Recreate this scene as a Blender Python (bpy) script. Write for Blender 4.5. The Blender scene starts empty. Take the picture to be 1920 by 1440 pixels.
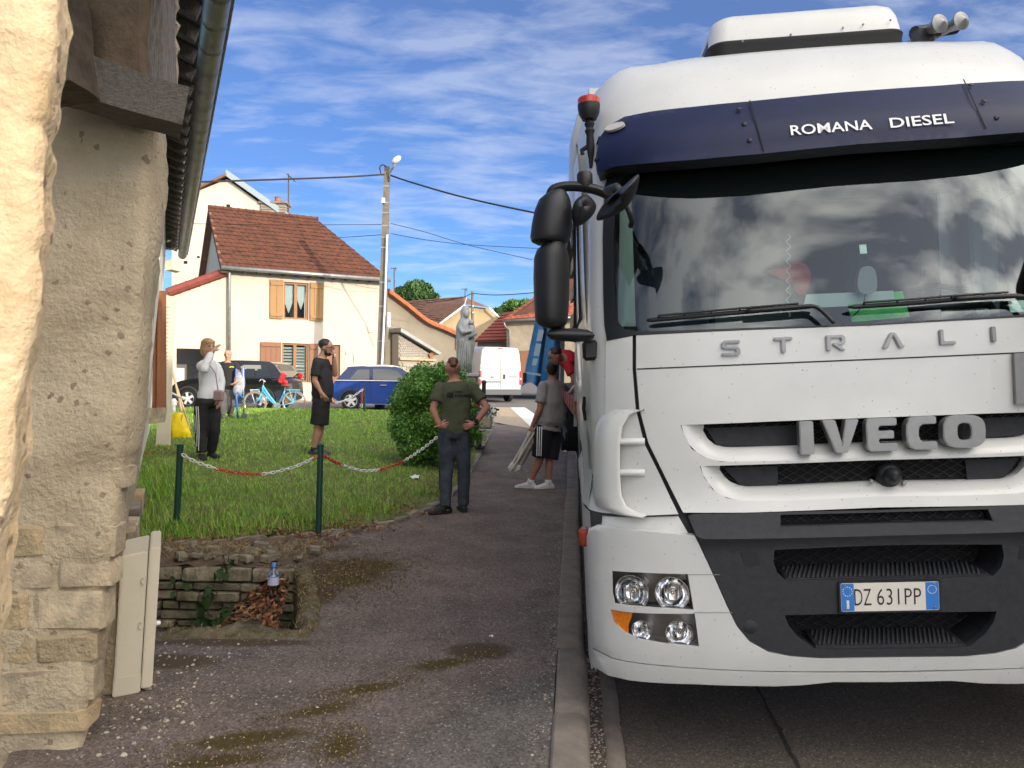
import bpy, bmesh, math, random
from mathutils import Vector, Matrix, Euler, noise
from mathutils.geometry import delaunay_2d_cdt
random.seed(7)
sc = bpy.context.scene
COL = sc.collection
R = math.radians
V = Vector
# ------------------------------------------------------------------ camera
FPX = 1440.0
CAM = V((0, 0, 1.6)); PITCH = R(-0.8); ROLL = R(0.75)
_f = V((0, math.cos(PITCH), math.sin(PITCH))); _r0 = V((1, 0, 0)); _u0 = _r0.cross(_f)
_r = _r0 * math.cos(ROLL) + _u0 * math.sin(ROLL)
_u = _u0 * math.cos(ROLL) - _r0 * math.sin(ROLL)
cd = bpy.data.cameras.new('camera'); cam = bpy.data.objects.new('camera', cd); COL.objects.link(cam)
cam.matrix_world = Matrix(((_r.x, _u.x, -_f.x, CAM.x), (_r.y, _u.y, -_f.y, CAM.y), (_r.z, _u.z, -_f.z, CAM.z), (0, 0, 0, 1)))
cd.sensor_width = 36; cd.lens = 36 * FPX / 1920; cd.clip_end = 3000; cd.clip_start = 0.05
cd.dof.use_dof = True; cd.dof.focus_distance = 7.5; cd.dof.aperture_fstop = 11.0
sc.camera = cam
def ray(px, py):
    return _f + _r * ((px - 960) / FPX) + _u * ((720 - py) / FPX)
def pix(px, py, d):
    return CAM + ray(px, py) * d
def gp(px, py, z=0.0):
    r = ray(px, py); return CAM + r * ((z - CAM.z) / r.z)
# ------------------------------------------------------------------ light
SUN_AZ = V((-0.70, 0.714)); SUN_EL = R(18.0)          # horizontal travel direction of the light, elevation
w = bpy.data.worlds.new('World'); sc.world = w; w.use_nodes = True
nt = w.node_tree; nt.nodes.clear()
def N(nt, t, **k):
    n = nt.nodes.new(t)
    for a, b in k.items():
        if a.startswith('i_'): n.inputs[a[2:].replace('_', ' ')].default_value = b
        else: setattr(n, a, b)
    return n
sky = N(nt, 'ShaderNodeTexSky', sky_type='NISHITA'); sky.sun_disc = False
sky.sun_elevation = R(24); sky.sun_rotation = math.atan2(-SUN_AZ.x, -SUN_AZ.y)
sky.air_density = 0.9; sky.dust_density = 0.0; sky.ozone_density = 2.0
geo = N(nt, 'ShaderNodeNewGeometry'); 
tc = N(nt, 'ShaderNodeTexCoord')
sep = N(nt, 'ShaderNodeSeparateXYZ'); nt.links.new(tc.outputs['Generated'], sep.inputs[0])
# project the view direction on a flat cloud deck so that clouds foreshorten towards the horizon
zc = N(nt, 'ShaderNodeMath', operation='MAXIMUM'); zc.inputs[1].default_value = 0.04; nt.links.new(sep.outputs[2], zc.inputs[0])
za = N(nt, 'ShaderNodeMath', operation='ADD'); za.inputs[1].default_value = 0.16; nt.links.new(zc.outputs[0], za.inputs[0])
dv = []
for i in (0, 1):
    d = N(nt, 'ShaderNodeMath', operation='DIVIDE'); nt.links.new(sep.outputs[i], d.inputs[0]); nt.links.new(za.outputs[0], d.inputs[1]); dv.append(d)
cmb = N(nt, 'ShaderNodeCombineXYZ'); nt.links.new(dv[0].outputs[0], cmb.inputs[0]); nt.links.new(dv[1].outputs[0], cmb.inputs[1])
mp = N(nt, 'ShaderNodeMapping'); mp.inputs['Rotation'].default_value = (0, 0, R(-25)); mp.inputs['Scale'].default_value = (0.8, 1.7, 1); nt.links.new(cmb.outputs[0], mp.inputs[0])
n1 = N(nt, 'ShaderNodeTexNoise'); n1.inputs['Scale'].default_value = 4.8; n1.inputs['Detail'].default_value = 8; n1.inputs['Roughness'].default_value = 0.58; n1.inputs['Distortion'].default_value = 0.25
n2 = N(nt, 'ShaderNodeTexNoise'); n2.inputs['Scale'].default_value = 0.8; n2.inputs['Detail'].default_value = 3
nt.links.new(mp.outputs[0], n1.inputs['Vector']); nt.links.new(mp.outputs[0], n2.inputs['Vector'])
add = N(nt, 'ShaderNodeMath', operation='ADD'); nt.links.new(n1.outputs[0], add.inputs[0])
m2 = N(nt, 'ShaderNodeMath', operation='MULTIPLY'); m2.inputs[1].default_value = 0.75; nt.links.new(n2.outputs[0], m2.inputs[0])
hz = N(nt, 'ShaderNodeMapRange'); hz.inputs[1].default_value = .10; hz.inputs[2].default_value = .50; hz.inputs[3].default_value = -.14; hz.inputs[4].default_value = .04; nt.links.new(sep.outputs[2], hz.inputs[0])
m3 = N(nt, 'ShaderNodeMath', operation='ADD'); nt.links.new(m2.outputs[0], m3.inputs[0]); nt.links.new(hz.outputs[0], m3.inputs[1]); nt.links.new(m3.outputs[0], add.inputs[1])
cr = N(nt, 'ShaderNodeValToRGB'); cr.color_ramp.elements[0].position = 0.76; cr.color_ramp.elements[1].position = 1.36
cr.color_ramp.elements[0].color = (.075, .075, .075, 1); cr.color_ramp.elements[1].color = (.38, .38, .38, 1); nt.links.new(add.outputs[0], cr.inputs[0])
tint = N(nt, 'ShaderNodeMix', data_type='RGBA', blend_type='MULTIPLY'); tint.inputs[0].default_value = 1.0
tint.inputs[7].default_value = (0.165, 0.285, 0.465, 1); nt.links.new(sky.outputs[0], tint.inputs[6])
mix = N(nt, 'ShaderNodeMix', data_type='RGBA'); nt.links.new(cr.outputs[0], mix.inputs[0]); nt.links.new(tint.outputs[2], mix.inputs[6]); 
# forward-scattering cloud, its sunward glow strengthened out of view to fill the shaded truck
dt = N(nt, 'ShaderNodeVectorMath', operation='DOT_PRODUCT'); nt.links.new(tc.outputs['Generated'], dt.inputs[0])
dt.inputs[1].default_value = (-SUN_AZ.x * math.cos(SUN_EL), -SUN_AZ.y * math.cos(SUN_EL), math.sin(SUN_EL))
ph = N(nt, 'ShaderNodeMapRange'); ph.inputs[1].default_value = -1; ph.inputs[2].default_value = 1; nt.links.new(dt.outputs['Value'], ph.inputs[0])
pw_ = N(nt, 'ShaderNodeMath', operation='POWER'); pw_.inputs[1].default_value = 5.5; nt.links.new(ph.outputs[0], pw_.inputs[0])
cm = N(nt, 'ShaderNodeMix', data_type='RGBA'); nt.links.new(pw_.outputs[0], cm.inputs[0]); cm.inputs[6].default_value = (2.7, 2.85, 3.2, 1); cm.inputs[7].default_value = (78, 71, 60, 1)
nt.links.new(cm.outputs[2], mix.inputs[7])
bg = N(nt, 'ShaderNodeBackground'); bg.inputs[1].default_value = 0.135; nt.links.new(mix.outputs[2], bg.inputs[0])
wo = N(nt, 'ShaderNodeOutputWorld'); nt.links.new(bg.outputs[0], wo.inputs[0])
ld = bpy.data.lights.new('sun', 'SUN'); ld.energy = 2.0; ld.angle = R(0.5); ld.color = (1.0, 0.86, 0.68)
sun = bpy.data.objects.new('sun', ld); COL.objects.link(sun)
_sd = V((SUN_AZ.x * math.cos(SUN_EL), SUN_AZ.y * math.cos(SUN_EL), -math.sin(SUN_EL)))
sun.rotation_euler = _sd.to_track_quat('-Z', 'Y').to_euler(); sun.location = (10, -10, 12)
sc.view_settings.view_transform = 'Standard'; sc.view_settings.look = 'None'; sc.view_settings.gamma = 1
sc.view_settings.exposure = 1.3
sc.view_settings.use_curve_mapping = False
# ------------------------------------------------------------------ materials
MATS = {}
def mat(name, col, rough=0.6, metal=0.0, var=0.0, vscale=8.0, col2=None, bump=0.0, bscale=60.0, spec=0.5, coat=0.0, trans=0.0, ior=1.45, alpha=1.0, emit=None, detail=5, speck=None, coord='Object', stretch=None):
    if name in MATS: return MATS[name]
    m = bpy.data.materials.new(name); m.use_nodes = True; MATS[name] = m
    t = m.node_tree; p = t.nodes['Principled BSDF']
    c = (*col, 1)
    p.inputs['Base Color'].default_value = c; p.inputs['Roughness'].default_value = rough; p.inputs['Metallic'].default_value = metal
    p.inputs['Specular IOR Level'].default_value = spec; p.inputs['Coat Weight'].default_value = coat; p.inputs['Coat Roughness'].default_value = 0.05
    p.inputs['Transmission Weight'].default_value = trans; p.inputs['IOR'].default_value = ior; p.inputs['Alpha'].default_value = alpha
    if emit: p.inputs['Emission Color'].default_value = (*emit[:3], 1); p.inputs['Emission Strength'].default_value = emit[3]
    m.diffuse_color = c
    cur = None
    co = (t.nodes.new('ShaderNodeNewGeometry').outputs['Position'] if coord == 'World' else t.nodes.new('ShaderNodeTexCoord').outputs[coord]) if (var or bump or speck) else None
    if co is not None and stretch:
        mm = t.nodes.new('ShaderNodeMapping'); mm.inputs['Scale'].default_value = stretch; t.links.new(co, mm.inputs[0]); co = mm.outputs[0]
    if var:
        nn = t.nodes.new('ShaderNodeTexNoise'); nn.inputs['Scale'].default_value = vscale; nn.inputs['Detail'].default_value = detail; nn.inputs['Roughness'].default_value = 0.65
        t.links.new(co, nn.inputs['Vector'])
        rp = t.nodes.new('ShaderNodeValToRGB'); rp.color_ramp.elements[0].position = 0.32; rp.color_ramp.elements[1].position = 0.68
        c2 = col2 if col2 else tuple(max(0, x * (1 - var)) for x in col)
        rp.color_ramp.elements[0].color = (*c2, 1); rp.color_ramp.elements[1].color = c
        t.links.new(nn.outputs[0], rp.inputs[0]); cur = rp.outputs[0]
    if speck:   # (colour, scale, threshold) small grains
        vo = t.nodes.new('ShaderNodeTexVoronoi'); vo.inputs['Scale'].default_value = speck[1]; t.links.new(co, vo.inputs['Vector'])
        sx = t.nodes.new('ShaderNodeSeparateColor'); t.links.new(vo.outputs['Color'], sx.inputs[0])
        gt = t.nodes.new('ShaderNodeMath'); gt.operation = 'GREATER_THAN'; gt.inputs[1].default_value = speck[2]; t.links.new(sx.outputs[0], gt.inputs[0])
        sm = t.nodes.new('ShaderNodeMix'); sm.data_type = 'RGBA'; t.links.new(gt.outputs[0], sm.inputs[0])
        if cur is not None: t.links.new(cur, sm.inputs[6])
        else: sm.inputs[6].default_value = c
        sm.inputs[7].default_value = (*speck[0], 1); cur = sm.outputs[2]
        vm = t.nodes.new('ShaderNodeMix'); vm.data_type = 'RGBA'; vm.blend_type = 'MULTIPLY'; vm.inputs[0].default_value = speck[3] if len(speck) > 3 else 0.0
        mr = t.nodes.new('ShaderNodeMapRange'); mr.inputs[3].default_value = 0.4; mr.inputs[4].default_value = 1.6; t.links.new(sx.outputs[1], mr.inputs[0])
        cb = t.nodes.new('ShaderNodeCombineColor'); [t.links.new(mr.outputs[0], cb.inputs[i]) for i in range(3)]
        t.links.new(cur, vm.inputs[6]); t.links.new(cb.outputs[0], vm.inputs[7]); cur = vm.outputs[2]
    if cur is not None: t.links.new(cur, p.inputs['Base Color'])
    if bump:
        bn = t.nodes.new('ShaderNodeTexNoise'); bn.inputs['Scale'].default_value = bscale; bn.inputs['Detail'].default_value = 6; bn.inputs['Roughness'].default_value = 0.6
        t.links.new(co, bn.inputs['Vector'])
        bb = t.nodes.new('ShaderNodeBump'); bb.inputs['Strength'].default_value = bump; bb.inputs['Distance'].default_value = 0.02
        t.links.new(bn.outputs[0], bb.inputs['Height']); t.links.new(bb.outputs[0], p.inputs['Normal'])
    return m
def glass(name, tint=(0.8, 0.9, 0.88), refl=1.0, dark=0.0):
    if name in MATS: return MATS[name]
    m = bpy.data.materials.new(name); m.use_nodes = True; MATS[name] = m; t = m.node_tree; t.nodes.clear()
    tr = t.nodes.new('ShaderNodeBsdfTransparent'); tr.inputs[0].default_value = (*tint, 1)
    gl = t.nodes.new('ShaderNodeBsdfGlossy'); gl.inputs['Roughness'].default_value = 0.02; gl.inputs[0].default_value = (.86, .95, 1, 1)
    fr = t.nodes.new('ShaderNodeFresnel'); fr.inputs[0].default_value = 1.55
    mu = t.nodes.new('ShaderNodeMath'); mu.operation = 'MULTIPLY_ADD'; mu.inputs[1].default_value = 1.4 * refl; mu.inputs[2].default_value = dark; mu.use_clamp = True
    t.links.new(fr.outputs[0], mu.inputs[0])
    mx = t.nodes.new('ShaderNodeMixShader'); t.links.new(mu.outputs[0], mx.inputs[0]); t.links.new(tr.outputs[0], mx.inputs[1]); t.links.new(gl.outputs[0], mx.inputs[2])
    o = t.nodes.new('ShaderNodeOutputMaterial'); t.links.new(mx.outputs[0], o.inputs[0]); m.diffuse_color = (*tint, .4)
    return m
# ------------------------------------------------------------------ mesh helpers
def origin_of(p):
    o = V((0, 0, 0))
    while p is not None:
        o = o + V(p.location); p = p.parent
    return o
def mk(name, vs, fs, m, parent=None, smooth=False, kind=None, label=None):
    o0 = origin_of(parent)
    me = bpy.data.meshes.new(name); me.from_pydata([V(v) - o0 for v in vs], [], fs); me.update()
    if smooth:
        me.polygons.foreach_set('use_smooth', [True] * len(me.polygons))
        if smooth == 'a':
            try: me.set_sharp_from_angle(angle=R(38))
            except Exception: pass
    if isinstance(m, (list, tuple)):
        for x in m: me.materials.append(x)
    elif m: me.materials.append(m)
    o = bpy.data.objects.new(name, me); COL.objects.link(o); o.parent = parent
    if kind: o['kind'] = kind
    if label: o['label'] = label
    return o
def thing(name, label, cat, loc, group=None):
    o = bpy.data.objects.new(name, None); COL.objects.link(o); o.location = loc; o.empty_display_size = 0.1
    return tag(o, label, cat, group)
def tag(o, label, cat, group=None):
    o['label'] = label; o['category'] = cat
    if group: o['group'] = group
    return o
def struct(o):
    o['kind'] = 'structure'; return o
def inst(name, me, parent, M):
    o = bpy.data.objects.new(name, me); COL.objects.link(o); o.parent = parent
    o.matrix_basis = Matrix.Translation(-origin_of(parent)) @ M
    return o
class MB:
    """collects geometry for one mesh"""
    def __init__(s): s.v = []; s.f = []; s.mi = []
    def add(s, vs, fs, mi=0):
        b = len(s.v); s.v += [V(x) for x in vs]; s.f += [tuple(i + b for i in f) for f in fs]; s.mi += [mi] * len(fs); return s
    def box(s, c, size, M=None, mi=0, bev=0.0):
        c = V(c); x, y, z = [a / 2 for a in size]
        if bev <= 0:
            vs = [V((sx * x, sy * y, sz * z)) for sz in (-1, 1) for sy in (-1, 1) for sx in (-1, 1)]
            fs = [(0, 2, 3, 1), (4, 5, 7, 6), (0, 1, 5, 4), (2, 6, 7, 3), (0, 4, 6, 2), (1, 3, 7, 5)]
        else:
            b = min(bev, x * .9, y * .9, z * .9)
            vs = []; idx = {}
            for sx in (-1, 1):
                for sy in (-1, 1):
                    for sz in (-1, 1):
                        for k in range(3):
                            p = [sx * x, sy * y, sz * z]
                            for q in range(3):
                                if q != k: p[q] -= [sx, sy, sz][q] * b
                            idx[(sx, sy, sz, k)] = len(vs); vs.append(V(p))
            fs = []
            I = idx
            for sg in (-1, 1):
                a = [I[(sg, -1, -1, 0)], I[(sg, 1, -1, 0)], I[(sg, 1, 1, 0)], I[(sg, -1, 1, 0)]]; fs.append(tuple(a if sg > 0 else a[::-1]))
                a = [I[(-1, sg, -1, 1)], I[(-1, sg, 1, 1)], I[(1, sg, 1, 1)], I[(1, sg, -1, 1)]]; fs.append(tuple(a if sg > 0 else a[::-1]))
                a = [I[(-1, -1, sg, 2)], I[(1, -1, sg, 2)], I[(1, 1, sg, 2)], I[(-1, 1, sg, 2)]]; fs.append(tuple(a if sg > 0 else a[::-1]))
            for s1 in (-1, 1):
                for s2 in (-1, 1):
                    fs.append((I[(s1, s2, -1, 0)], I[(s1, s2, 1, 0)], I[(s1, s2, 1, 1)], I[(s1, s2, -1, 1)]))
                    fs.append((I[(s1, -1, s2, 0)], I[(s1, 1, s2, 0)], I[(s1, 1, s2, 2)], I[(s1, -1, s2, 2)]))
                    fs.append((I[(-1, s1, s2, 1)], I[(1, s1, s2, 1)], I[(1, s1, s2, 2)], I[(-1, s1, s2, 2)]))
            for sx in (-1, 1):
                for sy in (-1, 1):
                    for sz in (-1, 1): fs.append((I[(sx, sy, sz, 0)], I[(sx, sy, sz, 1)], I[(sx, sy, sz, 2)]))
        if M is not None: vs = [M @ v for v in vs]
        return s.add([c + v for v in vs], fs, mi)
    def tube(s, pts, rad, n=8, cap=True, mi=0, flat=1.0, upv=None, closed=False):
        pts = [V(p) for p in pts]; k = len(pts)
        if not hasattr(rad, '__len__'): rad = [rad] * k
        vs = []; up = V(upv) if upv is not None else None
        for i, p in enumerate(pts):
            if closed: t = (pts[(i + 1) % k] - pts[i - 1])
            else: t = (pts[min(i + 1, k - 1)] - pts[max(i - 1, 0)])
            t = t.normalized()
            if up is None: up = V((0, 0, 1)) if abs(t.z) < .9 else V((1, 0, 0))
            a = t.cross(up)
            if a.length < 1e-6: a = t.orthogonal()
            a.normalize(); b = a.cross(t).normalized()
            if upv is None: up = b
            for j in range(n):
                th = 2 * math.pi * j / n; vs.append(p + a * (math.cos(th) * rad[i]) + b * (math.sin(th) * rad[i] * flat))
        fs = []
        for i in range(k if closed else k - 1):
            i2 = (i + 1) % k
            for j in range(n): fs.append((i * n + j, i * n + (j + 1) % n, i2 * n + (j + 1) % n, i2 * n + j))
        if cap and not closed: fs.append(tuple(range(n))[::-1]); fs.append(tuple((k - 1) * n + j for j in range(n)))
        return s.add(vs, fs, mi)
    def lathe(s, o, prof, axis=(0, 0, 1), n=16, mi=0):
        """prof: (radius, distance along axis)"""
        ax = V(axis).normalized(); o = V(o)
        return s.tube_prof([(o + ax * h, r) for r, h in prof], ax, n, mi)
    def tube_prof(s, pr, ax, n, mi):
        a = ax.orthogonal().normalized(); b = ax.cross(a); vs = []; k = len(pr)
        for p, r in pr:
            for j in range(n):
                th = 2 * math.pi * j / n; vs.append(p + a * (math.cos(th) * r) + b * (math.sin(th) * r))
        fs = [(i * n + j, i * n + (j + 1) % n, (i + 1) * n + (j + 1) % n, (i + 1) * n + j) for i in range(k - 1) for j in range(n)]
        fs.append(tuple(range(n))[::-1]); fs.append(tuple((k - 1) * n + j for j in range(n)))
        return s.add(vs, fs, mi)
    def prism(s, poly, off, mi=0):
        """poly: 3D points of a planar face, off: extrusion vector"""
        n = len(poly); off = V(off); vs = [V(p) for p in poly] + [V(p) + off for p in poly]
        fs = [tuple(range(n)), tuple(range(2 * n - 1, n - 1, -1))] + [(i, n + i, n + (i + 1) % n, (i + 1) % n) for i in range(n)]
        return s.add(vs, fs, mi)
    def grid(s, rows, mi=0, closeu=False):
        n = len(rows[0]); vs = [p for r in rows for p in r]; fs = []
        for i in range(len(rows) - 1):
            for j in range(n if closeu else n - 1):
                fs.append((i * n + j, i * n + (j + 1) % n, (i + 1) * n + (j + 1) % n, (i + 1) * n + j))
        return s.add(vs, fs, mi)
    def sphere(s, c, r, n=10, m=7, mi=0, M=None):
        c = V(c); r = V(r) if hasattr(r, '__len__') else V((r, r, r)); vs = []; fs = []
        for i in range(m + 1):
            ph = math.pi * i / m
            for j in range(n):
                th = 2 * math.pi * j / n; q = V((r.x * math.sin(ph) * math.cos(th), r.y * math.sin(ph) * math.sin(th), r.z * math.cos(ph)))
                vs.append(c + (M @ q if M is not None else q))
        fs = [(i * n + j, (i + 1) * n + j, (i + 1) * n + (j + 1) % n, i * n + (j + 1) % n) for i in range(m) for j in range(n)]
        return s.add(vs, fs, mi)
    def build(s, name, m, parent=None, smooth=False, kind=None, label=None):
        o = mk(name, s.v, s.f, m, parent, smooth, kind, label)
        if isinstance(m, (list, tuple)): o.data.polygons.foreach_set('material_index', s.mi)
        return o
def fixn(o):
    bm = bmesh.new(); bm.from_mesh(o.data); bmesh.ops.recalc_face_normals(bm, faces=bm.faces); bm.to_mesh(o.data); bm.free(); return o
def weld(o, d=1e-5):
    bm = bmesh.new(); bm.from_mesh(o.data); bmesh.ops.remove_doubles(bm, verts=bm.verts, dist=d); bmesh.ops.recalc_face_normals(bm, faces=bm.faces); bm.to_mesh(o.data); bm.free(); return o
def pin(p, poly):
    x, y = p; r = False; n = len(poly); j = n - 1
    for i in range(n):
        xi, yi = poly[i]; xj, yj = poly[j]
        if (yi > y) != (yj > y) and x < (xj - xi) * (y - yi) / (yj - yi) + xi: r = not r
        j = i
    return r
def tri(outer, holes=(), step=None, extra=()):
    """triangulate a 2D polygon with holes and interior grid points -> verts2d, faces"""
    pts = []; edges = []
    for loop in [outer] + list(holes):
        b = len(pts); n = len(loop); pts += [V(p) for p in loop]; edges += [(b + i, b + (i + 1) % n) for i in range(n)]
    if step:
        xs = [p[0] for p in outer]; ys = [p[1] for p in outer]
        nx = int((max(xs) - min(xs)) / step); ny = int((max(ys) - min(ys)) / step)
        for i in range(nx + 1):
            for j in range(ny + 1):
                q = (min(xs) + (i + .5) * step, min(ys) + (j + .5) * step)
                if pin(q, outer) and not any(pin(q, h) for h in holes): pts.append(V(q))
    pts += [V(p) for p in extra]
    ov, oe, of, _, _, _ = delaunay_2d_cdt(pts, edges, [], 0, 1e-6)
    fs = []
    for f in of:
        c = sum((ov[i] for i in f), V((0, 0))) / len(f)
        if pin(c, outer) and not any(pin(c, h) for h in holes): fs.append(tuple(f))
    return [tuple(v) for v in ov], fs
def resample(pts, step):
    out = []; n = len(pts)
    for i in range(n):
        a = V(pts[i]); b = V(pts[(i + 1) % n]); k = max(1, int((b - a).length / step))
        out += [tuple(a + (b - a) * (j / k)) for j in range(k)]
    return out
def spline(pts, k=6, closed=False):
    """Catmull-Rom through points (any dimension)"""
    P = [V(p) for p in pts]; n = len(P); out = []
    rng = range(n) if closed else range(n - 1)
    for i in rng:
        p0 = P[i - 1] if (closed or i > 0) else P[0]; p1 = P[i]; p2 = P[(i + 1) % n]; p3 = P[(i + 2) % n] if (closed or i + 2 < n) else P[n - 1]
        for j in range(k):
            t = j / k; out.append(0.5 * ((2 * p1) + (p2 - p0) * t + (2 * p0 - 5 * p1 + 4 * p2 - p3) * t * t + (3 * p1 - p0 - 3 * p2 + p3) * t ** 3))
    if not closed: out.append(P[-1])
    return out
def sstep(a, b, x):
    t = max(0, min(1, (x - a) / (b - a))); return t * t * (3 - 2 * t)
def lerp(a, b, t): return a + (b - a) * t
def interp(tab, x):
    if x <= tab[0][0]: return tab[0][1]
    for (x0, y0), (x1, y1) in zip(tab, tab[1:]):
        if x <= x1: return y0 + (y1 - y0) * (x - x0) / (x1 - x0)
    return tab[-1][1]
def textmesh(s, size, bold=0.0, ext=0.0, spacing=1.0):
    c = bpy.data.curves.new('t', 'FONT'); c.body = s; c.size = size; c.offset = bold; c.extrude = ext; c.align_x = 'CENTER'; c.align_y = 'CENTER'; c.space_character = spacing; c.resolution_u = 3
    o = bpy.data.objects.new('t', c); COL.objects.link(o); dg = bpy.context.evaluated_depsgraph_get(); dg.update()
    me = bpy.data.meshes.new_from_object(o.evaluated_get(dg)); bpy.data.objects.remove(o); bpy.data.curves.remove(c)
    vs = [v.co.copy() for v in me.vertices]; fs = [tuple(p.vertices) for p in me.polygons]; bpy.data.meshes.remove(me)
    return vs, fs
def fbm(p, oct=4): return noise.fractal(V(p), 1.0, 2.0, oct)
# ================================================================== SETTING
def G(x, y):
    return 0.011 * max(0, y - 8) + 0.2 * sstep(-1, -4.5, x) * sstep(6.2, 11, y)
EDGE = [(-4.2, 6.62), (-3.1, 6.8), (-2.6, 6.95), (-2.06, 7.3), (-1.4, 7.85), (-1.02, 8.6), (-0.80, 9.6), (-0.70, 11), (-0.62, 13), (-0.57, 16), (-0.52, 19), (-0.52, 21.6)]
EDGE = [tuple(p) for p in spline(EDGE, 5)]
def edge_dist(x, y):      # signed: positive inside the lawn
    best = 1e9; sg = 1
    for a, b in zip(EDGE, EDGE[1:]):
        ax, ay = a; bx, by = b; dx, dy = bx - ax, by - ay
        t = max(0, min(1, ((x - ax) * dx + (y - ay) * dy) / (dx * dx + dy * dy))); qx, qy = ax + dx * t, ay + dy * t
        d = math.hypot(x - qx, y - qy)
        if d < best: best = d; sg = 1 if dx * (y - qy) - dy * (x - qx) > 0 else -1
    return best * sg
def GL(x, y):
    e = edge_dist(x, y); return G(x, y) + 0.05 + 0.11 * sstep(0.0, 1.6, e) + 0.012 * fbm((x * .9, y * .9, 0), 3)
FD = V((-0.41, 0.912, 0)).normalized(); FN = V((0.912, 0.41, 0)).normalized(); F0 = V((-1.75, 3.2, 0))
LEAN = 0.08
def fac(t, z, o=0.0):     # point on the leaning street wall of the left house
    return F0 + FD * t + FN * (o + LEAN * z) + V((0, 0, z))
def kerb_x(y): return 0.18 + 0.079 * (y - 3.16)
PIT = [(-2.42, 4.62), (-1.24, 4.72), (-1.46, 5.5), (-1.72, 6.2), (-3.08, 6.2)]
ang = lambda p, q: 0
# ---- materials of the ground
def ground_mat(name, base, base2, grey, moss, earth):
    m = mat(name, base, 0.92, var=.4, vscale=2.2, col2=base2, bump=0.85, bscale=150, speck=((.30, .27, .24), 95, 0.955, .6))
    t = m.node_tree; p = t.nodes['Principled BSDF']; cur = p.inputs['Base Color'].links[0].from_socket
    for att, col in (('grey', grey), ('earth', earth), ('moss', moss)):
        a = t.nodes.new('ShaderNodeAttribute'); a.attribute_name = att
        nn = t.nodes.new('ShaderNodeTexNoise'); nn.inputs['Scale'].default_value = 16; nn.inputs['Detail'].default_value = 9; nn.inputs['Roughness'].default_value = .82
        co = t.nodes.new('ShaderNodeTexCoord'); t.links.new(co.outputs['Object'], nn.inputs['Vector'])
        mu = t.nodes.new('ShaderNodeMath'); mu.operation = 'MULTIPLY_ADD'; t.links.new(a.outputs['Fac'], mu.inputs[0]); mu.inputs[1].default_value = 1.0; mu.inputs[2].default_value = -0.52
        ad = t.nodes.new('ShaderNodeMath'); ad.operation = 'ADD'; t.links.new(mu.outputs[0], ad.inputs[0]); t.links.new(nn.outputs[0], ad.inputs[1])
        rp = t.nodes.new('ShaderNodeMapRange'); rp.inputs[1].default_value = .44; rp.inputs[2].default_value = .72; t.links.new(ad.outputs[0], rp.inputs[0])
        mx = t.nodes.new('ShaderNodeMix'); mx.data_type = 'RGBA'; t.links.new(rp.outputs[0], mx.inputs[0]); t.links.new(cur, mx.inputs[6])
        if att == 'grey':
            mg = t.nodes.new('ShaderNodeMix'); mg.data_type = 'RGBA'; mg.blend_type = 'MULTIPLY'; mg.inputs[0].default_value = 1; t.links.new(cur, mg.inputs[6]); mg.inputs[7].default_value = (*col, 1); t.links.new(mg.outputs[2], mx.inputs[7])
        else:
            r2 = t.nodes.new('ShaderNodeValToRGB'); r2.color_ramp.elements[0].color = (*[c * .35 for c in col], 1); r2.color_ramp.elements[1].color = (*[min(1, c * 1.5) for c in col], 1)
            n3 = t.nodes.new('ShaderNodeTexNoise'); n3.inputs['Scale'].default_value = 70; n3.inputs['Detail'].default_value = 4; t.links.new(co.outputs['Object'], n3.inputs['Vector'])
            t.links.new(n3.outputs[0], r2.inputs[0]); t.links.new(r2.outputs[0], mx.inputs[7])
        cur = mx.outputs[2]
    t.links.new(cur, p.inputs['Base Color']); return m
M_PAVE = ground_mat('pavement_asphalt', (.24, .19, .163), (.135, .107, .09), (.82, .92, .95), (.095, .068, .014), (.10, .066, .036))
M_ROAD = mat('road_asphalt', (.155, .128, .104), .93, var=.35, vscale=1.2, bump=.7, bscale=170, speck=((.22, .19, .16), 130, .94, .6))
M_STREET = mat('street_asphalt', (.15, .142, .14), .93, var=.3, vscale=.7, bump=.3, bscale=120)
M_SOIL = mat('lawn_soil', (.15, .17, .045), .95, var=.6, vscale=5, col2=(.09, .12, .03), bump=.8, bscale=60)
M_FAR = mat('far_ground', (.10, .11, .05), .95, var=.4, vscale=.1)
# ---- far ground and streets
rows = []
for y in [-40, -12, 0, 8, 20, 40, 80, 200, 900]:
    rows.append([V((x, y, min(G(x, y), 1.2) - (1.4 if y <= 20 else .34))) for x in [-900, -200, -60, -25, -10, -5, 0, 10, 25, 60, 200, 900]])
struct(MB().grid(rows).build('ground', M_FAR))
rows = []
for i in range(43):
    y = -13 + i * 1.0
    kx = kerb_x(y) + 0.17
    rows.append([V((kx + d, y, G(0, y) - 0.135 + 0.056 * min(d, 3.4) + 0.004 * fbm((d * 3, y * 3, 1), 3))) for d in [0, .15, .3, .5, .8, 1.2, 1.7, 2.3, 3, 3.6, 4.4, 5.4, 6.6]])
struct(MB().grid(rows).build('road', M_ROAD))
rows = []
for i in range(30):
    y = 21.6 + i * 1.6
    rows.append([V((x, y, G(x, y) + 0.004 - (0.03 if y < 22 else 0))) for x in [-40, -25, -18, -13, -9, -7, -5.5, -4.5, -3.5, -2.5, -1.5, -.5, 1, 2.2, 4, 8, 14, 22]])
struct(MB().grid(rows).build('street', M_STREET))
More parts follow.
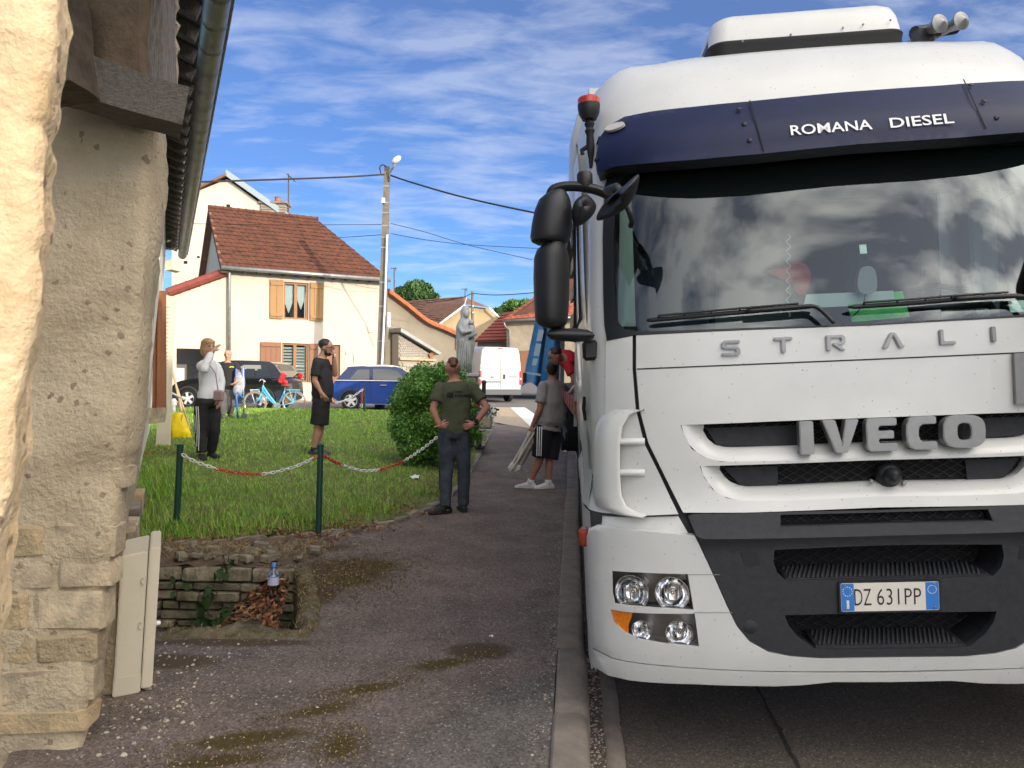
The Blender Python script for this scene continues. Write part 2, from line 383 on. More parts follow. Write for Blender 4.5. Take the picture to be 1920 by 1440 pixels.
# paved apron at the end of the footway + white road marking
ap = [gp(x, y, .16) for x, y in ((928, 790), (1003, 803), (962, 768), (924, 768))]
mk('road_marking', [V((p.x, p.y, G(p.x, p.y) + .011)) for p in [gp(x, y, .17) for x, y in ((957, 768), (984, 768), (1028, 793), (1000, 803))]], [(0, 1, 2, 3)], mat('white_marking', (.75, .74, .71), .8, var=.2, vscale=20))
struct(bpy.data.objects['road_marking'])
struct(mk('forecourt', [V((p.x, p.y, G(p.x, p.y) + .008)) for p in [gp(x, y, .16) for x, y in ((925, 768), (957, 768), (1000, 803), (925, 792))]], [(0, 1, 2, 3)], mat('sandy_paving', (.40, .33, .24), .9, var=.25, vscale=6)))
# ---- pavement
pav = [tuple(p[:2]) for p in ((F0 + FD * -6), (F0 + FD * -.3 + FN * -.3), (F0 + FD * 4.2 + FN * -.3))]
pav = pav + [(p[0], p[1]) for p in EDGE if p[1] > 6.9 or p[0] > -3.3][0:] + [(1.62, 21.6)] + [(kerb_x(y), y) for y in range(21, -6, -1)] + [(-.6, -5)]
near = [(x * .055 - 2.6, y * .055 + 1.6) for x in range(54) for y in range(105)]
near = [q for q in near if pin(q, pav) and not pin(q, PIT)]
pv, pf = tri(resample(pav, .5), [resample(PIT, .15)], .45, near)
def pave_z(x, y): return G(x, y) + 0.006 * fbm((x * 2, y * 2, 0), 3) * (1 if y < 12 else .2)
pave = struct(mk('pavement', [(x, y, pave_z(x, y)) for x, y in pv], pf, M_PAVE, smooth=True)); fixn(pave)
def blob(x, y, cx, cy, rx, ry, an=0):
    dx, dy = x - cx, y - cy; c, s = math.cos(an), math.sin(an); u = (dx * c + dy * s) / rx; v = (-dx * s + dy * c) / ry
    return max(0, 1 - math.sqrt(u * u + v * v))
def pt(px, py): q = gp(px, py, 0); return q.x, q.y
MOSS = [(*pt(470, 1385), .5, .12, .3), (*pt(600, 1330), .32, .1, .5), (*pt(640, 1400), .12, .22, 0), (*pt(420, 1425), .4, .1, .2), (*pt(690, 1290), .3, .1, .4), (*pt(830, 1245), .35, .12, .5), (*pt(650, 1090), .35, .3, .3), (*pt(700, 1060), .4, .25, 0)]
EARTH = [(*pt(640, 1070), .75, .75, 0), (*pt(590, 1110), .3, .7, .2), (*pt(560, 1030), .9, .35, .25), (*pt(430, 1205), 1.0, .12, .03), (*pt(900, 1220), .35, .25, 0), (*pt(330, 1240), .4, .2, 0)]
def mask(x, y, L): return max(blob(x, y, *b) for b in L)
for att, fn in (('moss', lambda x, y: min(1, 1.0 * mask(x, y, MOSS) + .14 * (mask(x, y, MOSS) > .05))), ('earth', lambda x, y: min(1, 1.3 * mask(x, y, EARTH))),
                ('grey', lambda x, y: .9 * sstep(-.25, .45, x - (y - 3.4) * .55 + .55) * sstep(4.6, 3.7, y) + .5 * sstep(9.0, 10.5, y))):
    at = pave.data.attributes.new(att, 'FLOAT', 'POINT'); at.data.foreach_set('value', [fn(v.co.x, v.co.y) for v in pave.data.vertices])
# ---- kerb stones
M_KERB = mat('kerb_stone', (.29, .245, .20), .9, var=.45, vscale=5, col2=(.17, .145, .12), bump=.6, bscale=70)
M_KERB2 = mat('kerb_earth', (.12, .095, .075), .95, var=.5, vscale=12)
kt = thing('kerb', 'worn grey kerb stones along the pavement beside the truck', 'kerb', (kerb_x(5), 5, 0))
kyaw = math.atan(0.079)
y = -3.0; i = 0
while y < 22:
    L = random.uniform(.85, 1.15); x0, x1 = kerb_x(y), kerb_x(y + L); z0 = G(0, y)
    j = random.uniform(-.006, .008); dz = random.uniform(-.006, .01)
    prof = [(0, -.25), (0, .0), (.012, .012), (.12, .010), (.150, -.004), (.168, -.04), (.178, -.25)]
    rr = []
    for k, f in enumerate((.006, .02, .25, .5, .75, .98, .994)):
        yy = y + L * f; kx = kerb_x(yy) + j; e = .008 if k in (0, 6) else 0
        rr.append([V((kx + a + .003 * fbm((yy * 6, a * 30, 2), 2), yy, G(0, yy) + h - (e if h > -.2 else 0) + dz + .004 * fbm((yy * 7, a * 20, 0), 3))) for a, h in prof])
    b = MB().grid(rr); n = len(prof)
    b.f += [tuple(range(n)), tuple((6 * n + q for q in range(n - 1, -1, -1)))]; b.mi += [0, 0]
    b.build('kerb_stone', M_KERB, kt, smooth='a'); y += L; i += 1
# dirty gutter strip and concrete channel edge at the foot of the kerb
rows = [[V((kerb_x(y * .5) + .17 + a, y * .5, G(0, y * .5) + h + .006 * fbm((y, a * 30, 3), 2))) for a, h in ((0, -.118), (.06, -.112), (.13, -.116), (.16, -.127))] for y in range(-6, 43)]
struct(MB().grid(rows).build('gutter', mat('gutter_grit', (.16, .125, .095), .95, var=.6, vscale=25, bump=.8, bscale=90, speck=((.45, .40, .33), 70, .90)), smooth=True))
rows = [[V((kerb_x(y * .25) + .245 + .02 * fbm((y * .7, 0, 0), 3) + a, y * .25, G(0, y * .25) + h)) for a, h in ((0, -.112), (.012, -.098), (.06, -.098), (.085, -.112))] for y in range(-12, 26)]
struct(MB().grid(rows).build('channel_edge', M_KERB, smooth=True))
# ---- lawn
lw = [(p[0], p[1]) for p in EDGE] + [(-.6, 21.9), (-14.5, 21.9), (-11.5, 18), (-7.0, 14.6), (-5.6, 11.6), (-4.6, 9.0)]
lv, lf = tri(resample(lw, .35), (), .33)
LAWN = lw
lawn = struct(mk('lawn', [(x, y, GL(x, y)) for x, y in lv], lf, M_SOIL, smooth=True)); fixn(lawn)
# ---- earth bank between lawn edging and the pit, pit floor
rows = []
for i in range(34):
    t = i / 33
    rows.append([V((lerp(-3.3, -1.55, t) + dx, lerp(6.16, 6.5, .3 * t) + k * (.62 + .30 * t) / 6 , -.01 + (.015 + .055 * math.sin(k / 6 * 1.5) + .03 * fbm((t * 12, k * .7, 5), 3)) * (1 - sstep(.8, 1, t)))) for k, dx in zip(range(7), [0] * 7)])
struct(MB().grid(rows).build('earth_bank', mat('dry_earth', (.17, .12, .075), .95, var=.6, vscale=10, col2=(.07, .05, .03), bump=1, bscale=50), smooth=True))
rows = [[V((lerp(-3.4, -1.1, i / 16), lerp(4.4, 6.4, j / 12), -.86 + .3 * sstep(.5, 1, i / 16) + .02 * fbm((i * .6, j * .6, 9), 3))) for i in range(17)] for j in range(13)]
struct(MB().grid(rows).build('pit_floor', M_SOIL, smooth=True))
# pit lining: front rim, right side, left side
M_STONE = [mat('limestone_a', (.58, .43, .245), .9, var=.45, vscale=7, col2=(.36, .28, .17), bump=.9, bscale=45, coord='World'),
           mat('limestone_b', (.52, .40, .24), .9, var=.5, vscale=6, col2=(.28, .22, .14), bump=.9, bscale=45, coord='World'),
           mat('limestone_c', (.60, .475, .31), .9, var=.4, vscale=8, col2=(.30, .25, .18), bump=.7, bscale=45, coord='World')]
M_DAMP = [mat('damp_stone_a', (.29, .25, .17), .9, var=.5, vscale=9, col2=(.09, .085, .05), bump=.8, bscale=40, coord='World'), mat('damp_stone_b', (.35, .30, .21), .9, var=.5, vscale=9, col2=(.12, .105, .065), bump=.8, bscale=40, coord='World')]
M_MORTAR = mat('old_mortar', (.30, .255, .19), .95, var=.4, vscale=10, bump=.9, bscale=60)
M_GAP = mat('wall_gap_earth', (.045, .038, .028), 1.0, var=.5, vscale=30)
STONE = []
for k in range(10):      # unit stones, -0.5..0.5, worn
    b = MB().box((0, 0, 0), (1, 1, 1), bev=.075)
    rnd = random.Random(k)
    b.v = [V((v.x * rnd.uniform(.90, 1.02), v.y * rnd.uniform(.85, 1.0), v.z * rnd.uniform(.86, 1.03))) for v in b.v]
    o = b.build('stone_shape', None, None, smooth='a'); fixn(o); STONE.append(o.data); bpy.data.objects.remove(o)
STONEM = {}
def stone_mesh(k, m):
    if (k, m.name) not in STONEM:
        me = STONE[k].copy(); me.materials.clear(); me.materials.append(m); STONEM[(k, m.name)] = me
    return STONEM[(k, m.name)]
def put_stone(parent, c, ax, up, sx, sy, sz, mats, tilt=.03, name='stone'):
    ax = V(ax).normalized(); up = V(up).normalized(); ny = up.cross(ax).normalized(); up = ax.cross(ny).normalized()
    q = Matrix.Rotation(random.uniform(-tilt, tilt), 3, ny)
    Rm = Matrix((ax, ny, up)).transposed(); Rm = q @ Rm
    M = Matrix.Translation(c) @ Rm.to_4x4() @ Matrix.Diagonal((sx, sy, sz, 1))
    return inst(name, stone_mesh(random.randrange(10), random.choice(mats)), parent, M)
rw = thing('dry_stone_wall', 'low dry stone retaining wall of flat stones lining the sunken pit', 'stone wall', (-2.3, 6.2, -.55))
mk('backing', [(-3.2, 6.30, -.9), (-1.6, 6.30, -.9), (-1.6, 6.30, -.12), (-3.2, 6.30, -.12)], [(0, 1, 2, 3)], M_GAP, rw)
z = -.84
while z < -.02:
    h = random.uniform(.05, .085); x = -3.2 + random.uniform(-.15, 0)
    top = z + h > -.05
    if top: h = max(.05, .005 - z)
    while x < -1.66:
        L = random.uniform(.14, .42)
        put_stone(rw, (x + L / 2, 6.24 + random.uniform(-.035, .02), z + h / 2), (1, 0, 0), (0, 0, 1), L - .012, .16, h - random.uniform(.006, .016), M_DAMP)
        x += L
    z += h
M_RIM = mat('rim_concrete', (.22, .18, .115), .95, var=.6, vscale=14, col2=(.085, .07, .025), bump=1, bscale=70)
pk = thing('pit_kerb', 'crumbling mossy concrete rim around the front of the sunken pit', 'pit rim', (-1.9, 4.65, 0))
def rough_strip(pts, w, h, seed, zt=0.01, n=72):
    rr = []
    P = spline(pts, n // (len(pts) - 1))
    for i, p in enumerate(P):
        t = (V(P[min(i + 1, len(P) - 1)]) - V(P[max(i - 1, 0)])).normalized(); nn = V((-t.y, t.x))
        q = []
        for a, c in ((-w / 2, -h), (-w / 2, -.02), (-w / 2 + .02, 0), (0, .008), (w / 2 - .02, 0), (w / 2, -.02), (w / 2, -h)):
            d = fbm((p.x * 5 + seed, p.y * 5, a * 20 + c * 5), 4) * .05 + fbm((p.x * 22 + seed, p.y * 22, a * 40 + c * 20), 3) * .014
            q.append(V((p.x + nn.x * (a + d), p.y + nn.y * (a + d), zt + c + (d * .7 if c > -.1 else 0))))
        rr.append(q)
    return MB().grid(rr)
rough_strip([(-2.5, 4.58), (-1.9, 4.62), (-1.2, 4.68)], .2, .6, 1).build('front_rim', M_RIM, pk, smooth=True)
rough_strip([(-1.22, 4.68), (-1.43, 5.5), (-1.68, 6.2)], .14, .62, 7).build('side_rim', M_RIM, pk, smooth=True)
# ---- lawn edging stones
ed = thing('lawn_edging', 'row of pale flat edging stones curving along the lawn', 'edging', (-1.4, 7.85, 0))
acc = 0; nextL = .2
M_EDGE = [mat('edging_a', (.33, .29, .235), .9, var=.4, vscale=9, bump=.6, bscale=50, coord='World'), mat('edging_b', (.27, .235, .19), .9, var=.4, vscale=9, bump=.6, bscale=50, coord='World')]
dense = []
for a, b in zip(EDGE, EDGE[1:]):
    k = max(1, int(math.hypot(b[0] - a[0], b[1] - a[1]) / .02)); dense += [(lerp(a[0], b[0], j / k), lerp(a[1], b[1], j / k)) for j in range(k)]
i0 = 0; i = 0
while i < len(dense) - 1:
    L = random.uniform(.2, .34) * (1 if dense[i][1] < 10 else 2.2); j = i; s = 0
    while j < len(dense) - 1 and s < L: s += math.hypot(dense[j + 1][0] - dense[j][0], dense[j + 1][1] - dense[j][1]); j += 1
    a, b = V(dense[i]), V(dense[j]); c = (a + b) / 2; t = (b - a)
    if t.length > .05 and not (c.x < -3.2):
        zz = G(c.x, c.y); sz = .16
        put_stone(ed, (c.x, c.y, zz + .055 - sz / 2 + random.uniform(-.012, .012)), (t.x, t.y, 0), (0, 0, 1), t.length - .008, .12 if c.y < 10 else .10, sz, M_EDGE, .02)
    i = j
# ================================================================== LEFT STONE HOUSE
M_PLAST = mat('old_plaster', (.55, .455, .315), .95, var=.35, vscale=4, col2=(.43, .345, .225), bump=1.0, bscale=38, speck=((.30, .22, .15), 45, .985))
M_PLASTL = mat('grey_render', (.56, .50, .41), .95, var=.3, vscale=6, bump=.8, bscale=40)
M_WHITE = mat('white_render', (.80, .76, .66), .9, var=.12, vscale=3, bump=.3, bscale=50)
M_WOOD = mat('grey_oak', (.23, .205, .175), .85, var=.55, vscale=14, col2=(.10, .085, .07), bump=.9, bscale=30, stretch=(1, 9, 9))
M_WOODV = mat('grey_board', (.29, .265, .235), .85, var=.5, vscale=12, col2=(.13, .11, .095), bump=.8, bscale=25, stretch=(9, 9, 1))
M_DARKW = mat('dark_timber', (.125, .095, .062), .9, var=.5, vscale=10, col2=(.05, .038, .026), bump=.7, bscale=30)
M_ZINC = mat('zinc_gutter', (.36, .37, .36), .45, metal=.6, var=.3, vscale=6)
EDG = [(-.1, 168, 1450, 3.19), (0, 171, 1418, 3.2), (.55, 205, 1170, 3.22), (.95, 236, 985, 3.25), (1.5, 268, 740, 3.3), (2.05, 292, 500, 3.34), (2.55, 306, 300, 3.38), (2.8, 312, 190, 3.4), (3.9, 350, -260, 3.45)]
EPT = [pix(x, y, d) for _, x, y, d in EDG]
def corner(z):
    for a, b in zip(EPT, EPT[1:]):
        if z <= b.z: t = (z - a.z) / (b.z - a.z); return a + (b - a) * t
    return EPT[-1]
house = thing('stone_house', 'old stone house at left with crumbling plaster corner, timber beam end and zinc gutter', 'house', (-2.2, 3.4, 0))
# corner pier: camera-facing face and street-facing face as one rough skin
rows = []
for i in range(96):
    z = -.12 + i * .031; c = corner(z); r = []
    for j in range(46):
        s = -1.9 + j * .045 if j < 42 else None
        if j < 42:
            u = -s; p = c + V((-u, -.10 * u, 0)); n = V((.1, -1, 0))
            if u < .06: p = p + V((-.0, 0.02, 0))
        else:
            k = (j - 41) * .25; p = c + FD * k; n = FN
        d = .030 * fbm((p.x * 2.2, p.y * 2.2, p.z * 2.6), 5) + .010 * fbm((p.x * 9, p.y * 9, p.z * 11), 3)
        # flaking plaster edge: lower half sits back where the stones are bare
        bare = sstep(1.05, .9, z + .25 * fbm((p.x * 1.7, 3, z * 1.2), 3))
        r.append(p + n.normalized() * (d - .016 * bare))
    rows.append(r)
pier = MB().grid(rows).build('corner_pier', M_PLAST, house, smooth=True)
# bare stones in the lower part of the pier and along its edge
z = .07
while z < 2.6:
    h = random.uniform(.10, .19) if z < 1.0 else random.uniform(.07, .15); u = random.uniform(.03, .05)
    while u < 1.35:
        L = random.uniform(.16, .46); zc = z + h / 2; c = corner(zc)
        p = c + V((-(u + L / 2), -.10 * (u + L / 2), 0))
        bare = zc + .25 * fbm((p.x * 1.7, 3, zc * 1.2), 3)
        show = bare < 1.0 or (bare < 1.35 and random.random() < .25)
        if show:
            proud = random.uniform(-.012, .004) if bare < 1.0 else random.uniform(-.012, .0)
            put_stone(house, p + V((0, .075 - proud, 0)), (1, .10, 0), (0, 0, 1), L - random.uniform(.004, .018), .15, h - random.uniform(.004, .018), M_STONE, .04)
        u += L
    z += h
# street wall behind the pier: rough stone foot, then white render
rows = []
for i in range(46):
    z = -.3 + i * .095
    rows.append([fac(t, z, -.05 + .02 * fbm((t * 2, z * 2.5, 0), 4)) for t in [2.0 + .22 * k for k in range(22)]])
MB().grid(rows).build('rough_wall', M_PLASTL, house, smooth=True)
mk('rendered_wall', [fac(6.6, .25, -.04), fac(12.2, .3, -.04), fac(12.2, 3.7, -.04), fac(6.6, 3.7, -.04), fac(12.2, .3, -3), fac(12.2, 3.7, -3)], [(0, 1, 2, 3), (1, 4, 5, 2)], M_WHITE, house)
mk('inner_wall', [V((-5.5, 3.6, -.2)), V((-1.9, 3.75, -.2)), V((-1.9, 3.75, 4.5)), V((-5.5, 3.6, 4.5))], [(0, 1, 2, 3)], M_PLAST, house)
for t in (2.2, 2.9, 3.4, 4.4, 5.2):
    for k in range(3):
        put_stone(house, fac(t + random.uniform(-.1, .1), random.uniform(0.05, .45) + .02 * t, .0), FD, (0, 0, 1), .35, .14, .13, M_STONE + M_EDGE, .05)
# timber lintel beam whose end sticks out past the pier
def beam(a, b, hh, ww, name, m, up=(0, 0, 1), rough=.01, n=10):
    a, b = V(a), V(b); t = (b - a).normalized(); s = t.cross(V(up)).normalized(); u = s.cross(t).normalized(); rr = []
    for i in range(n + 1):
        p = a + (b - a) * (i / n); q = []
        for (x, y) in ((-1, -1), (-1, 0), (-1, 1), (0, 1.02), (1, 1), (1, 0), (1, -1), (0, -1.02)):
            d = 1 + rough * 6 * fbm((p.x * 4 + x * 3, p.y * 4, p.z * 4 + y * 3), 3)
            q.append(p + s * (x * ww / 2 * d) + u * (y * hh / 2 * d))
        rr.append(q)
    bb = MB().grid(rr, closeu=True); k = 8
    bb.f += [tuple(range(k))[::-1], tuple(n * k + j for j in range(k))]; bb.mi += [0, 0]
    return bb.build(name, m, house, smooth='a')
beam(pix(40, 120, 3.02), pix(346, 212, 3.28), .165, .2, 'lintel_beam', M_WOOD, rough=.02)
beam(pix(222, -200, 3.30), pix(236, 188, 3.30), .26, .27, 'brace', mat('brown_plaster', (.20, .145, .09), .95, var=.5, vscale=6, col2=(.10, .07, .045), bump=.8, bscale=30), up=(1, 0, 0), rough=.03)  # plaster mixed with dark brown, much darker than the pier plaster
beam(pix(300, -120, 3.34), pix(303, 178, 3.30), .075, .13, 'post_board', M_WOODV, up=(1, 0, 0), rough=.02)
beam(pix(60, -60, 2.95), pix(95, 180, 2.95), .28, .22, 'post', M_DARKW, up=(1, 0, 0), rough=.02)
mk('recess_wall', [pix(-200, 210, 3.55), pix(300, 210, 3.62), pix(310, -250, 3.62), pix(-200, -250, 3.55)], [(0, 1, 2, 3)], M_DARKW, house)
# plaster lumps still hanging on the wall beside the board
b = MB(); rr = []
for i in range(22):
    y = -40 + i * 11; wv = 8 + 9 * fbm((i * .55, 1, 2), 3)
    rr.append([pix(308, y, 3.5), pix(314, y, 3.42), pix(320 + wv, y, 3.4), pix(324 + wv, y, 3.5), pix(326 + wv, y, 3.7)])
b.grid(rr).build('plaster_edge', M_PLAST, house, smooth=True)
# eaves: rafters, boards, gutter with seams
EH = 3.60; EO = .45
def eav(t, o=0.0, z=0.0): return F0 + FD * t + FN * (EO + o) + V((0, 0, EH + z))
b = MB(); b.grid([[eav(t, -1.4, .62), eav(t, .02, .075)] for t in (-1.6, 11.0)]); b.build('soffit_boards', mat('soffit', (.17, .14, .11), .9, var=.5, vscale=9), house)
b = MB(); b.grid([[eav(t, -1.5, .76), eav(t, .10, .13)] for t in (-1.6, 11.0)]); b.build('roof_slope', mat('roof_tile_dark', (.20, .10, .07), .9, var=.4, vscale=9), house)
t = -.9
while t < 10.9:
    a, c = eav(t, -.95, .40), eav(t, -.01, .035)
    b = MB(); up = V((0, 0, 1)); d = (c - a).normalized(); s = FD; u = d.cross(s).normalized()
    w2, h2 = .035, .042
    vs = [a + s * x * w2 + u * y * h2 for x, y in ((-1, -1), (1, -1), (1, 1), (-1, 1))] + [c + s * x * w2 + u * y * h2 for x, y in ((-1, -1), (1, -1), (1, 1), (-1, 1))]
    b.add(vs, [(0, 1, 2, 3), (7, 6, 5, 4), (0, 4, 5, 1), (1, 5, 6, 2), (2, 6, 7, 3), (3, 7, 4, 0)]); b.build('rafter', M_WOODV, house); t += .34
rr = []; gr = .07
for t in (-1.7, 11.1):
    rr.append([eav(t, .07 + gr * math.cos(a), -.0 + gr * math.sin(a)) for a in [math.pi * (1 + k / 12) for k in range(13)]] + [eav(t, .07 + (gr - .006) * math.cos(a), (gr - .006) * math.sin(a)) for a in [math.pi * (2 - k / 12) for k in range(13)]])
gut = MB().grid(rr, closeu=True).build('gutter', M_ZINC, house, smooth=True)
t = -1.2
while t < 11:
    b = MB(); rr = []
    for dt in (0, .022): rr.append([eav(t + dt, .07 + (gr + .005) * math.cos(a), (gr + .005) * math.sin(a)) for a in [math.pi * (1 + k / 10) for k in range(11)]])
    b.grid(rr).build('gutter_seam', M_ZINC, gut, smooth=True); t += random.uniform(.30, .42)
b = MB(); b.tube([eav(t, .15, .012) for t in (-1.7, 4, 11.1)], .011, 6); b.build('gutter_bead', M_ZINC, gut, smooth=True)
# far wall fittings: brown door leaf, louvred cream shutter, sill, ladder hooks
M_BROWN = mat('brown_paint', (.30, .115, .045), .55, var=.25, vscale=6)
M_CREAM = mat('cream_paint', (.76, .70, .56), .6, var=.1, vscale=6)
sh = MB(); A = [pix(289, 545, 11.0), pix(305, 545, 11.3), pix(305, 765, 11.3), pix(285, 768, 11.0)]
sh.prism(A, FN * .05); o = sh.build('brown_shutter', M_BROWN, house); fixn(o)
for x0, x1 in ((292, 296), (299, 303)):
    fixn(MB().prism([pix(x0, 548, 10.97), pix(x1, 548, 11.0), pix(x1 - 2, 762, 11.0), pix(x0 - 3, 762, 10.97)], FN * -.02).build('shutter_board', M_BROWN, o))
fixn(MB().prism([pix(278, 765, 10.9), pix(302, 765, 11.1), pix(298, 792, 11.1), pix(278, 795, 10.9)], FN * .08 + FD * .1).build('window_sill', M_STONE[2], house))
fixn(MB().prism([pix(310, 490, 11.8), pix(322, 486, 11.8), pix(322, 505, 11.8), pix(310, 507, 11.8)], V((.02, .3, 0))).build('wall_bracket', M_CREAM, house))
for yy in (402, 434, 452, 466):
    b = MB(); b.tube([pix(311, yy, 11.2), pix(328, yy + 1, 11.3)], .018, 6); b.build('hook', M_WOODV, house)
ls = MB(); q0, q1 = pix(306, 553, 12.0), pix(327, 556, 12.0); q2, q3 = pix(318, 838, 12.0), pix(292, 838, 12.0)
ls.prism([q0, q1, q2, q3], V((-.01, .05, 0))); lsh = ls.build('louvred_shutter', M_CREAM, house, label='tall cream louvred shutter standing open beside the wall'); fixn(lsh)
for k in range(24):
    f = .06 + .60 * k / 24; a, b_ = q0.lerp(q3, f), q1.lerp(q2, f); a2, b2 = a.lerp(b_, .22), a.lerp(b_, .72)
    fixn(MB().prism([a2, b2, b2 + V((0, -.022, -.035)), a2 + V((0, -.022, -.035))], V((0, 0, .016))).build('louvre_slat', M_CREAM, lsh))
# near stone corner at the very left edge of the view, in the sun
nw = thing('stone_gatepost', 'pale sunlit stone wall corner at the left edge, closest to the viewer', 'stone wall', (-.85, 1.0, 0))
NE = [(0, 108), (60, 106), (100, 101), (160, 97), (205, 90), (230, 78), (260, 86), (300, 85), (330, 82), (420, 80), (560, 66), (700, 50), (800, 38), (900, 26), (1000, 14), (1100, 6), (1250, -4), (1500, -20)]
rows = []
for i in range(100):
    py = -150 + i * 17; ex = interp([(a, b) for a, b in NE], py) - 5 - 16 * sstep(500, 1300, py) + 5 * fbm((i * .13, 0, 1), 3)
    c = pix(ex, py, 1.0); r = []
    for j in range(26):
        s = -.62 + j * .03
        if s <= 0:
            dd = (.05 - min(.05, -s)); p = c + V((s, -.25 * s * 0 - .02 + dd * .35 , 0)); n = V((.05, -1, 0))
        else: p = c + FD * s + V((0, .0, 0)); n = FN
        p = p + n.normalized() * (.011 * fbm((p.x * 6, p.y * 6, p.z * 5), 5) + .005 * fbm((p.x * 30, p.y * 30, p.z * 26), 3)); r.append(p)
    rows.append(r)
MB().grid(rows).build('stone_face', mat('sunny_limestone', (.54, .44, .30), .9, var=.45, vscale=9, col2=(.40, .30, .18), bump=.6, bscale=50, speck=((.20, .15, .10), 60, .975)), nw, smooth=True)
# ================================================================== METER BOX leaning on the pier
bx0 = gp(211, 1309); bl = gp(262, 1299)
mb = thing('meter_box', 'cream plastic electricity meter box standing against the stone pier', 'meter box', bx0)
M_BOX = mat('cream_plastic', (.66, .59, .45), .45, var=.08, vscale=4, bump=.12, bscale=200)
ax = (bl - bx0).normalized(); bk = FD; Hb = .69; upb = (V((0, 0, 1)) + V((.055, 0, 0))).normalized()
def bxp(a, b_, h): return bx0 + ax * a + bk * b_ + upb * h
W = (bl - bx0).length
def hexa(name, a0, a1, b0, b1, h0, h1, m, par, sl=0.0):
    b = MB(); vs = [bxp(a, bb, h + (sl * a / W if h == h1 else 0)) for h in (h0, h1) for bb in (b0, b1) for a in (a0, a1)]
    b.add(vs, [(0, 2, 3, 1), (4, 5, 7, 6), (0, 1, 5, 4), (2, 6, 7, 3), (0, 4, 6, 2), (1, 3, 7, 5)]); o = b.build(name, m, par); fixn(o)
    bm = bmesh.new(); bm.from_mesh(o.data); bmesh.ops.bevel(bm, geom=bm.edges[:], offset=.006, segments=2, affect='EDGES'); bm.to_mesh(o.data); bm.free(); return o
hexa('case', 0, W, 0, .40, .012, Hb, M_BOX, mb, .015)
lid = hexa('lid', W + .004, W + .055, -.012, .42, .02, Hb + .03, M_BOX, mb, .0)
hexa('plinth', -.002, W + .002, -.004, .405, 0.0, .10, M_BOX, mb)
for h in (.56, .34):
    b = MB(); c = bxp(W - .004, -.014, h); b.tube([c + V((math.cos(a) * .013 - .006, -.003, math.sin(a) * .017)) for a in [math.pi * k / 8 + math.pi / 2 for k in range(9)]], .004, 6); b.build('hasp', M_BOX, mb, smooth=True)
b = MB(); b.lathe(bxp(W + .055, .02, .33), [(.012, 0), (.012, .012), (.008, .02)], ax, 10); b.build('latch_knob', mat('white_plastic', (.8, .8, .78), .4), lid, smooth=True)
# ================================================================== TRUCK
TY, TR = R(4.5), R(3.2)
TA = V((math.cos(TY) * math.cos(TR), -math.sin(TY) * math.cos(TR), math.sin(TR)))
TB = V((math.sin(TY), math.cos(TY), 0.0)); TC = TA.cross(TB).normalized()
TO = pix(1666, 1116, 3.2) - TC * 0.66
def L2W(a, b, c): return TO + TA * a + TB * b + TC * c
def W2L(p): q = V(p) - TO; return q.dot(TA), q.dot(TB), q.dot(TC)
B0 = [(.15, .06), (.3, .015), (.40, .0), (.96, .0), (1.02, .03), (1.10, .055), (1.5, .065), (1.78, .08), (1.84, .10), (2.75, .36), (2.9, .41), (3.05, .50), (3.2, .66), (3.3, .86), (3.36, 1.1), (3.41, 1.5), (3.43, 2.2)]
HWT = [(.3, 1.245), (.98, 1.25), (1.03, 1.20), (1.8, 1.19), (2.75, 1.16), (3.0, 1.14), (3.2, 1.08), (3.43, .95)]
def Fb(a, c, hwo=0.0):
    hw = interp(HWT, c) + hwo; x = abs(a) / hw
    D = interp([(1.0, .40), (1.8, .34), (2.5, .36), (3.0, .5), (3.43, .9)], c)
    if x >= .9995: return interp(B0, c) + D + (x - .9995) * 40
    return interp(B0, c) + D * (1 - (1 - x ** 3.0) ** (1 / 3.0))
_co = W2L(CAM)
def hit(px, py, off=0.0, fn=None):
    """pixel -> (a, c) on the cab skin, moved forward by off"""
    fn = fn or Fb; r = ray(px, py); d = (r.dot(TA), r.dot(TB), r.dot(TC)); o = _co
    g = lambda t: o[1] + d[1] * t - fn(o[0] + d[0] * t, o[2] + d[2] * t) + off
    t0 = 1.8; t1 = None; t = t0
    while t < 6.5:
        t2 = t + .04
        if g(t2) > 0: t1 = t2; break
        t = t2
    if t1 is None: t1 = t; 
    lo, hi = t1 - .04, t1
    for _ in range(22):
        m = (lo + hi) / 2
        if g(m) > 0: hi = m
        else: lo = m
    t = (lo + hi) / 2; return (o[0] + d[0] * t, o[2] + d[2] * t)
def surf(a, c, off=0.0, fn=None): return L2W(a, (fn or Fb)(a, c) - off, c)
def half(pxs, off=0.0, fn=None, step=.05, lift=0.0):
    L = [hit(x, y, off, fn) for x, y in pxs]
    L[0] = (0.0, L[0][1]); L[-1] = (0.0, L[-1][1])
    Rr = [(-a, c - lift * a) for a, c in L[::-1]][1:-1]
    return resample(L + Rr, step)
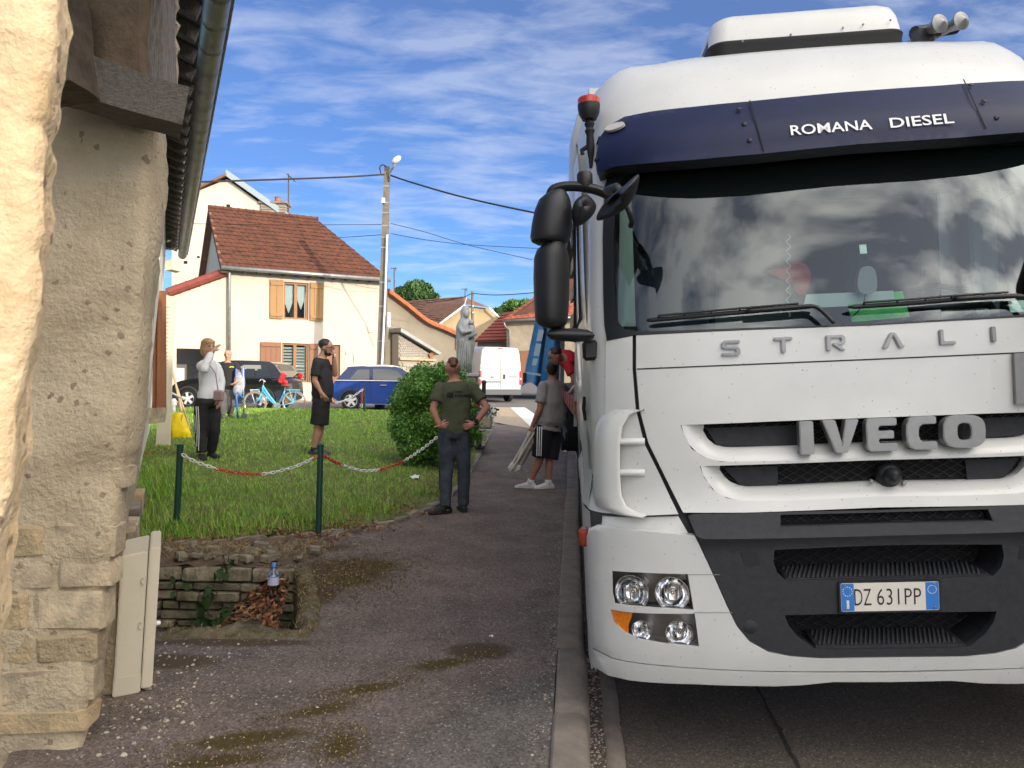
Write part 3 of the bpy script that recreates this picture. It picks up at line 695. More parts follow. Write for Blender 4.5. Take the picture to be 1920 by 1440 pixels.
def panel(name, outline, m, parent, off=0.0, th=.03, holes=(), step=.07, fn=None, smooth=True, fine=True, dfn=None):
    ex = []
    if fine:
        c0 = min(p[1] for p in outline); c1 = max(p[1] for p in outline)
        for sg in (-1, 1):
            for a in (.95, 1.03, 1.09, 1.13, 1.16, 1.18, 1.195, 1.21, 1.225, 1.235, 1.242):
                k = int((c1 - c0) / .06)
                for j in range(k + 1):
                    q = (sg * a, c0 + (c1 - c0) * (j + .5) / (k + 1))
                    if pin(q, outline) and not any(pin(q, h) for h in holes): ex.append(q)
    v2, fs = tri(outline, holes, step, ex)
    vs = [surf(a, c, off + (dfn(a, c) if dfn else 0), fn) for a, c in v2]
    cnt = {}
    for f in fs:
        for i in range(len(f)):
            e = (f[i], f[(i + 1) % len(f)]); cnt[e] = cnt.get(e, 0) + 1
    n = len(vs); rim = [e for e in cnt if (e[1], e[0]) not in cnt]
    used = {}
    for e in rim:
        for i in e:
            if i not in used: used[i] = len(vs); vs.append(vs[i] + TB * th)
    fs = list(fs) + [(e[1], e[0], used[e[0]], used[e[1]]) for e in rim]
    o = mk(name, vs, fs, m, parent)
    bm = bmesh.new(); bm.from_mesh(o.data); bmesh.ops.recalc_face_normals(bm, faces=bm.faces)
    if sum(f.normal.dot(-TB) * f.calc_area() for f in bm.faces) < 0: bmesh.ops.reverse_faces(bm, faces=bm.faces)
    for f in bm.faces: f.smooth = smooth
    bm.to_mesh(o.data); bm.free()
    try: o.data.set_sharp_from_angle(angle=R(40))
    except Exception: pass
    return o
def frame_at(px, py, off=0.0, fn=None):
    a, c = hit(px, py, off, fn); p = surf(a, c, off, fn); e = .02
    u = (surf(a + e, c, off, fn) - surf(a - e, c, off, fn)).normalized(); v = (surf(a, c + e, off, fn) - surf(a, c - e, off, fn)).normalized()
    n = v.cross(u).normalized()      # towards the viewer is -n? make it so
    if n.dot(TB) > 0: n = -n
    v = n.cross(u).normalized()
    if v.dot(TC) < 0: v = -v
    return p, u, v, n
def loc(fr, x, y, z=0.0): p, u, v, n = fr; return p + u * x + v * y + n * z
M_TW = mat('truck_white', (.63, .635, .605), .38, coat=.35, var=.10, vscale=2.2, speck=((.30, .27, .23), 230, .9978))
M_TD = mat('truck_dark_plastic', (.032, .034, .040), .55, var=.35, vscale=40, bump=.35, bscale=380)
M_TN = mat('truck_navy', (.008, .014, .055), .45, var=.3, vscale=5, bump=.05, bscale=300, spec=.3)
M_MESH = mat('grille_mesh_grey', (.075, .077, .082), .5)
M_BLK = mat('black_plastic', (.014, .015, .017), .45, var=.3, vscale=12, bump=.15, bscale=200)
M_RUB = mat('black_rubber', (.012, .012, .012), .7)
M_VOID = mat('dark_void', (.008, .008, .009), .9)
M_CHR = mat('chrome', (.85, .86, .88), .08, metal=1)
M_ALU = mat('brushed_metal', (.27, .265, .26), .36, metal=.55, var=.12, vscale=30)
M_SEAM = mat('panel_gap', (.03, .03, .03), .9)
truck = thing('truck', 'large white lorry with navy sun visor parked facing the viewer', 'truck', L2W(0, 1.0, 0))
T = truck
# --- main front panel with two scooped grille slots
fr_out = half([(1665, 609), (1400, 619), (1250, 626), (1193, 629), (1193, 692), (1199, 765), (1216, 830), (1243, 885), (1281, 961), (1400, 961), (1665, 951)])
s1o = half([(1665, 782), (1450, 790), (1276, 797), (1283, 818), (1297, 842), (1322, 858), (1352, 866), (1500, 863), (1665, 856)], step=.04)
s1i = half([(1665, 784), (1450, 792), (1319, 797), (1323, 812), (1332, 826), (1346, 837), (1368, 842), (1500, 838), (1665, 831)], step=.04)
s2o = half([(1665, 862), (1480, 869), (1312, 874), (1320, 895), (1336, 918), (1362, 934), (1395, 940), (1500, 938), (1665, 930)], step=.04)
s2i = half([(1665, 863), (1480, 870), (1350, 872), (1355, 887), (1367, 902), (1384, 913), (1408, 917), (1500, 914), (1665, 906)], step=.04)
fp = panel('front_panel', fr_out, M_TW, T, 0.0, .04, [s1o, s2o])
def match(lo, li, n=72):
    def rs(L):
        P = [V(p) for p in L]; d = [0]
        for i in range(len(P)): d.append(d[-1] + (P[(i + 1) % len(P)] - P[i]).length)
        out = []; k = 0
        for j in range(n):
            s = d[-1] * j / n
            while d[k + 1] < s: k += 1
            t = (s - d[k]) / (d[k + 1] - d[k]); out.append(tuple(P[k].lerp(P[(k + 1) % len(P)], t)))
        return out
    return rs(lo), rs(li)
for nm, so, si, dp in (('upper_scoop', s1o, s1i, .055), ('lower_scoop', s2o, s2i, .055)):
    lo, li = match(so, si); rr = []
    for k in range(6):
        t = k / 5; rr.append([surf(a0 + (a1 - a0) * t, c0 + (c1 - c0) * t, -dp * (t ** 1.6)) for (a0, c0), (a1, c1) in zip(lo, li)])
    rr.append([surf(a, c, -dp - .05) for a, c in li])
    weld(MB().grid(rr, closeu=True).build(nm, M_TW, fp, smooth='a'))
def diamond(parent, outline, off, px=.034, pz=.020, r=.0016, name='grille_mesh', m=None, depth=.008):
    b = MB(); a0 = min(p[0] for p in outline); a1 = max(p[0] for p in outline); c0 = min(p[1] for p in outline); c1 = max(p[1] for p in outline)
    H = c1 - c0; sl = px / pz
    for sg in (-1, 1):
        k = 0; start = a0 - H * sl
        while start + k * px * 2 < a1 + H * sl:
            base = start + k * px * 2; seg = []; nn = max(4, int(H / .012))
            for j in range(nn + 1):
                c = c0 + H * j / nn; a = base + sg * (c - c0) * sl + (H * sl if sg < 0 else 0)
                ok = pin((a, c), outline)
                if ok: seg.append((a, c))
                if (not ok or j == nn) and len(seg) > 1:
                    vs = []
                    for a_, c_ in (seg[0], seg[-1]):
                        p = surf(a_, c_, off); vs += [p - TA * r * 1.3, p - TB * .0015, p + TA * r * 1.3, p + TB * depth]
                    b.add(vs, [(0, 1, 5, 4), (1, 2, 6, 5), (2, 3, 7, 6), (3, 0, 4, 7)])
                    seg = []
                elif not ok: seg = []
            k += 1
    return b.build(name, m or M_MESH, parent)
def quadpx(pts, off, fn=None): return [hit(x, y, off, fn) for x, y in pts]
for nm, si in (('upper_grille', s1i), ('lower_grille', s2i)):
    g = panel(nm, si, M_VOID, T, -.10, .01, step=.12, fine=False); diamond(g, si, -.085, .030, .017)
# side blanking plates of the grilles (solid plastic with raised lattice)
for pts in ([(1325, 803), (1497, 797), (1497, 836), (1345, 836)], [(1357, 877), (1459, 874), (1459, 913), (1390, 912)]):
    q = quadpx(pts, -.07)
    for sg in (1, -1): panel('grille_blank', resample([(a * sg, c) for a, c in q], .06), M_TD, T, -.078, .01, step=.1, fine=False)
# horizontal crease under the model letters
for y0, xa in ((692, 1194),):
    P = [hit(x, y0 - (x - xa) * .0415, 0) for x in range(xa, 1660, 30)]; P = P + [(-a, c) for a, c in P[::-1]]
    b = MB(); b.grid([[surf(a, c - .003, .0015) for a, c in P], [surf(a, c, .0022) for a, c in P], [surf(a, c + .003, .0015) for a, c in P]]); b.build('panel_seam', M_SEAM, fp)
# --- lettering
def letters(word, xs, y0f, hpx, polys, m, off, th, parent, slant=0):
    for ch, (xc, yc, wpx) in zip(word, xs):
        fr = frame_at(xc, yc, off); d = (fr[0] - CAM).dot(_f); sx = wpx / FPX * d; sy = hpx / FPX * d
        outer, holes = polys[ch]
        v2, fs = tri(outer, holes); b = MB(); n = len(v2)
        f3 = lambda z, s=1.0: [loc(fr, (x - .5) * sx, (y - .5) * sy, z) for x, y in v2]
        cnt = {}
        for f in fs:
            for i in range(len(f)): cnt[(f[i], f[(i + 1) % len(f)])] = 1
        rim = [e for e in cnt if (e[1], e[0]) not in cnt]
        b.add(f3(th) + f3(0), list(fs) + [tuple(reversed([i + n for i in f])) for f in fs] + [(a, b_, b_ + n, a + n) for a, b_ in rim])
        o = b.build('letter', m, parent); fixn(o)
        bm = bmesh.new(); bm.from_mesh(o.data); ed = [e for e in bm.edges if len(e.link_faces) == 2 and e.calc_face_angle(0) > 1.0]
        bmesh.ops.bevel(bm, geom=ed, offset=min(.0035, th * .25), segments=2, affect='EDGES'); bm.to_mesh(o.data); bm.free()
def rnd_rect(x0, y0, x1, y1, r, n=5):
    P = []
    for cx, cy, a0 in ((x1 - r, y1 - r, 0), (x0 + r, y1 - r, 90), (x0 + r, y0 + r, 180), (x1 - r, y0 + r, 270)):
        P += [(cx + r * math.cos(R(a0 + 90 * k / n)), cy + r * math.sin(R(a0 + 90 * k / n))) for k in range(n + 1)]
    return P
def ell(cx, cy, rx, ry, n=22, p=2.6): 
    out = []
    for k in range(n):
        c, s = math.cos(2 * math.pi * k / n), math.sin(2 * math.pi * k / n)
        out.append((cx + rx * math.copysign(abs(c) ** (2 / p), c), cy + ry * math.copysign(abs(s) ** (2 / p), s)))
    return out
IV = {'I': ([(0, 0), (1, 0), (1, 1), (0, 1)], []), 'V': ([(.34, 0), (.66, 0), (1, 1), (.64, 1), (.52, .30), (.36, 1), (0, 1)], []),
      'E': ([(.16, 0), (1, 0), (1, .24), (.45, .24), (.40, .30), (.40, .38), (.90, .38), (.90, .62), (.40, .62), (.40, .70), (.45, .77), (1, .77), (1, 1), (.16, 1), (.05, .95), (0, .84), (0, .16), (.05, .05)], []),
      'C': ([(.30, 0), (1, 0), (1, .24), (.56, .24), (.46, .30), (.42, .42), (.42, .58), (.46, .70), (.56, .77), (1, .77), (1, 1), (.30, 1), (.12, .93), (.02, .75), (0, .5), (.02, .25), (.12, .07)], []),
      'O': (ell(.5, .5, .5, .5, 26, 3.0), [ell(.5, .5, .16, .26, 16, 3)[::-1]])}
letters('IVECO', [(1507, 820, 25), (1570, 817, 66), (1645, 814, 55), (1718, 811, 55), (1797, 808, 77)], 0, 61, IV, M_ALU, -.012, .05, T)
SM = 'S'
ST = {'S': ([(0, 0), (.86, 0), (1, .14), (1, .42), (.86, .58), (.24, .62), (.24, .76), (.32, .80), (1, .80), (1, 1), (.16, 1), (0, .86), (0, .58), (.14, .44), (.76, .40), (.76, .24), (.68, .20), (0, .20)], []),
      'T': ([(.38, 0), (.62, 0), (.62, .80), (1, .80), (1, 1), (0, 1), (0, .80), (.38, .80)], []),
      'R': ([(0, 0), (.24, 0), (.24, .8), (.76, .8), (.78, .74), (.78, .62), (.74, .56), (.34, .50), (.34, .38), (.74, 0), (1, 0), (.66, .34), (.90, .38), (1, .5), (1, .86), (.86, 1), (0, 1)], []),
      'A': ([(0, 0), (.25, 0), (.44, .66), (.50, .78), (.56, .66), (.75, 0), (1, 0), (.66, .88), (.58, 1), (.42, 1), (.34, .88)], []),
      'L': ([(0, 0), (1, 0), (1, .22), (.26, .22), (.26, 1), (0, 1)], []), 'I': ([(0, 0), (1, 0), (1, 1), (0, 1)], [])}
letters('STRALIS', [(1370, 653, 34), (1468, 647, 34), (1566, 643, 35), (1673, 638, 40), (1775, 632, 29), (1861, 627, 9), (1958, 622, 34)], 0, 29, ST, M_ALU, .001, .012, T)
# --- black gaps beside the front panel, corner panels
gp_l = [(1186, 629), (1193, 629), (1193, 692), (1199, 765), (1216, 830), (1243, 885), (1281, 961), (1300, 1000), (1292, 1002), (1272, 962), (1236, 888), (1208, 832), (1192, 767), (1186, 692)]
cp_l = [(1136, 640), (1186, 630), (1186, 692), (1192, 767), (1208, 832), (1236, 888), (1272, 964), (1226, 966), (1160, 966), (1138, 950), (1134, 900), (1134, 800), (1135, 700)]
lp_l = [(1130, 968), (1272, 968), (1292, 1003), (1128, 990)]
for sg in (1, -1):
    f = lambda L, off: resample([(a * sg, c) for a, c in (L if sg > 0 else L[::-1])], .04)
    panel('shut_gap', f(quadpx(gp_l, -.03), 0), M_RUB, T, -.032, .01, step=.1, fine=False)
    cp = panel('corner_panel', f(quadpx(cp_l, 0), 0), M_TW, T, 0.0, .04, step=.05)
    panel('lower_corner_panel', f(quadpx(lp_l, -.03), 0), M_TW, T, -.03, .04, step=.05)
    # wind deflector vane standing off the corner with two ribs
    inn = [(1207, 768), (1180, 777), (1165, 800), (1160, 835), (1160, 890), (1163, 930), (1172, 950), (1195, 962), (1215, 966)]
    out = [(1152, 767), (1134, 782), (1121, 806), (1118, 845), (1118, 895), (1121, 930), (1132, 950), (1160, 966), (1205, 974)]
    rr = []
    for (xi, yi), (xo, yo), k in zip(inn, out, range(9)):
        e = min(k, 8 - k); lift = [.012, .03, .05, .06, .06][min(e, 4)]
        ai, ci = hit(xi, yi, lift); ao, co = hit(max(xo, 1131), yo, lift * .6); 
        q0 = V((ai, Fb(ai, ci) - lift, ci)); dep = Fb(ao, co) - lift * .2
        q2 = V((ao - [.005, .02, .035, .045, .045][min(e, 4)], dep + .03, co)); q1 = (q0 + q2) / 2 + V((-.015, -.03, 0)); q3 = q2 + V((.025, .10, 0))
        rr.append([L2W(p.x * sg, p.y, p.z) for p in spline([q0 + V((.004, .02, 0)), q0, q1, q2, q3], 4)])
    weld(MB().grid(rr).build('wind_vane', M_TW, cp, smooth=True))
    for y in (828, 886):
        a, c = hit(1185, y, 0); b = MB(); M = Matrix((TA * 1, TB, TC)).transposed()
        rr = []
        for t in [k / 8 for k in range(9)]:
            aa = a - .075 + .13 * t; hgt = .05 * (1 - t) ** .7 + .001
            rr.append([L2W(sg * aa, Fb(aa, c + dz) - hg, c + dz) for dz, hg in ((.016, 0), (.012, hgt * .8), (0, hgt), (-.012, hgt * .8), (-.018, 0))])
        b.grid(rr); b.build('vane_rib', M_TW, cp, smooth=True)
# --- bumper: white U, dark centre
bw_l = [(1302, 1003), (1200, 994), (1150, 988), (1122, 986), (1104, 994), (1100, 1010), (1101, 1100), (1103, 1205), (1112, 1213), (1150, 1232), (1250, 1246), (1440, 1256), (1665, 1256)]
def bup(L, mir): 
    q = [hit(x, y, 0) for x, y in L]; return q
inner = [(1665, 1231), (1535, 1233), (1480, 1229), (1440, 1221), (1404, 1201), (1380, 1172), (1362, 1135), (1340, 1085), (1302, 1003)]
Lw = [hit(x, y) for x, y in bw_l] + [hit(x, y) for x, y in inner[:-1]]
bumL = [hit(x, y) for x, y in bw_l]; bumL[-1] = (0, bumL[-1][1]); innL = [hit(x, y) for x, y in inner]; innL[0] = (0, innL[0][1])
bum = bumL + [(-a, c) for a, c in bumL[::-1]][1:]
inn2 = [(-a, c) for a, c in innL[::-1]][1:-1] + innL[:-1] 
bum_out = resample(bum + inn2, .045)
hl1 = [(1148, 1069), (1200, 1072), (1289, 1075), (1300, 1142), (1200, 1136), (1154, 1131), (1149, 1110)]
hl2 = [(1144, 1141), (1186, 1147), (1240, 1149), (1302, 1149), (1310, 1211), (1250, 1206), (1196, 1196), (1172, 1184), (1152, 1165)]
H1 = quadpx(hl1, 0); H2 = quadpx(hl2, 0)
holes = [resample([(a * s, c) for a, c in h], .03) for h in (H1, H2) for s in (1, -1)]
bumper = panel('bumper', bum_out, M_TW, T, 0.012, .05, holes, step=.05)
lip_l = [(1665, 1259), (1440, 1258), (1250, 1248), (1150, 1234), (1112, 1216), (1103, 1209), (1104, 1226), (1114, 1248), (1140, 1264), (1180, 1273), (1300, 1280), (1452, 1284), (1500, 1282), (1560, 1276), (1665, 1276)]
panel('bumper_lip', half(lip_l), M_TW, T, .016, .06, step=.05)
panel('under_skirt', half([(1665, 1270), (1300, 1270), (1140, 1255), (1150, 1278), (1300, 1292), (1665, 1296)]), M_BLK, T, -.10, .05, fine=False)
blk_l = [(1665, 956), (1500, 959), (1300, 964), (1290, 968), (1304, 1003), (1342, 1085), (1364, 1135), (1382, 1172), (1406, 1200), (1441, 1219), (1480, 1227), (1535, 1231), (1665, 1229)]
o1 = half([(1665, 1021), (1560, 1025), (1451, 1030), (1449, 1052), (1456, 1072), (1472, 1087), (1560, 1086), (1665, 1083)], step=.04)
o2 = half([(1665, 1147), (1560, 1150), (1470, 1152), (1478, 1172), (1494, 1192), (1524, 1214), (1560, 1216), (1665, 1215)], step=.04)
o0 = half([(1665, 960), (1463, 965), (1463, 987), (1665, 981)], step=.05)
def blk_d(a, c): # raised horizontal lip under the top slot
    cl = interp([(-1.3, hit(1310, 1008)[1]), (0, hit(1665, 996)[1]), (1.3, hit(1310, 1008)[1])], a)
    return .028 * max(0, 1 - abs((c - cl) / .028)) + (.0 if c > cl else .006)
cb = panel('bumper_centre', half(blk_l), M_TD, T, 0.004, .05, [o0, o1, o2], step=.035, fine=False, dfn=blk_d)
for nm, oo, dp in (('top_slot', o0, .05), ('upper_step_recess', o1, .17), ('lower_step_recess', o2, .17)):
    P = oo; rr = [[surf(a, c, -.03) for a, c in P], [surf(a, c, -dp) for a, c in P]]
    bq = MB().grid(rr, closeu=True); bq.build(nm, M_TD, cb)
    g = panel(nm + '_back', P, M_VOID, T, -dp - .005, .01, step=.1, fine=False); diamond(g, P, -dp + .012, .034, .019)
for yy, x0, x1, y2, xx0 in ((1064, 1468, 1658, 1088, 1474), (1191, 1522, 1660, 1214, 1530)):
    a0, c0 = hit(xx0, y2, 0); a1 = -a0; b = MB(); cf = c0 + .006
    cbk = cf + .016
    b.add([L2W(a0, Fb(a0, cf) + .004, cf), L2W(a1, Fb(a1, cf) + .004, cf), L2W(a1, Fb(a1, cf) + .17, cbk), L2W(a0, Fb(a0, cf) + .17, cbk), L2W(a0, Fb(a0, cf) + .004, cf - .03), L2W(a1, Fb(a1, cf) + .004, cf - .03)], [(0, 1, 2, 3), (4, 5, 1, 0)])
    st = b.build('step_tread', M_TD, T); b = MB()
    nx = int((a1 - a0) / .020)
    for i in range(nx):
        for j in range(6):
            a = a0 + .02 + (a1 - a0 - .04) * (i + (.5 if j % 2 else 0)) / nx; bb = Fb(a0, cf) + .022 + j * .024; cc = cf + .016 * (bb - Fb(a0, cf)) / .17
            p = L2W(a, bb, cc); b.add([p - TA * .006 - TB * .008, p + TA * .006 - TB * .008, p + TA * .006 + TB * .008, p - TA * .006 + TB * .008, p + TC * .012], [(0, 1, 4), (1, 2, 4), (2, 3, 4), (3, 0, 4)])
    b.build('tread_studs', M_TD, st, kind='stuff')
for sg in (1, -1):     # blanking squares, screw covers, towing-eye caps
    for pts in ([(1480, 1093), (1572, 1090), (1574, 1142), (1481, 1146)],):
        q = quadpx(pts, 0); panel('cover_plate', resample([(a * sg, c) for a, c in q], .05), M_BLK, T, .009, .01, step=.1, fine=False)
    q = quadpx([(1386, 1033), (1418, 1032), (1424, 1058), (1396, 1060)], 0); panel('jacking_cap', resample([(a * sg, c) for a, c in q], .03), M_BLK, T, .012, .01, step=.1, fine=False)
    a, c = hit(1407, 1174); b = MB(); b.lathe(surf(a * sg, c, .004), [(.03, 0), (.03, .006), (.026, .009)], -TB, 20); b.build('round_cap', M_TD, T, smooth='a')
# camera / headlamp washer ball in the lower grille and its bolts
fr = frame_at(1668, 891, -.03); b = MB(); b.lathe(fr[0] - fr[3] * .03, [(.052, 0), (.052, .03), (.044, .045), (.036, .05), (.036, .062), (.024, .085), (.012, .095)], fr[3], 24); b.build('reversing_camera', M_BLK, T, smooth='a')
for x, y in ((1632, 902), (1693, 905)):
    f2 = frame_at(x, y, -.03); b = MB(); b.lathe(f2[0], [(.010, 0), (.010, .012), (.006, .016)], f2[3], 8); b.build('bolt', M_ALU, T)
# --- number plate
fr = frame_at(1666, 1117, .012); pw, ph = .392, .118
b = MB(); b.prism([loc(fr, x, y, .004) for x, y in rnd_rect(-pw / 2 - .008, -ph / 2 - .008, pw / 2 + .008, ph / 2 + .008, .008, 3)], fr[3] * .008); plate = b.build('number_plate', M_BLK, T); fixn(plate)
def flat(name, poly, z, m, par): return mk(name, [loc(fr, x, y, z) for x, y in poly], [tuple(range(len(poly)))], m, par)
M_PB = mat('plate_blue', (.035, .19, .56), .4); M_PW = mat('plate_white', (.72, .68, .60), .45, var=.06, vscale=30)
flat('plate_field', rnd_rect(-pw / 2, -ph / 2, pw / 2, ph / 2, .006, 3), .0125, M_PW, plate)
flat('blue_band', [(-pw / 2 + .001, -ph / 2 + .002), (-.143, -ph / 2 + .002), (-.143, ph / 2 - .002), (-pw / 2 + .001, ph / 2 - .002)], .0130, M_PB, plate)
flat('blue_band', [(.143, -ph / 2 + .002), (pw / 2 - .001, -ph / 2 + .002), (pw / 2 - .001, ph / 2 - .002), (.143, ph / 2 - .002)], .0130, M_PB, plate)
M_INK = mat('plate_ink', (.02, .02, .025), .5)
def text_on(fr, s, cx, cy, wid, hei, z, m, par, bold=0.0, ext=.0004, name='lettering', spacing=1.0, shear=0.0):
    vs, fs = textmesh(s, 1.0, bold, 0.0, spacing); xs = [v.x for v in vs]; ys = [v.y for v in vs]
    x0, x1, y0, y1 = min(xs), max(xs), min(ys), max(ys)
    return mk(name, [loc(fr, cx + ((v.x - x0) / (x1 - x0) - .5) * wid, cy + ((v.y - y0) / (y1 - y0) - .5) * hei + ((v.x - x0) / (x1 - x0) - .5) * shear, z) for v in vs], fs, m, par)
text_on(fr, 'DZ', -.108, 0, .068, .068, .0135, M_INK, plate, -.006)
text_on(fr, '631PP', .037, 0, .176, .068, .0135, M_INK, plate, -.006, spacing=1.05)
text_on(fr, 'I', -.169, -.030, .010, .036, .0135, M_PW, plate)
for k in range(12): 
    a = 2 * math.pi * k / 12; flat('plate_star', [(-.169 + .019 * math.cos(a) + .0028 * math.cos(t), .024 + .019 * math.sin(a) + .0028 * math.sin(t)) for t in (.3, 1.9, 3.4, 5)], .0135, mat('star_yellow', (.8, .7, .2), .5), plate)
rg = MB(); rg.grid([[loc(fr, .169 + r * math.cos(2 * math.pi * k / 20), .027 + r * math.sin(2 * math.pi * k / 20), .0135) for k in range(20)] for r in (.016, .018)], closeu=True); rg.build('plate_ring', M_PW, plate)
for x in (-.178, .178):
    for y in (-.048, .048): b = MB(); b.lathe(loc(fr, x, y, .0125), [(.005, 0), (.005, .003), (.003, .005)], fr[3], 8); b.build('plate_screw', M_ALU, plate)
# --- headlamps
M_LENS = glass('lamp_glass', (.99, .99, .99), .7); M_LG = mat('lamp_grey', (.24, .225, .21), .35, metal=.4, var=.15, vscale=20); M_OR = mat('amber_lens', (.80, .22, .01), .25, var=.35, vscale=60, coat=.5)
M_REF = mat('reflector', (.95, .95, .95), .07, metal=1, bump=.06, bscale=50)
for sg in (1, -1):
    h1 = resample([(a * sg, c) for a, c in H1], .03); h2 = resample([(a * sg, c) for a, c in H2], .03)
    fixw = lambda L: L
    lamp = panel('headlamp', h1, M_LG, T, -.078, .01, step=.05, fine=False)
    MB().grid([[surf(a, c, .0) for a, c in h1], [surf(a, c, -.085) for a, c in h1]], closeu=True).build('lamp_wall', M_BLK, lamp)
    lamp2 = panel('fog_lamp', h2, M_LG, T, -.072, .01, step=.05, fine=False)
    MB().grid([[surf(a, c, .0) for a, c in h2], [surf(a, c, -.08) for a, c in h2]], closeu=True).build('lamp_wall', M_TW, lamp2)
    am = resample([(a * sg, c) for a, c in quadpx([(1144, 1141), (1186, 1147), (1184, 1158), (1179, 1168), (1178, 1188), (1165, 1179), (1152, 1163)], 0)], .02)
    panel('indicator', am, M_OR, T, .002, .03, step=.02, fine=False)
    for (x, y, rp, par, dep) in ((1192, 1104, 31, lamp, -.075), (1262, 1106, 29.5, lamp, -.075), (1209, 1174, 18, lamp2, -.068), (1275, 1180, 23, lamp2, -.068)):
        f2 = frame_at(x, y, dep); rr = rp * .00238; a, c = hit(x, y, dep)
        cpt = L2W(a * sg, Fb(a, c) - dep, c); nn = V(f2[3]); nn = nn - TA * (2 * nn.dot(TA)) if sg < 0 else nn
        b = MB(); b.lathe(cpt + nn * .05, [(rr * 1.06, -.05), (rr * 1.06, .012), (rr, .012), (rr * .93, -.004), (rr * .7, -.022), (rr * .4, -.033), (rr * .12, -.036)], nn, 28); bo = b.build('reflector', M_REF, par, smooth='a')
        b = MB(); b.lathe(cpt + nn * .03, [(rr * .16, -.02), (rr * .16, .012), (rr * .08, .022)], nn, 12); b.build('bulb', M_CHR, bo, smooth=True)
        u = f2[1]; b = MB()
        for k in range(7):
            t = -.75 + k * .25; hh = math.sqrt(max(.02, 1 - t * t)) * rr * .8; p = cpt + nn * .034 + TA * (t * rr)
            if abs(t) > .2: b.box(p - nn * .01 * (1 - abs(t)), (rr * .07, .004, hh * 1.2), Matrix((TA, TB, TC)).transposed())
        b.build('reflector_flute', M_CHR, bo)
    panel('lamp_lens', h1, M_LENS, T, -.004, .002, step=.05, fine=False); panel('fog_lens', h2, M_LENS, T, -.004, .002, step=.05, fine=False)
    # red side marker on the bumper corner
    b = MB(); p = L2W(sg * -1.25, .40, hit(1104, 1018)[1]); b.box(p, (.05, .085, .085), Matrix((TA, TB, TC)).transposed(), bev=.014); b.build('side_marker', mat('red_orange_lens', (.42, .05, .015), .3, var=.3, vscale=40, coat=.4), T, smooth='a')
b = MB()
for sg in (-1, 1):    # panel lines on the bumper corner
    for pts in ([(1288, 1076), (1348, 1076)], [(1300, 1147), (1372, 1147)]):
        P = [hit(lerp(pts[0][0], pts[1][0], k / 6), lerp(pts[0][1], pts[1][1], k / 6)) for k in range(7)]
        b.grid([[surf(a * sg, c - .0015, .0135) for a, c in P], [surf(a * sg, c + .0015, .0135) for a, c in P]])
b.build('bumper_seam', mat('seam_grey', (.25, .25, .24), .8), bumper)
# ---------------------------------------------------------------- truck: glass, visor, roof
M_WS = glass('windscreen_glass', (.74, .88, .85), 1.05, .0)
gl_l = [(1665, 606), (1400, 615), (1205, 622), (1170, 617), (1156, 600), (1152, 560), (1150, 450), (1156, 350), (1180, 322), (1300, 308), (1665, 275)]
su_l = [(1665, 262), (1300, 296), (1170, 312), (1140, 330), (1133, 350), (1130, 450), (1131, 560), (1133, 610), (1138, 639), (1186, 629), (1193, 628), (1400, 618), (1665, 608)]
glo = half(gl_l, step=.05)
panel('windscreen_frame', half(su_l, step=.05), M_BLK, T, .004, .05, [glo], step=.05)
glo2 = half([(1665, 609), (1400, 618), (1200, 625), (1160, 620), (1146, 600), (1144, 450), (1150, 345), (1175, 315), (1300, 303), (1665, 270)], -.012, step=.06)
panel('windscreen', glo2, M_WS, T, -.012, .004, step=.06, fine=False)
panel('header_shade_panel', half([(1665, 268), (1300, 300), (1180, 315), (1192, 385), (1268, 392), (1665, 365)], -.03), M_VOID, T, -.05, .02, step=.08, fine=False)  # black panel stands in for the interior shade behind the upper glass
# visor
CVT, CVB = 2.90, 2.58
def Fv(a, c):
    x = min(.9995, abs(a) / 1.215); t = (c - CVB) / (CVT - CVB)
    base = .15 + .21 * t - .05 * math.sin(math.pi * max(0, min(1, t)))
    if abs(a) / 1.215 > .9995: return base + .62 + (abs(a) / 1.215 - .9995) * 40
    return base + .62 * (1 - (1 - x ** 3.2) ** (1 / 3.2))
vt = [(1665, 167), (1404, 190), (1300, 200), (1220, 209), (1170, 219), (1140, 236), (1124, 258)]
vb = [(1116, 300), (1120, 326), (1150, 314), (1220, 307), (1300, 301), (1425, 290), (1665, 268)]
vis_o = half(vt + vb, 0, Fv, .05, .045)
crs = [(hit(x, y, 0, Fv)) for x, y in ((1130, 268), (1180, 250), (1280, 240), (1412, 227), (1665, 203))]
def vis_d(a, c):
    cl = interp(sorted(crs), -abs(a)); return .012 * sstep(.03, -.03, c - cl) 
vis = panel('sun_visor', vis_o, M_TN, T, 0, .03, fn=Fv, step=.04, dfn=vis_d)
P = [hit(x, y, 0, Fv) for x, y in vb[1:]]; P[-1] = (0, P[-1][1]); P = P + [(-a, c - .045 * a) for a, c in P[::-1]][1:]
MB().grid([[L2W(a, Fv(a, c) - .008, c) for a, c in P], [L2W(a * .985, Fv(a, c) + .10, c - .012) for a, c in P], [L2W(a * .97, Fb(a * .97, c + .02) + .02, c + .02) for a, c in P]]).build('visor_underside', M_BLK, vis, smooth=True)
for (x0, y0, x1, y1) in ((1404, 190, 1430, 285), (1803, 151, 1845, 244)):
    PP = [hit(lerp(x0, x1, t), lerp(y0, y1, t), 0, Fv) for t in [k / 10 for k in range(11)]]
    for sg in (1,):
        b = MB(); b.grid([[L2W(sg * a - .003, Fv(a, c) - .0165 - 0 * vis_d(a, c), c) for a, c in PP], [L2W(sg * a + .003, Fv(a, c) - .0165, c) for a, c in PP]]); b.build('visor_seam', M_VOID, vis)
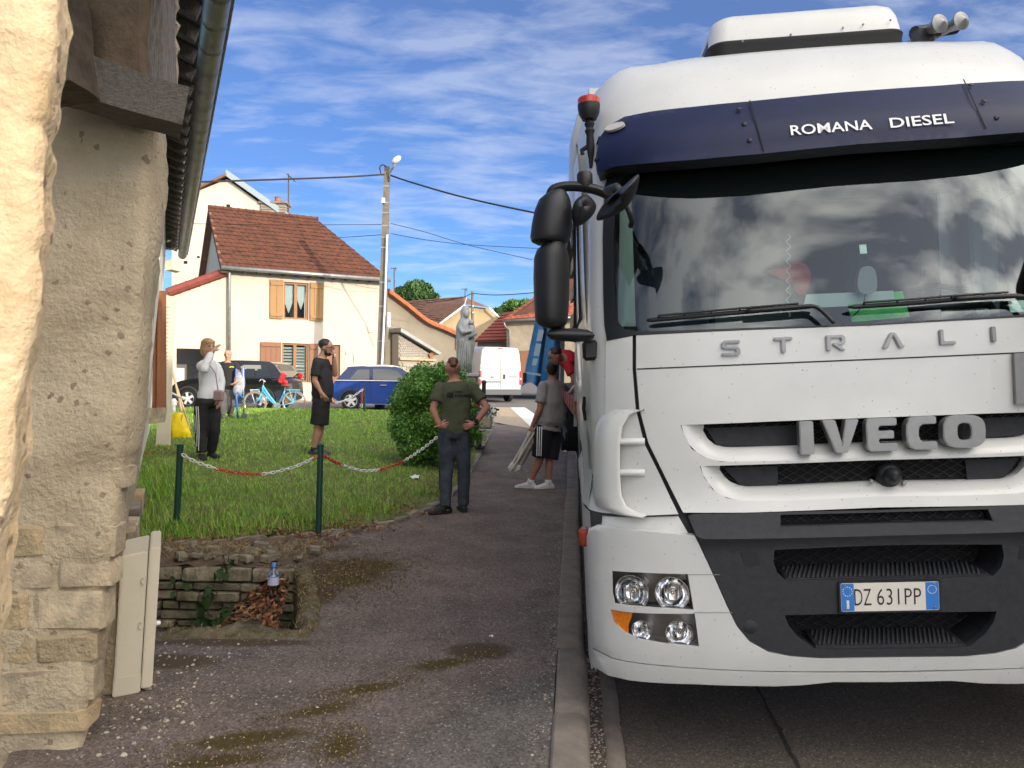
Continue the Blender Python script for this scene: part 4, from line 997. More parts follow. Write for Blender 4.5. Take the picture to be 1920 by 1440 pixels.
for x, y in ((1385, 205), (1395, 233), (1405, 264), (1118, 300), (1819, 160), (1844, 190), (1868, 221)):
    f2 = frame_at(x, y, .01, Fv); a, c = hit(x, y, .01, Fv)
    for sg in (1,):
        p = L2W(a * sg, Fv(a, c) - .012, c); b = MB(); b.lathe(p, [(.011, 0), (.011, .004), (.005, .008)], f2[3] if sg > 0 else f2[3] - TA * 2 * f2[3].dot(TA), 12); b.build('visor_bolt', M_BLK, vis, smooth='a')
fr = frame_at(1636, 234, .0145, Fv)
text_on(fr, 'ROMANA', -.175, 0.0, .345, .050, .002, mat('white_vinyl', (.82, .82, .80), .5), vis, .012, shear=.004)
text_on(fr, 'DIESEL', .205, 0.004, .265, .050, .002, MATS['white_vinyl'], vis, .012, shear=.004)
f2 = frame_at(1154, 240, .008, Fv); b = MB()
b.prism([loc(f2, .052 * math.cos(t), .026 * math.sin(t), 0) for t in [2 * math.pi * k / 20 for k in range(20)]], f2[3] * .012); fixn(b.build('marker_lamp', mat('clear_lens', (.55, .52, .47), .2, coat=.5, var=.2, vscale=60), vis, smooth='a'))
# roof
def roof_c(b, s):   # loft: b depth, s -1..1
    cc = interp([(.37, 2.86), (.42, 2.96), (.50, 3.07), (.62, 3.18), (.80, 3.27), (1.05, 3.335), (1.4, 3.38), (2.1, 3.39)], b)
    wd = interp([(.37, 1.18), (.5, 1.19), (.8, 1.19), (1.4, 1.20), (2.1, 1.22)], b)
    return cc, wd
rr = []
for b_ in (.37, .40, .43, .47, .52, .58, .65, .72, .80, .9, 1.05, 1.2, 1.4, 1.7, 2.1):
    cc, wd = roof_c(b_, 0); r = []
    for k in range(41):
        s = -1 + k / 20; x = abs(s); sh = x ** 6
        bb = b_ + .52 * (1 - (1 - min(.9995, x) ** 3.4) ** (1 / 3.4)) * sstep(1.2, .3, b_) 
        dr = .035 * x * x + .36 * (1 - (1 - min(.9999, x ** 7)) ** .5) 
        # raised shoulder ridge left and right of the hatch dip
        dr -= .035 * math.exp(-((x - .80) / .10) ** 2) * sstep(.45, .9, b_); dr += .02 * math.exp(-(x / .42) ** 2) * sstep(.5, .8, b_) * 0
        r.append(L2W(s * wd, bb, cc - dr))
    rr.append(r)
roof = MB().grid(rr).build('roof', M_TW, T, smooth=True); fixn(roof)
def arch(b_, hw, top, base=2.55):
    P = [(-hw, base), (-hw, 2.9), (-hw + .01, 3.05), (-hw + .05, 3.18), (-hw + .14, 3.28), (-hw + .30, top - .13), (-hw + .6, top - .05), (0, top)]
    P = P + [(-a, c) for a, c in P[::-1]][1:]; return [L2W(a, b_, c) for a, c in P]
rf = MB().grid([arch(1.22, 1.16, 3.40, 2.9), arch(1.24, 1.20, 3.47), arch(1.30, 1.23, 3.50), arch(1.5, 1.245, 3.54), arch(2.15, 1.25, 3.58), arch(2.2, 1.2, 3.5)]).build('roof_fairing', M_TW, T, smooth='a'); fixn(rf)
# hatch box
p0, p1 = W2L(pix(1334, 98, 4.25)), W2L(pix(1686, 57, 4.25)); cx = (p0[0] + p1[0]) / 2; wx = (p1[0] - p0[0]) / 2; bz = (p0[2] + p1[2]) / 2
rr = []
for h, i in ((0, 0), (.04, .004), (.10, .012), (.145, .028), (.168, .055), (.178, .10)):
    rr.append([L2W(cx + x, p0[1] + y + .32 + h * .12, bz + h + .01) for x, y in rnd_rect(-wx + i, -.33 + i, wx - i, .33 - i, .09, 6)])
b = MB().grid(rr, closeu=True); n = len(rr[0]); b.f.append(tuple(5 * n + k for k in range(n))); b.mi.append(0)
hat = b.build('roof_hatch', M_TW, T, smooth='a'); fixn(hat)
MB().grid([[L2W(cx + x, p0[1] + y + .32, bz + h) for x, y in rnd_rect(-wx - i, -.33 - i, wx + i, .33 + i, .09, 6)] for h, i in ((-.10, .0), (-.012, .004), (.002, .008), (.012, .004))], closeu=True).build('hatch_gasket', M_RUB, hat, smooth='a')
q = [L2W(cx - wx + .018 + dx, p0[1] + dy, bz + h) for dx, dy, h in ((.0, .10, .02), (.0, .50, .02), (.02, .46, .12), (.02, .14, .12))]
fixn(MB().prism(q, TA * -.022).build('hatch_vent', M_BLK, hat))
for x, y in ((1390, 82), (1478, 72), (1572, 63), (1608, 58), (1657, 52)):
    a, b_, c = W2L(pix(x, y, 4.25)); bb = MB(); bb.lathe(L2W(a, p0[1] - .012, c), [(.006, 0), (.006, .006), (.003, .009)], -TB, 8); bb.build('hatch_screw', M_ALU, hat)
# horns
for (x, y, d) in ((1762, 44, 4.2), (1802, 39, 4.3)):
    m = pix(x, y, d); tl = m + TB * .32 - TA * .10 - TC * .01
    ax = (m - tl).normalized(); Ln = (m - tl).length
    b = MB(); b.lathe(tl, [(.014, 0), (.016, Ln * .4), (.024, Ln * .75), (.038, Ln * .92), (.052, Ln), (.050, Ln + .004), (.03, Ln + .012), (.006, Ln + .03)], ax, 22); b.build('air_horn', M_ALU, T, smooth='a')
b = MB(); b.tube([pix(1715, 62, 4.35), pix(1790, 52, 4.5)], .038, 10); b.box(pix(1730, 70, 4.3), (.09, .08, .07)); b.build('horn_mount', M_BLK, T, smooth='a')
# beacon
b = MB(); c = pix(1105, 225, 3.85); b.lathe(c, [(.036, 0), (.052, .03), (.056, .06), (.056, .078)], TC, 20); bc = b.build('beacon', M_BLK, T, smooth='a')
b = MB(); b.lathe(c + TC * .078, [(.055, 0), (.055, .026), (.048, .034)], TC, 20); b.build('beacon_lens', mat('red_lens', (.50, .035, .012), .25, coat=.5, var=.2, vscale=50), bc, smooth='a')
b = MB(); b.lathe(c, [(.018, 0), (.026, -.02), (.018, -.04), (.026, -.055), (.018, -.075), (.022, -.13), (.012, -.2), (.010, -.24)], TC, 12); b.tube([c - TC * .13 - TA * .01, c - TC * .15 - TA * .045, c - TC * .17 - TA * .04], .012, 6); b.build('beacon_stalk', M_RUB, bc, smooth='a')
# mirrors
def mirror(name, rows, d, dr, par, n=20):
    b = MB(); rr = []
    for y, x0, x1 in rows:
        p, q = pix(x0, y, d), pix(x1, y, d); c = (p + q) / 2; w = (q - p) / 2
        rr.append([c + w * math.cos(t) + TB * (dr * (w.length / .09) ** .5 * math.sin(t)) for t in [2 * math.pi * k / n for k in range(n)]])
    b.grid(rr, closeu=True); m_ = len(rr); b.f += [tuple(range(n)), tuple((m_ - 1) * n + k for k in range(n))]; b.mi += [0, 0]
    o = b.build(name, M_BLK, par, smooth='a'); fixn(o); return o
MD = 3.5
up = mirror('mirror_housing', [(360, 1035, 1062), (366, 1022, 1066), (376, 1010, 1070), (395, 1002, 1073), (420, 997, 1073), (445, 994, 1070), (453, 996, 1066), (457, 1004, 1058)], MD, .10, T)
lo = mirror('mirror_housing', [(453, 1026, 1056), (460, 1018, 1060), (470, 1006, 1064), (484, 1001, 1067), (520, 1000, 1068), (570, 1001, 1067), (598, 1003, 1065), (608, 1008, 1062), (614, 1018, 1054), (616, 1030, 1046)], MD, .11, T)
b = MB(); b.tube([pix(x, y, MD) for x, y in spline([(1031, 372), (1036, 357), (1056, 350), (1086, 350), (1118, 356), (1142, 366)], 4)], .028, 10, flat=.8); b.lathe(pix(1097, 352, MD), [(.03, 0), (.036, .02), (.036, .06), (.03, .07)], TC, 14); b.build('mirror_arm', M_BLK, T, smooth='a')
b = MB(); rr = []
for x, h in ((1026, 3), (1031, 9), (1045, 12), (1080, 13), (1102, 11), (1112, 6), (1114, 2)):
    c = pix(x, 627 + (x - 1030) * .03, MD); rr.append([c + TC * (h / FPX * MD * math.sin(t)) + TB * (.07 * math.cos(t)) for t in [2 * math.pi * k / 14 for k in range(14)]])
b.grid(rr, closeu=True); b.build('mirror_arm', M_BLK, T, smooth=True)
b = MB(); c = pix(1112, 657, 3.62); b.box(c, (.10, .12, .095), Matrix((TA, TB, TC)).transposed(), bev=.015); b.build('mirror_bracket', M_BLK, T, smooth='a')
def shell(name, outline, d0, d1, bulge, par):
    """curved mirror shell from a pixel outline; d0..d1 depth left to right"""
    P = spline(outline, 4, True); xs = [p[0] for p in P]; x0, x1 = min(xs), max(xs); cx = sum(xs) / len(xs); cy = sum(p[1] for p in P) / len(P)
    rr = []
    for s, z in ((1, 0), (1.0, .015), (.88, .03), (.6, .045), (.25, .052), (.02, .055)):
        rr.append([pix(cx + (p[0] - cx) * s, cy + (p[1] - cy) * s, lerp(d0, d1, (p[0] - x0) / (x1 - x0))) - TB * (z * bulge) for p in P])
    b = MB().grid(rr, closeu=True); n = len(P); b.f.append(tuple(range(n))); b.mi.append(0); o = b.build(name, M_BLK, par, smooth='a'); fixn(o); return o
shell('kerb_mirror', [(1073, 392), (1080, 376), (1095, 367), (1108, 372), (1118, 390), (1104, 412), (1080, 426), (1073, 412)], 3.45, 3.5, 1.3, T)
fm = shell('front_mirror', [(1118, 408), (1126, 392), (1142, 372), (1170, 350), (1188, 334), (1197, 330), (1197, 345), (1188, 370), (1172, 392), (1148, 405), (1124, 414)], 3.28, 3.12, 1.5, T)
b = MB(); b.tube([pix(1140, 358, 3.35), pix(1155, 352, 3.25), pix(1160, 360, 3.2)], .022, 8); b.tube([pix(1175, 385, 3.22), pix(1185, 415, 3.28), pix(1182, 425, 3.3)], .012, 8); b.build('mirror_arm', M_BLK, fm, smooth=True)
# wipers
def wiper(blade, arm, par):
    b = MB(); P = [surf(*hit(x, y, .03), .03) for x, y in spline(blade, 6)]; b.tube(P, [.003] + [.007] * (len(P) - 2) + [.004], 6, flat=1.6); w_ = b.build('wiper_blade', M_BLK, par, smooth=True)
    b = MB(); Q = [p + TC * .016 - TB * .012 for p in P[2:-2]]; b.tube(Q, .0055, 6)
    for i in range(0, len(P) - 4, 3): b.tube([P[i + 2], Q[i]], .004, 5)
    b.build('blade_carrier', M_BLK, w_)
    b = MB(); b.tube([surf(*hit(x, y, .05), .05) for x, y in spline(arm, 5)], .011, 8, flat=.8); b.build('wiper_arm', M_BLK, w_, smooth=True)
wiper([(1212, 601), (1300, 593), (1405, 584), (1528, 574)], [(1400, 583), (1480, 577), (1522, 574), (1540, 582), (1564, 606)], T)
wiper([(1590, 576), (1700, 569), (1800, 561), (1918, 554)], [(1790, 560), (1860, 557), (1915, 556), (1935, 566), (1960, 592)], T)
# interior
M_DASH = mat('dash_grey', (.22, .25, .25), .7, var=.2, vscale=6); M_INT = mat('cab_lining', (.16, .18, .18), .9); M_SEAT = mat('seat_cloth', (.05, .06, .09), .9, var=.3, vscale=20)
rr = [[L2W(a, Fb(min(abs(a), 1.1), 1.80) + .03 + bb, cc) for a in [-1.1 + .11 * k for k in range(21)]] for bb, cc in ((.0, 1.72), (.18, 1.735), (.38, 1.75), (.46, 1.70), (.5, 1.45))]
MB().grid(rr).build('dashboard', M_DASH, T, smooth=True)
mk('cab_rear_wall', [L2W(-1.18, 2.0, .9), L2W(1.18, 2.0, .9), L2W(1.18, 2.0, 3.2), L2W(-1.18, 2.0, 3.2)], [(0, 1, 2, 3)], M_INT, T)
mk('cab_ceiling', [L2W(-1.1, .45, 2.78), L2W(1.1, .45, 2.78), L2W(1.18, 2.0, 2.85), L2W(-1.18, 2.0, 2.85)], [(0, 1, 2, 3)], M_INT, T)
mk('cab_floor', [L2W(-1.2, .3, 1.15), L2W(1.2, .3, 1.15), L2W(1.2, 2.1, 1.15), L2W(-1.2, 2.1, 1.15)], [(0, 1, 2, 3)], M_SEAT, T)
for a in (-.62, .62):
    b = MB(); b.box(L2W(a, 1.25, 1.62), (.5, .5, .16), bev=.05); b.box(L2W(a, 1.52, 2.0), (.48, .14, .72), bev=.05); b.box(L2W(a, 1.53, 2.43), (.26, .1, .2), bev=.04); b.build('seat', M_SEAT, T, smooth='a')
b = MB(); c = L2W(.62, .78, 1.90); u = TA; v = (TC * .55 - TB * .0 + TB * .83).normalized()
b.tube([c + u * (.23 * math.cos(t)) + v * (.23 * math.sin(t)) for t in [2 * math.pi * k / 28 for k in range(28)]], .016, 8, closed=True); b.tube([c - u * .22, c, c + u * .22], .02, 6); b.build('steering_wheel', M_BLK, T, smooth=True)
for sg in (1, -1):
    q = [hit(x, y, -.09) for x, y in ((1163, 375), (1184, 375), (1192, 612), (1158, 612))]; fixn(MB().prism([surf(sg * a, c, -.09) for a, c in q], TB * .05).build('interior_pillar', mat('pillar_trim', (.42, .47, .42), .8), T))
b = MB(); b.tube([L2W(.88, .95, 1.6), L2W(.88, .95, 2.72)], .035, 8); b.tube([L2W(.96, 1.0, 1.6), L2W(.96, 1.0, 2.72)], .05, 8); b.build('cab_curtain', mat('curtain_grey', (.34, .40, .42), .9), T)
fixn(MB().prism([surf(*hit(x, y, .004), .004) for x, y in ((1897, 663), (1930, 661), (1930, 757), (1901, 758))], -TB * .02).build('flap_plate', M_ALU, T))
# things behind the glass
def inner_quad(name, pts, off, m, th=.004):
    P = [surf(*hit(x, y, off), off) for x, y in pts]; return fixn(MB().prism(P, TB * th).build(name, m, T))
gq = [hit(x, y, -.10) for x, y in ((1585, 553), (1692, 546), (1706, 592), (1598, 603))]
tag(fixn(MB().prism([surf(*hit(x, y, -.13), -.13) for x, y in ((1585, 553), (1692, 546))] + [surf(*hit(x, y, -.05), -.05) for x, y in ((1706, 594), (1598, 604))], TB * .006).build('document_folder', mat('green_folder', (.16, .62, .20), .5, var=.25, vscale=25))), 'bright green plastic document folder lying on the truck dashboard', 'folder')
inner_quad('dashboard_papers', [(1512, 552), (1675, 545), (1678, 570), (1505, 578)], -.10, mat('pale_paper', (.5, .55, .53), .8))
inner_quad('windscreen_sticker', [(1611, 459), (1624, 458), (1626, 475), (1613, 476)], -.016, mat('sticker_white', (.75, .85, .75), .6))
inner_quad('windscreen_sticker', [(1890, 565), (1925, 562), (1925, 584), (1895, 586)], -.016, MATS['sticker_white'])
f2 = frame_at(1817, 526, -.016); b = MB(); b.grid([[loc(f2, r * math.cos(2 * math.pi * k / 24), r * math.sin(2 * math.pi * k / 24)) for k in range(24)] for r in (.022, .026, .031)], closeu=True); b.build('windscreen_sticker', M_BLK, T)
shellpts = [(1612, 508), (1620, 500), (1634, 500), (1642, 510), (1645, 535), (1640, 548), (1626, 552), (1612, 546), (1608, 530)]
b = MB(); P = [surf(*hit(x, y, -.03), -.03) for x, y in spline(shellpts, 3, True)]; b.prism(P, TB * .04); fixn(b.build('dash_camera', mat('device_grey', (.18, .19, .21), .4), T, smooth='a'))
b = MB(); b.tube([surf(*hit(x, y, -.03), -.03) for x, y in spline([(1622, 552), (1618, 570), (1600, 592), (1575, 602)], 5)], .003, 5); b.build('cable', M_BLK, T)
b = MB(); b.tube([pix(1478 + 4 * math.sin(k * .9), 440 + k * 2.6, 3.62) for k in range(60)], .003, 5); b.build('coiled_cord', mat('cord_grey', (.35, .36, .38), .6), T)
b = MB(); P = [pix(x, y, 3.8) for x, y in spline([(1440, 508), (1470, 500), (1500, 490), (1520, 510), (1515, 545), (1498, 552), (1482, 530), (1455, 518)], 3, True)]; b.prism(P, TB * .06); fixn(b.build('red_reflection_shape', mat('reflection_red', (.34, .035, .03), .8), T))  # red shape added for a vague red reflection in the windscreen
# ---------------------------------------------------------------- cab sides, wheels
for sg in (1, -1):
    def side(b_, c, o=0.0):
        a = interp([(.30, 1.165), (.45, 1.195), (.7, 1.225), (1.1, 1.245), (2.2, 1.25)], b_) + (.045 * sstep(1.08, .98, c)) * sstep(.9, .5, b_)
        a -= .03 * sstep(1.8, 2.8, c); return L2W(-sg * (a + o), b_, c)
    out = [(.40, 1.0), (.72, .98), (.82, 1.13), (1.0, 1.25), (1.3, 1.30), (1.6, 1.25), (1.85, 1.1), (2.15, 1.0), (2.15, 2.9), (.78, 2.8), (.62, 2.55), (.44, 1.82)]
    hole = [(.62, 1.92), (1.45, 1.84), (1.45, 2.52), (.86, 2.55), (.76, 2.42)]
    v2, fs = tri(resample(out, .1), [resample(hole, .1)], .12)
    o = mk('cab_side', [side(*p) for p in v2], fs, M_TW, T, smooth=True); fixn(o)
    mk('side_window', [side(p[0], p[1], -.012) for p in hole], [tuple(range(len(hole)))], M_WS, o)
    for e in (0, 1):
        rr = [[side(lerp(a[0], b_[0], .0), lerp(a[1], b_[1], 0), .004 + k * .006) for a, b_ in zip(hole, hole[1:] + hole[:1])] for k in (0,)]
    b = MB(); b.tube([side(p[0], p[1], .002) for p in hole], .014, 6, closed=True); b.build('window_seal', M_RUB, o)
    # bumper flank and mud wing
    rr = [[side(b_, c, .0) for b_ in (.34, .45, .6, .72, .80)] for c in (.22, .4, .6, .8, .985)]
    fixn(MB().grid(rr).build('bumper_flank', M_TW, T, smooth=True))
    wc_b, wc_c = 1.42, .43; rr = []
    for k in range(15):
        t = R(-8 + 196 * k / 14); rr.append([L2W(-sg * a, wc_b + r * math.cos(t), wc_c + r * math.sin(t)) for a, r in ((.92, .575), (1.20, .575), (1.24, .59), (1.252, .64), (1.25, .70), (1.235, .74))])
    fixn(MB().grid(rr).build('wheel_arch', M_TW, T, smooth='a'))
    b = MB(); ax = -TA * sg; cw = L2W(-sg * .95, wc_b, wc_c); b.lathe(cw, [(.28, 0), (.45, 0), (.51, .03), (.52, .08), (.52, .24), (.50, .29), (.44, .31), (.28, .29)], ax, 32); whl = b.build('wheel', M_RUB, T, smooth='a')
    b = MB(); b.lathe(cw, [(.29, .02), (.29, .26), (.25, .22), (.16, .20), (.14, .26), (.08, .27)], ax, 24); b.build('rim', M_ALU, whl, smooth='a')
    b = MB(); b.tube([side(.60, 1.40, .004), side(.60, 1.46, .012), side(.60, 1.52, .004)], .010, 6); b.build('door_handle', M_RUB, o)
    rr = []
    for c in [1.0 + .09 * q for q in range(21)]:
        hw = interp(HWT, c); rr.append([L2W(-sg * hw * x, Fb(hw * x, c) + .006, c) for x in (.90, .93, .95, .965, .98, .99, .996, .9994)] + [side(b_, c) for b_ in (interp(B0, c) + .42, interp(B0, c) + .55, interp(B0, c) + .75)])
    fixn(MB().grid(rr).build('corner_wrap', M_TW, o, smooth=True))
# chassis, fuel box and steps behind the cab on the kerb side
b = MB(); b.box(L2W(0, 3.2, .72), (.9, 4.2, .28), Matrix((TA, TB, TC)).transposed()); b.build('chassis', M_VOID, T)
b = MB(); b.box(L2W(-1.02, 3.0, .62), (.44, .9, .56), Matrix((TA, TB, TC)).transposed(), bev=.05); tk = b.build('battery_box', mat('box_bluegrey', (.11, .13, .17), .5, metal=.2, var=.2, vscale=9), T, smooth='a')
b = MB(); b.box(L2W(-1.03, 3.0, .87), (.45, .86, .10), Matrix((TA, TB, TC)).transposed(), bev=.02); b.build('box_lid_strap', mat('worn_grey', (.40, .40, .40), .6, var=.3, vscale=30), tk)
for k in range(4):
    b = MB(); b.box(L2W(-1.06, 2.36, .18 + k * .135), (.36, .36, .035), Matrix((TA, TB, TC)).transposed(), bev=.008); b.build('step', mat('step_alu', (.55, .50, .40), .5, metal=.4, var=.3, vscale=40), T)
for bb in (4.35, 5.7):
    b = MB(); cw = L2W(-.72, bb, .43); b.lathe(cw, [(.28, 0), (.45, 0), (.51, .03), (.52, .08), (.52, .42), (.50, .47), (.44, .49), (.28, .47)], -TA, 32); b.build('wheel', M_RUB, T, smooth='a')
# ================================================================== TRAILER
TV = V((.033, 1, .008)).normalized(); TL = V((1, -.033, .05)).normalized(); T0 = V((.58, 6.1, 0))
def tp(s, l, z): return T0 + TV * s + TL * l + V((0, 0, z))
tr = thing('trailer', 'long load trailer behind the cab with wooden side boards and drawn curtain', 'trailer', tp(4, 1.25, 0))
M_PLANK = mat('pale_plank', (.52, .38, .22), .8, var=.35, vscale=6, col2=(.36, .26, .15), stretch=(12, 1, 12))
M_TDK = mat('trailer_dark', (.02, .02, .022), .7); M_RED = mat('red_rail', (.36, .09, .08), .6, var=.4, vscale=15); M_POST = mat('post_steel', (.40, .42, .44), .45, metal=.5)
def tbox(name, s0, s1, l0, l1, z0, z1, m, par=tr, bev=.0):
    vs = [tp(s, l, z) for z in (z0, z1) for s in (s0, s1) for l in (l0, l1)]
    return fixn(MB().add(vs, [(0, 2, 3, 1), (4, 5, 7, 6), (0, 1, 5, 4), (2, 6, 7, 3), (0, 4, 6, 2), (1, 3, 7, 5)]).build(name, m, par))
tbox('deck', 0, 12.5, .03, 2.52, 1.12, 1.27, M_TDK); tbox('side_rail', 0, 12.5, -.01, .028, 1.18, 1.33, M_RED)
for k in range(9): tbox('rail_cleat', .4 + k * .62, .75 + k * .62, -.03, -.012, 1.22, 1.34, M_RED)
tbox('headboard', -.06, -.002, 0, 2.55, 1.0, 3.75, M_POST); tbox('roof_rail', 0, 12.5, 0, .10, 3.72, 3.86, M_POST); tbox('far_side', 0, 12.5, 2.50, 2.54, 1.3, 3.8, M_TDK); tbox('roof_sheet', 0, 12.5, .1, 2.5, 3.78, 3.82, M_TDK)
for s in (6.9, 9.4, 12.4): tbox('post', s, s + .07, .005, .075, 1.28, 3.72, M_POST)
for z in (2.12, 2.46, 2.80, 3.14, 3.46):
    for s0, s1 in ((.02, 1.24), (1.33, 3.54)): tbox('side_board', s0, s1, .02, .048, z, z + .16, M_PLANK)
for s0, s1, z in ((.25, 1.15, 1.42), (.25, 1.15, 1.68)): tbox('load_crate', s0, s1, .25, 1.6, z - .14, z + .11, mat('grey_crate', (.32, .34, .35), .8, var=.25, vscale=12))
tbox('curtain_pole', 1.12, 1.15, -.03, -.0, 1.10, 3.75, M_POST)
tbox('side_guard', 5.4, 8.6, .05, .09, .55, .68, M_TDK); tbox('side_guard', 5.4, 8.6, .05, .09, .85, .98, M_TDK)
for s in (9.4, 10.7): b = MB(); b.lathe(tp(s, .10, .36), [(.28, 0), (.48, 0), (.51, .05), (.51, .32), (.46, .36), (.28, .34)], TL, 28); b.build('wheel', M_RUB, tr, smooth='a')
b = MB()
for s in (2.2,): b.box(tp(s, .16, .75), (.10, .5, .7), bev=.02)
b.build('landing_leg', M_TDK, tr)
# bundle of the blue curtain, drawn back and swung outwards
cur = thing('trailer_curtain', 'bunched bright blue tarpaulin curtain hanging from the trailer side', 'tarpaulin', tp(6.2, -.2, 1.3))
def curtain(name, cols, m, d):
    rr = []
    for f in [k / 14 for k in range(15)]:
        r = []
        for i, (xt, yt, xb, yb) in enumerate(cols):
            p = pix(lerp(xt, xb, f), lerp(yt, yb, f), d + .16 * math.sin(i * 1.9 + 1) * (.4 + .6 * f) + .03 * math.sin(f * 9 + i)); r.append(p)
        rr.append([q for q in spline(r, 4)])
    o = MB().grid(rr).build(name, m, cur, smooth=True); return o
M_TARP = mat('blue_tarp', (.045, .24, .50), .35, var=.3, vscale=5, bump=.3, bscale=7); M_TARPD = mat('blue_tarp_inner', (.012, .06, .17), .5, var=.3, vscale=4); M_TARPW = mat('tarp_white', (.42, .55, .62), .5)
c1 = curtain('curtain_fold', [(1030, 470, 978, 725), (1034, 470, 992, 717), (1040, 470, 1003, 722), (1044, 470, 1010, 728)], M_TARP, 12.4)
c2 = curtain('curtain_fold', [(1046, 470, 1012, 722), (1050, 470, 1022, 726), (1054, 470, 1030, 735), (1060, 470, 1046, 740)], M_TARP, 12.15)
c3 = curtain('curtain_lining', [(1040, 470, 988, 712), (1046, 470, 1008, 722), (1052, 470, 1022, 728)], M_TARPD, 12.75)
for yy0, yy1 in ((618, 640), (644, 668), (672, 686)):
    f0, f1 = (yy0 - 470) / 255, (yy1 - 470) / 255
    P = [pix(lerp(1032, 985, f0) + 5, yy0, 12.3), pix(lerp(1032, 985, f0) + 15, yy0 + 1, 12.28), pix(lerp(1032, 985, f1) + 15, yy1, 12.28), pix(lerp(1032, 985, f1) + 5, yy1 - 1, 12.3)]
    fixn(MB().prism(P, V((0, -.006, 0))).build('printed_patch', M_TARPW, c1))
P = [pix(985, 697, 12.28), pix(1014, 701, 12.12), pix(1014, 705, 12.12), pix(985, 701, 12.28)]; fixn(MB().prism(P, V((0, -.006, 0))).build('tarp_strap', M_TARPW, c1))
b = MB(); b.box(pix(984, 708, 12.2), (.06, .05, .16), bev=.01); b.build('tarp_buckle', M_BLK, cur)
# ================================================================== HOUSES ALONG THE RIGHT (shade the street, seen in the glass)
M_RW = mat('right_house_render', (.46, .42, .35), .9, var=.25, vscale=1.5); M_RT = mat('right_house_tiles', (.34, .20, .14), .9, var=.6, vscale=7, col2=(.16, .12, .10), bump=.9, bscale=14)
def gable_house(name, label, x0, x1, y0, y1, eave, ridge, z0=-.4):
    t = thing(name, label, 'house', ((x0 + x1) / 2, (y0 + y1) / 2, 0)); xm = (x0 + x1) / 2
    b = MB(); P = [(x0, z0), (x1, z0), (x1, eave), (xm, ridge - .12), (x0, eave)]
    b.prism([V((x, y0, z)) for x, z in P], V((0, y1 - y0, 0))); fixn(b.build('wall', M_RW, t))
    for xe, sg in ((x0, -1), (x1, 1)):
        sl = (ridge - eave) / (xm - x0); q = [V((xm, y0 - .3, ridge)), V((xm, y1 + .3, ridge)), V((xe + sg * .4, y1 + .3, eave - .4 * sl)), V((xe + sg * .4, y0 - .3, eave - .4 * sl))]
        o = fixn(MB().prism(q, V((0, 0, .1))).build('roof_slope', M_RT, t)); b = MB()
        nrow = 22
        for r in range(nrow):
            a, c = r / nrow, (r + 1) / nrow
            p0, p1, p2, p3 = [q[0].lerp(q[3], a), q[1].lerp(q[2], a), q[1].lerp(q[2], c), q[0].lerp(q[3], c)]
            up = V((0, 0, 1)); b.add([p0 + up * .11, p1 + up * .11, p2 + up * .16, p3 + up * .16, p3 + up * .11, p2 + up * .11], [(0, 1, 2, 3), (3, 2, 5, 4)])
        fixn(b.build('tile_courses', M_RT, o))
    for y in [y0 + 2 + k * 3.2 for k in range(int((y1 - y0 - 2) / 3.2))]:
        for z in (1.0, 3.6):
            b = MB(); b.box((x0 - .01, y, z + .65), (.08, 1.0, 1.3)); w_ = b.build('window', mat('right_window', (.05, .06, .07), .2), t)
            for s in (-.78, .78): b = MB(); b.box((x0 - .03, y + s, z + .65), (.05, .5, 1.35)); b.build('shutter', mat('right_shutter', (.28, .32, .30), .7), w_)
    return t
gable_house('street_house', 'long rendered house with tiled roof seen through the cab side window', 7.4, 13.4, -4.6, 11.2, 6.0, 7.65)
gable_house('pier_shading_house', 'unseen tall narrow house added across the road to shade the stone pier', 7.6, 13.6, -6.95, -5.25, 7.6, 9.8)  # unseen house volume added to keep the top of the pier in shade

gable_house('village_house', 'rendered village house on the left of the road behind the viewer', -9.5, -2.6, -16, -2.2, 4.2, 7.0)
# ================================================================== BACKGROUND HOUSES
class Facade:
    """vertical plane through two ground-plan points; pixel -> (u, z) on it"""
    def __init__(s, p, q):
        s.p = V((p[0], p[1], 0)); s.d = V((q[0] - p[0], q[1] - p[1], 0)); s.len = s.d.length; s.d.normalize(); s.n = V((s.d.y, -s.d.x, 0))   # towards the viewer
        if s.n.y > 0: s.n = -s.n
    def uz(s, px, py):
        r = ray(px, py); t = (s.p - CAM).dot(s.n) / r.dot(s.n); w_ = CAM + r * t; return ((w_ - s.p).dot(s.d), w_.z)
    def at(s, u, z, o=0.0): return s.p + s.d * u + s.n * o + V((0, 0, z))
    def P(s, px, py, o=0.0): u, z = s.uz(px, py); return s.at(u, z, o)
    def poly(s, pxs, o=0.0): return [s.P(x, y, o) for x, y in pxs]
    def rect(s, x0, y0, x1, y1):
        (u0, z1), (u1, z0) = s.uz(x0, y0), s.uz(x1, y1); return u0, z0, u1, z1
def fslab(F, name, u0, z0, u1, z1, o0, o1, m, par, bev=0):
    vs = [F.at(u, z, o) for o in (o0, o1) for z in (z0, z1) for u in (u0, u1)]
    o = fixn(MB().add(vs, [(0, 2, 3, 1), (4, 5, 7, 6), (0, 1, 5, 4), (2, 6, 7, 3), (0, 4, 6, 2), (1, 3, 7, 5)]).build(name, m, par)); return o
def wall_holes(F, name, outer, holes, m, par, depth=.22):
    v2, fs = tri(outer, holes); n = len(v2); b = MB(); b.add([F.at(u, z) for u, z in v2], fs)
    for h in holes: b.grid([[F.at(u, z) for u, z in h], [F.at(u, z, -depth) for u, z in h]], closeu=True)
    return fixn(b.build(name, m, par))
M_CRW = mat('cream_render', (.56, .495, .40), .9, var=.10, vscale=1.2, bump=.15, bscale=40)
M_OLDW = mat('old_white_render', (.58, .53, .44), .9, var=.22, vscale=1.6, col2=(.50, .47, .40), bump=.5, bscale=9)
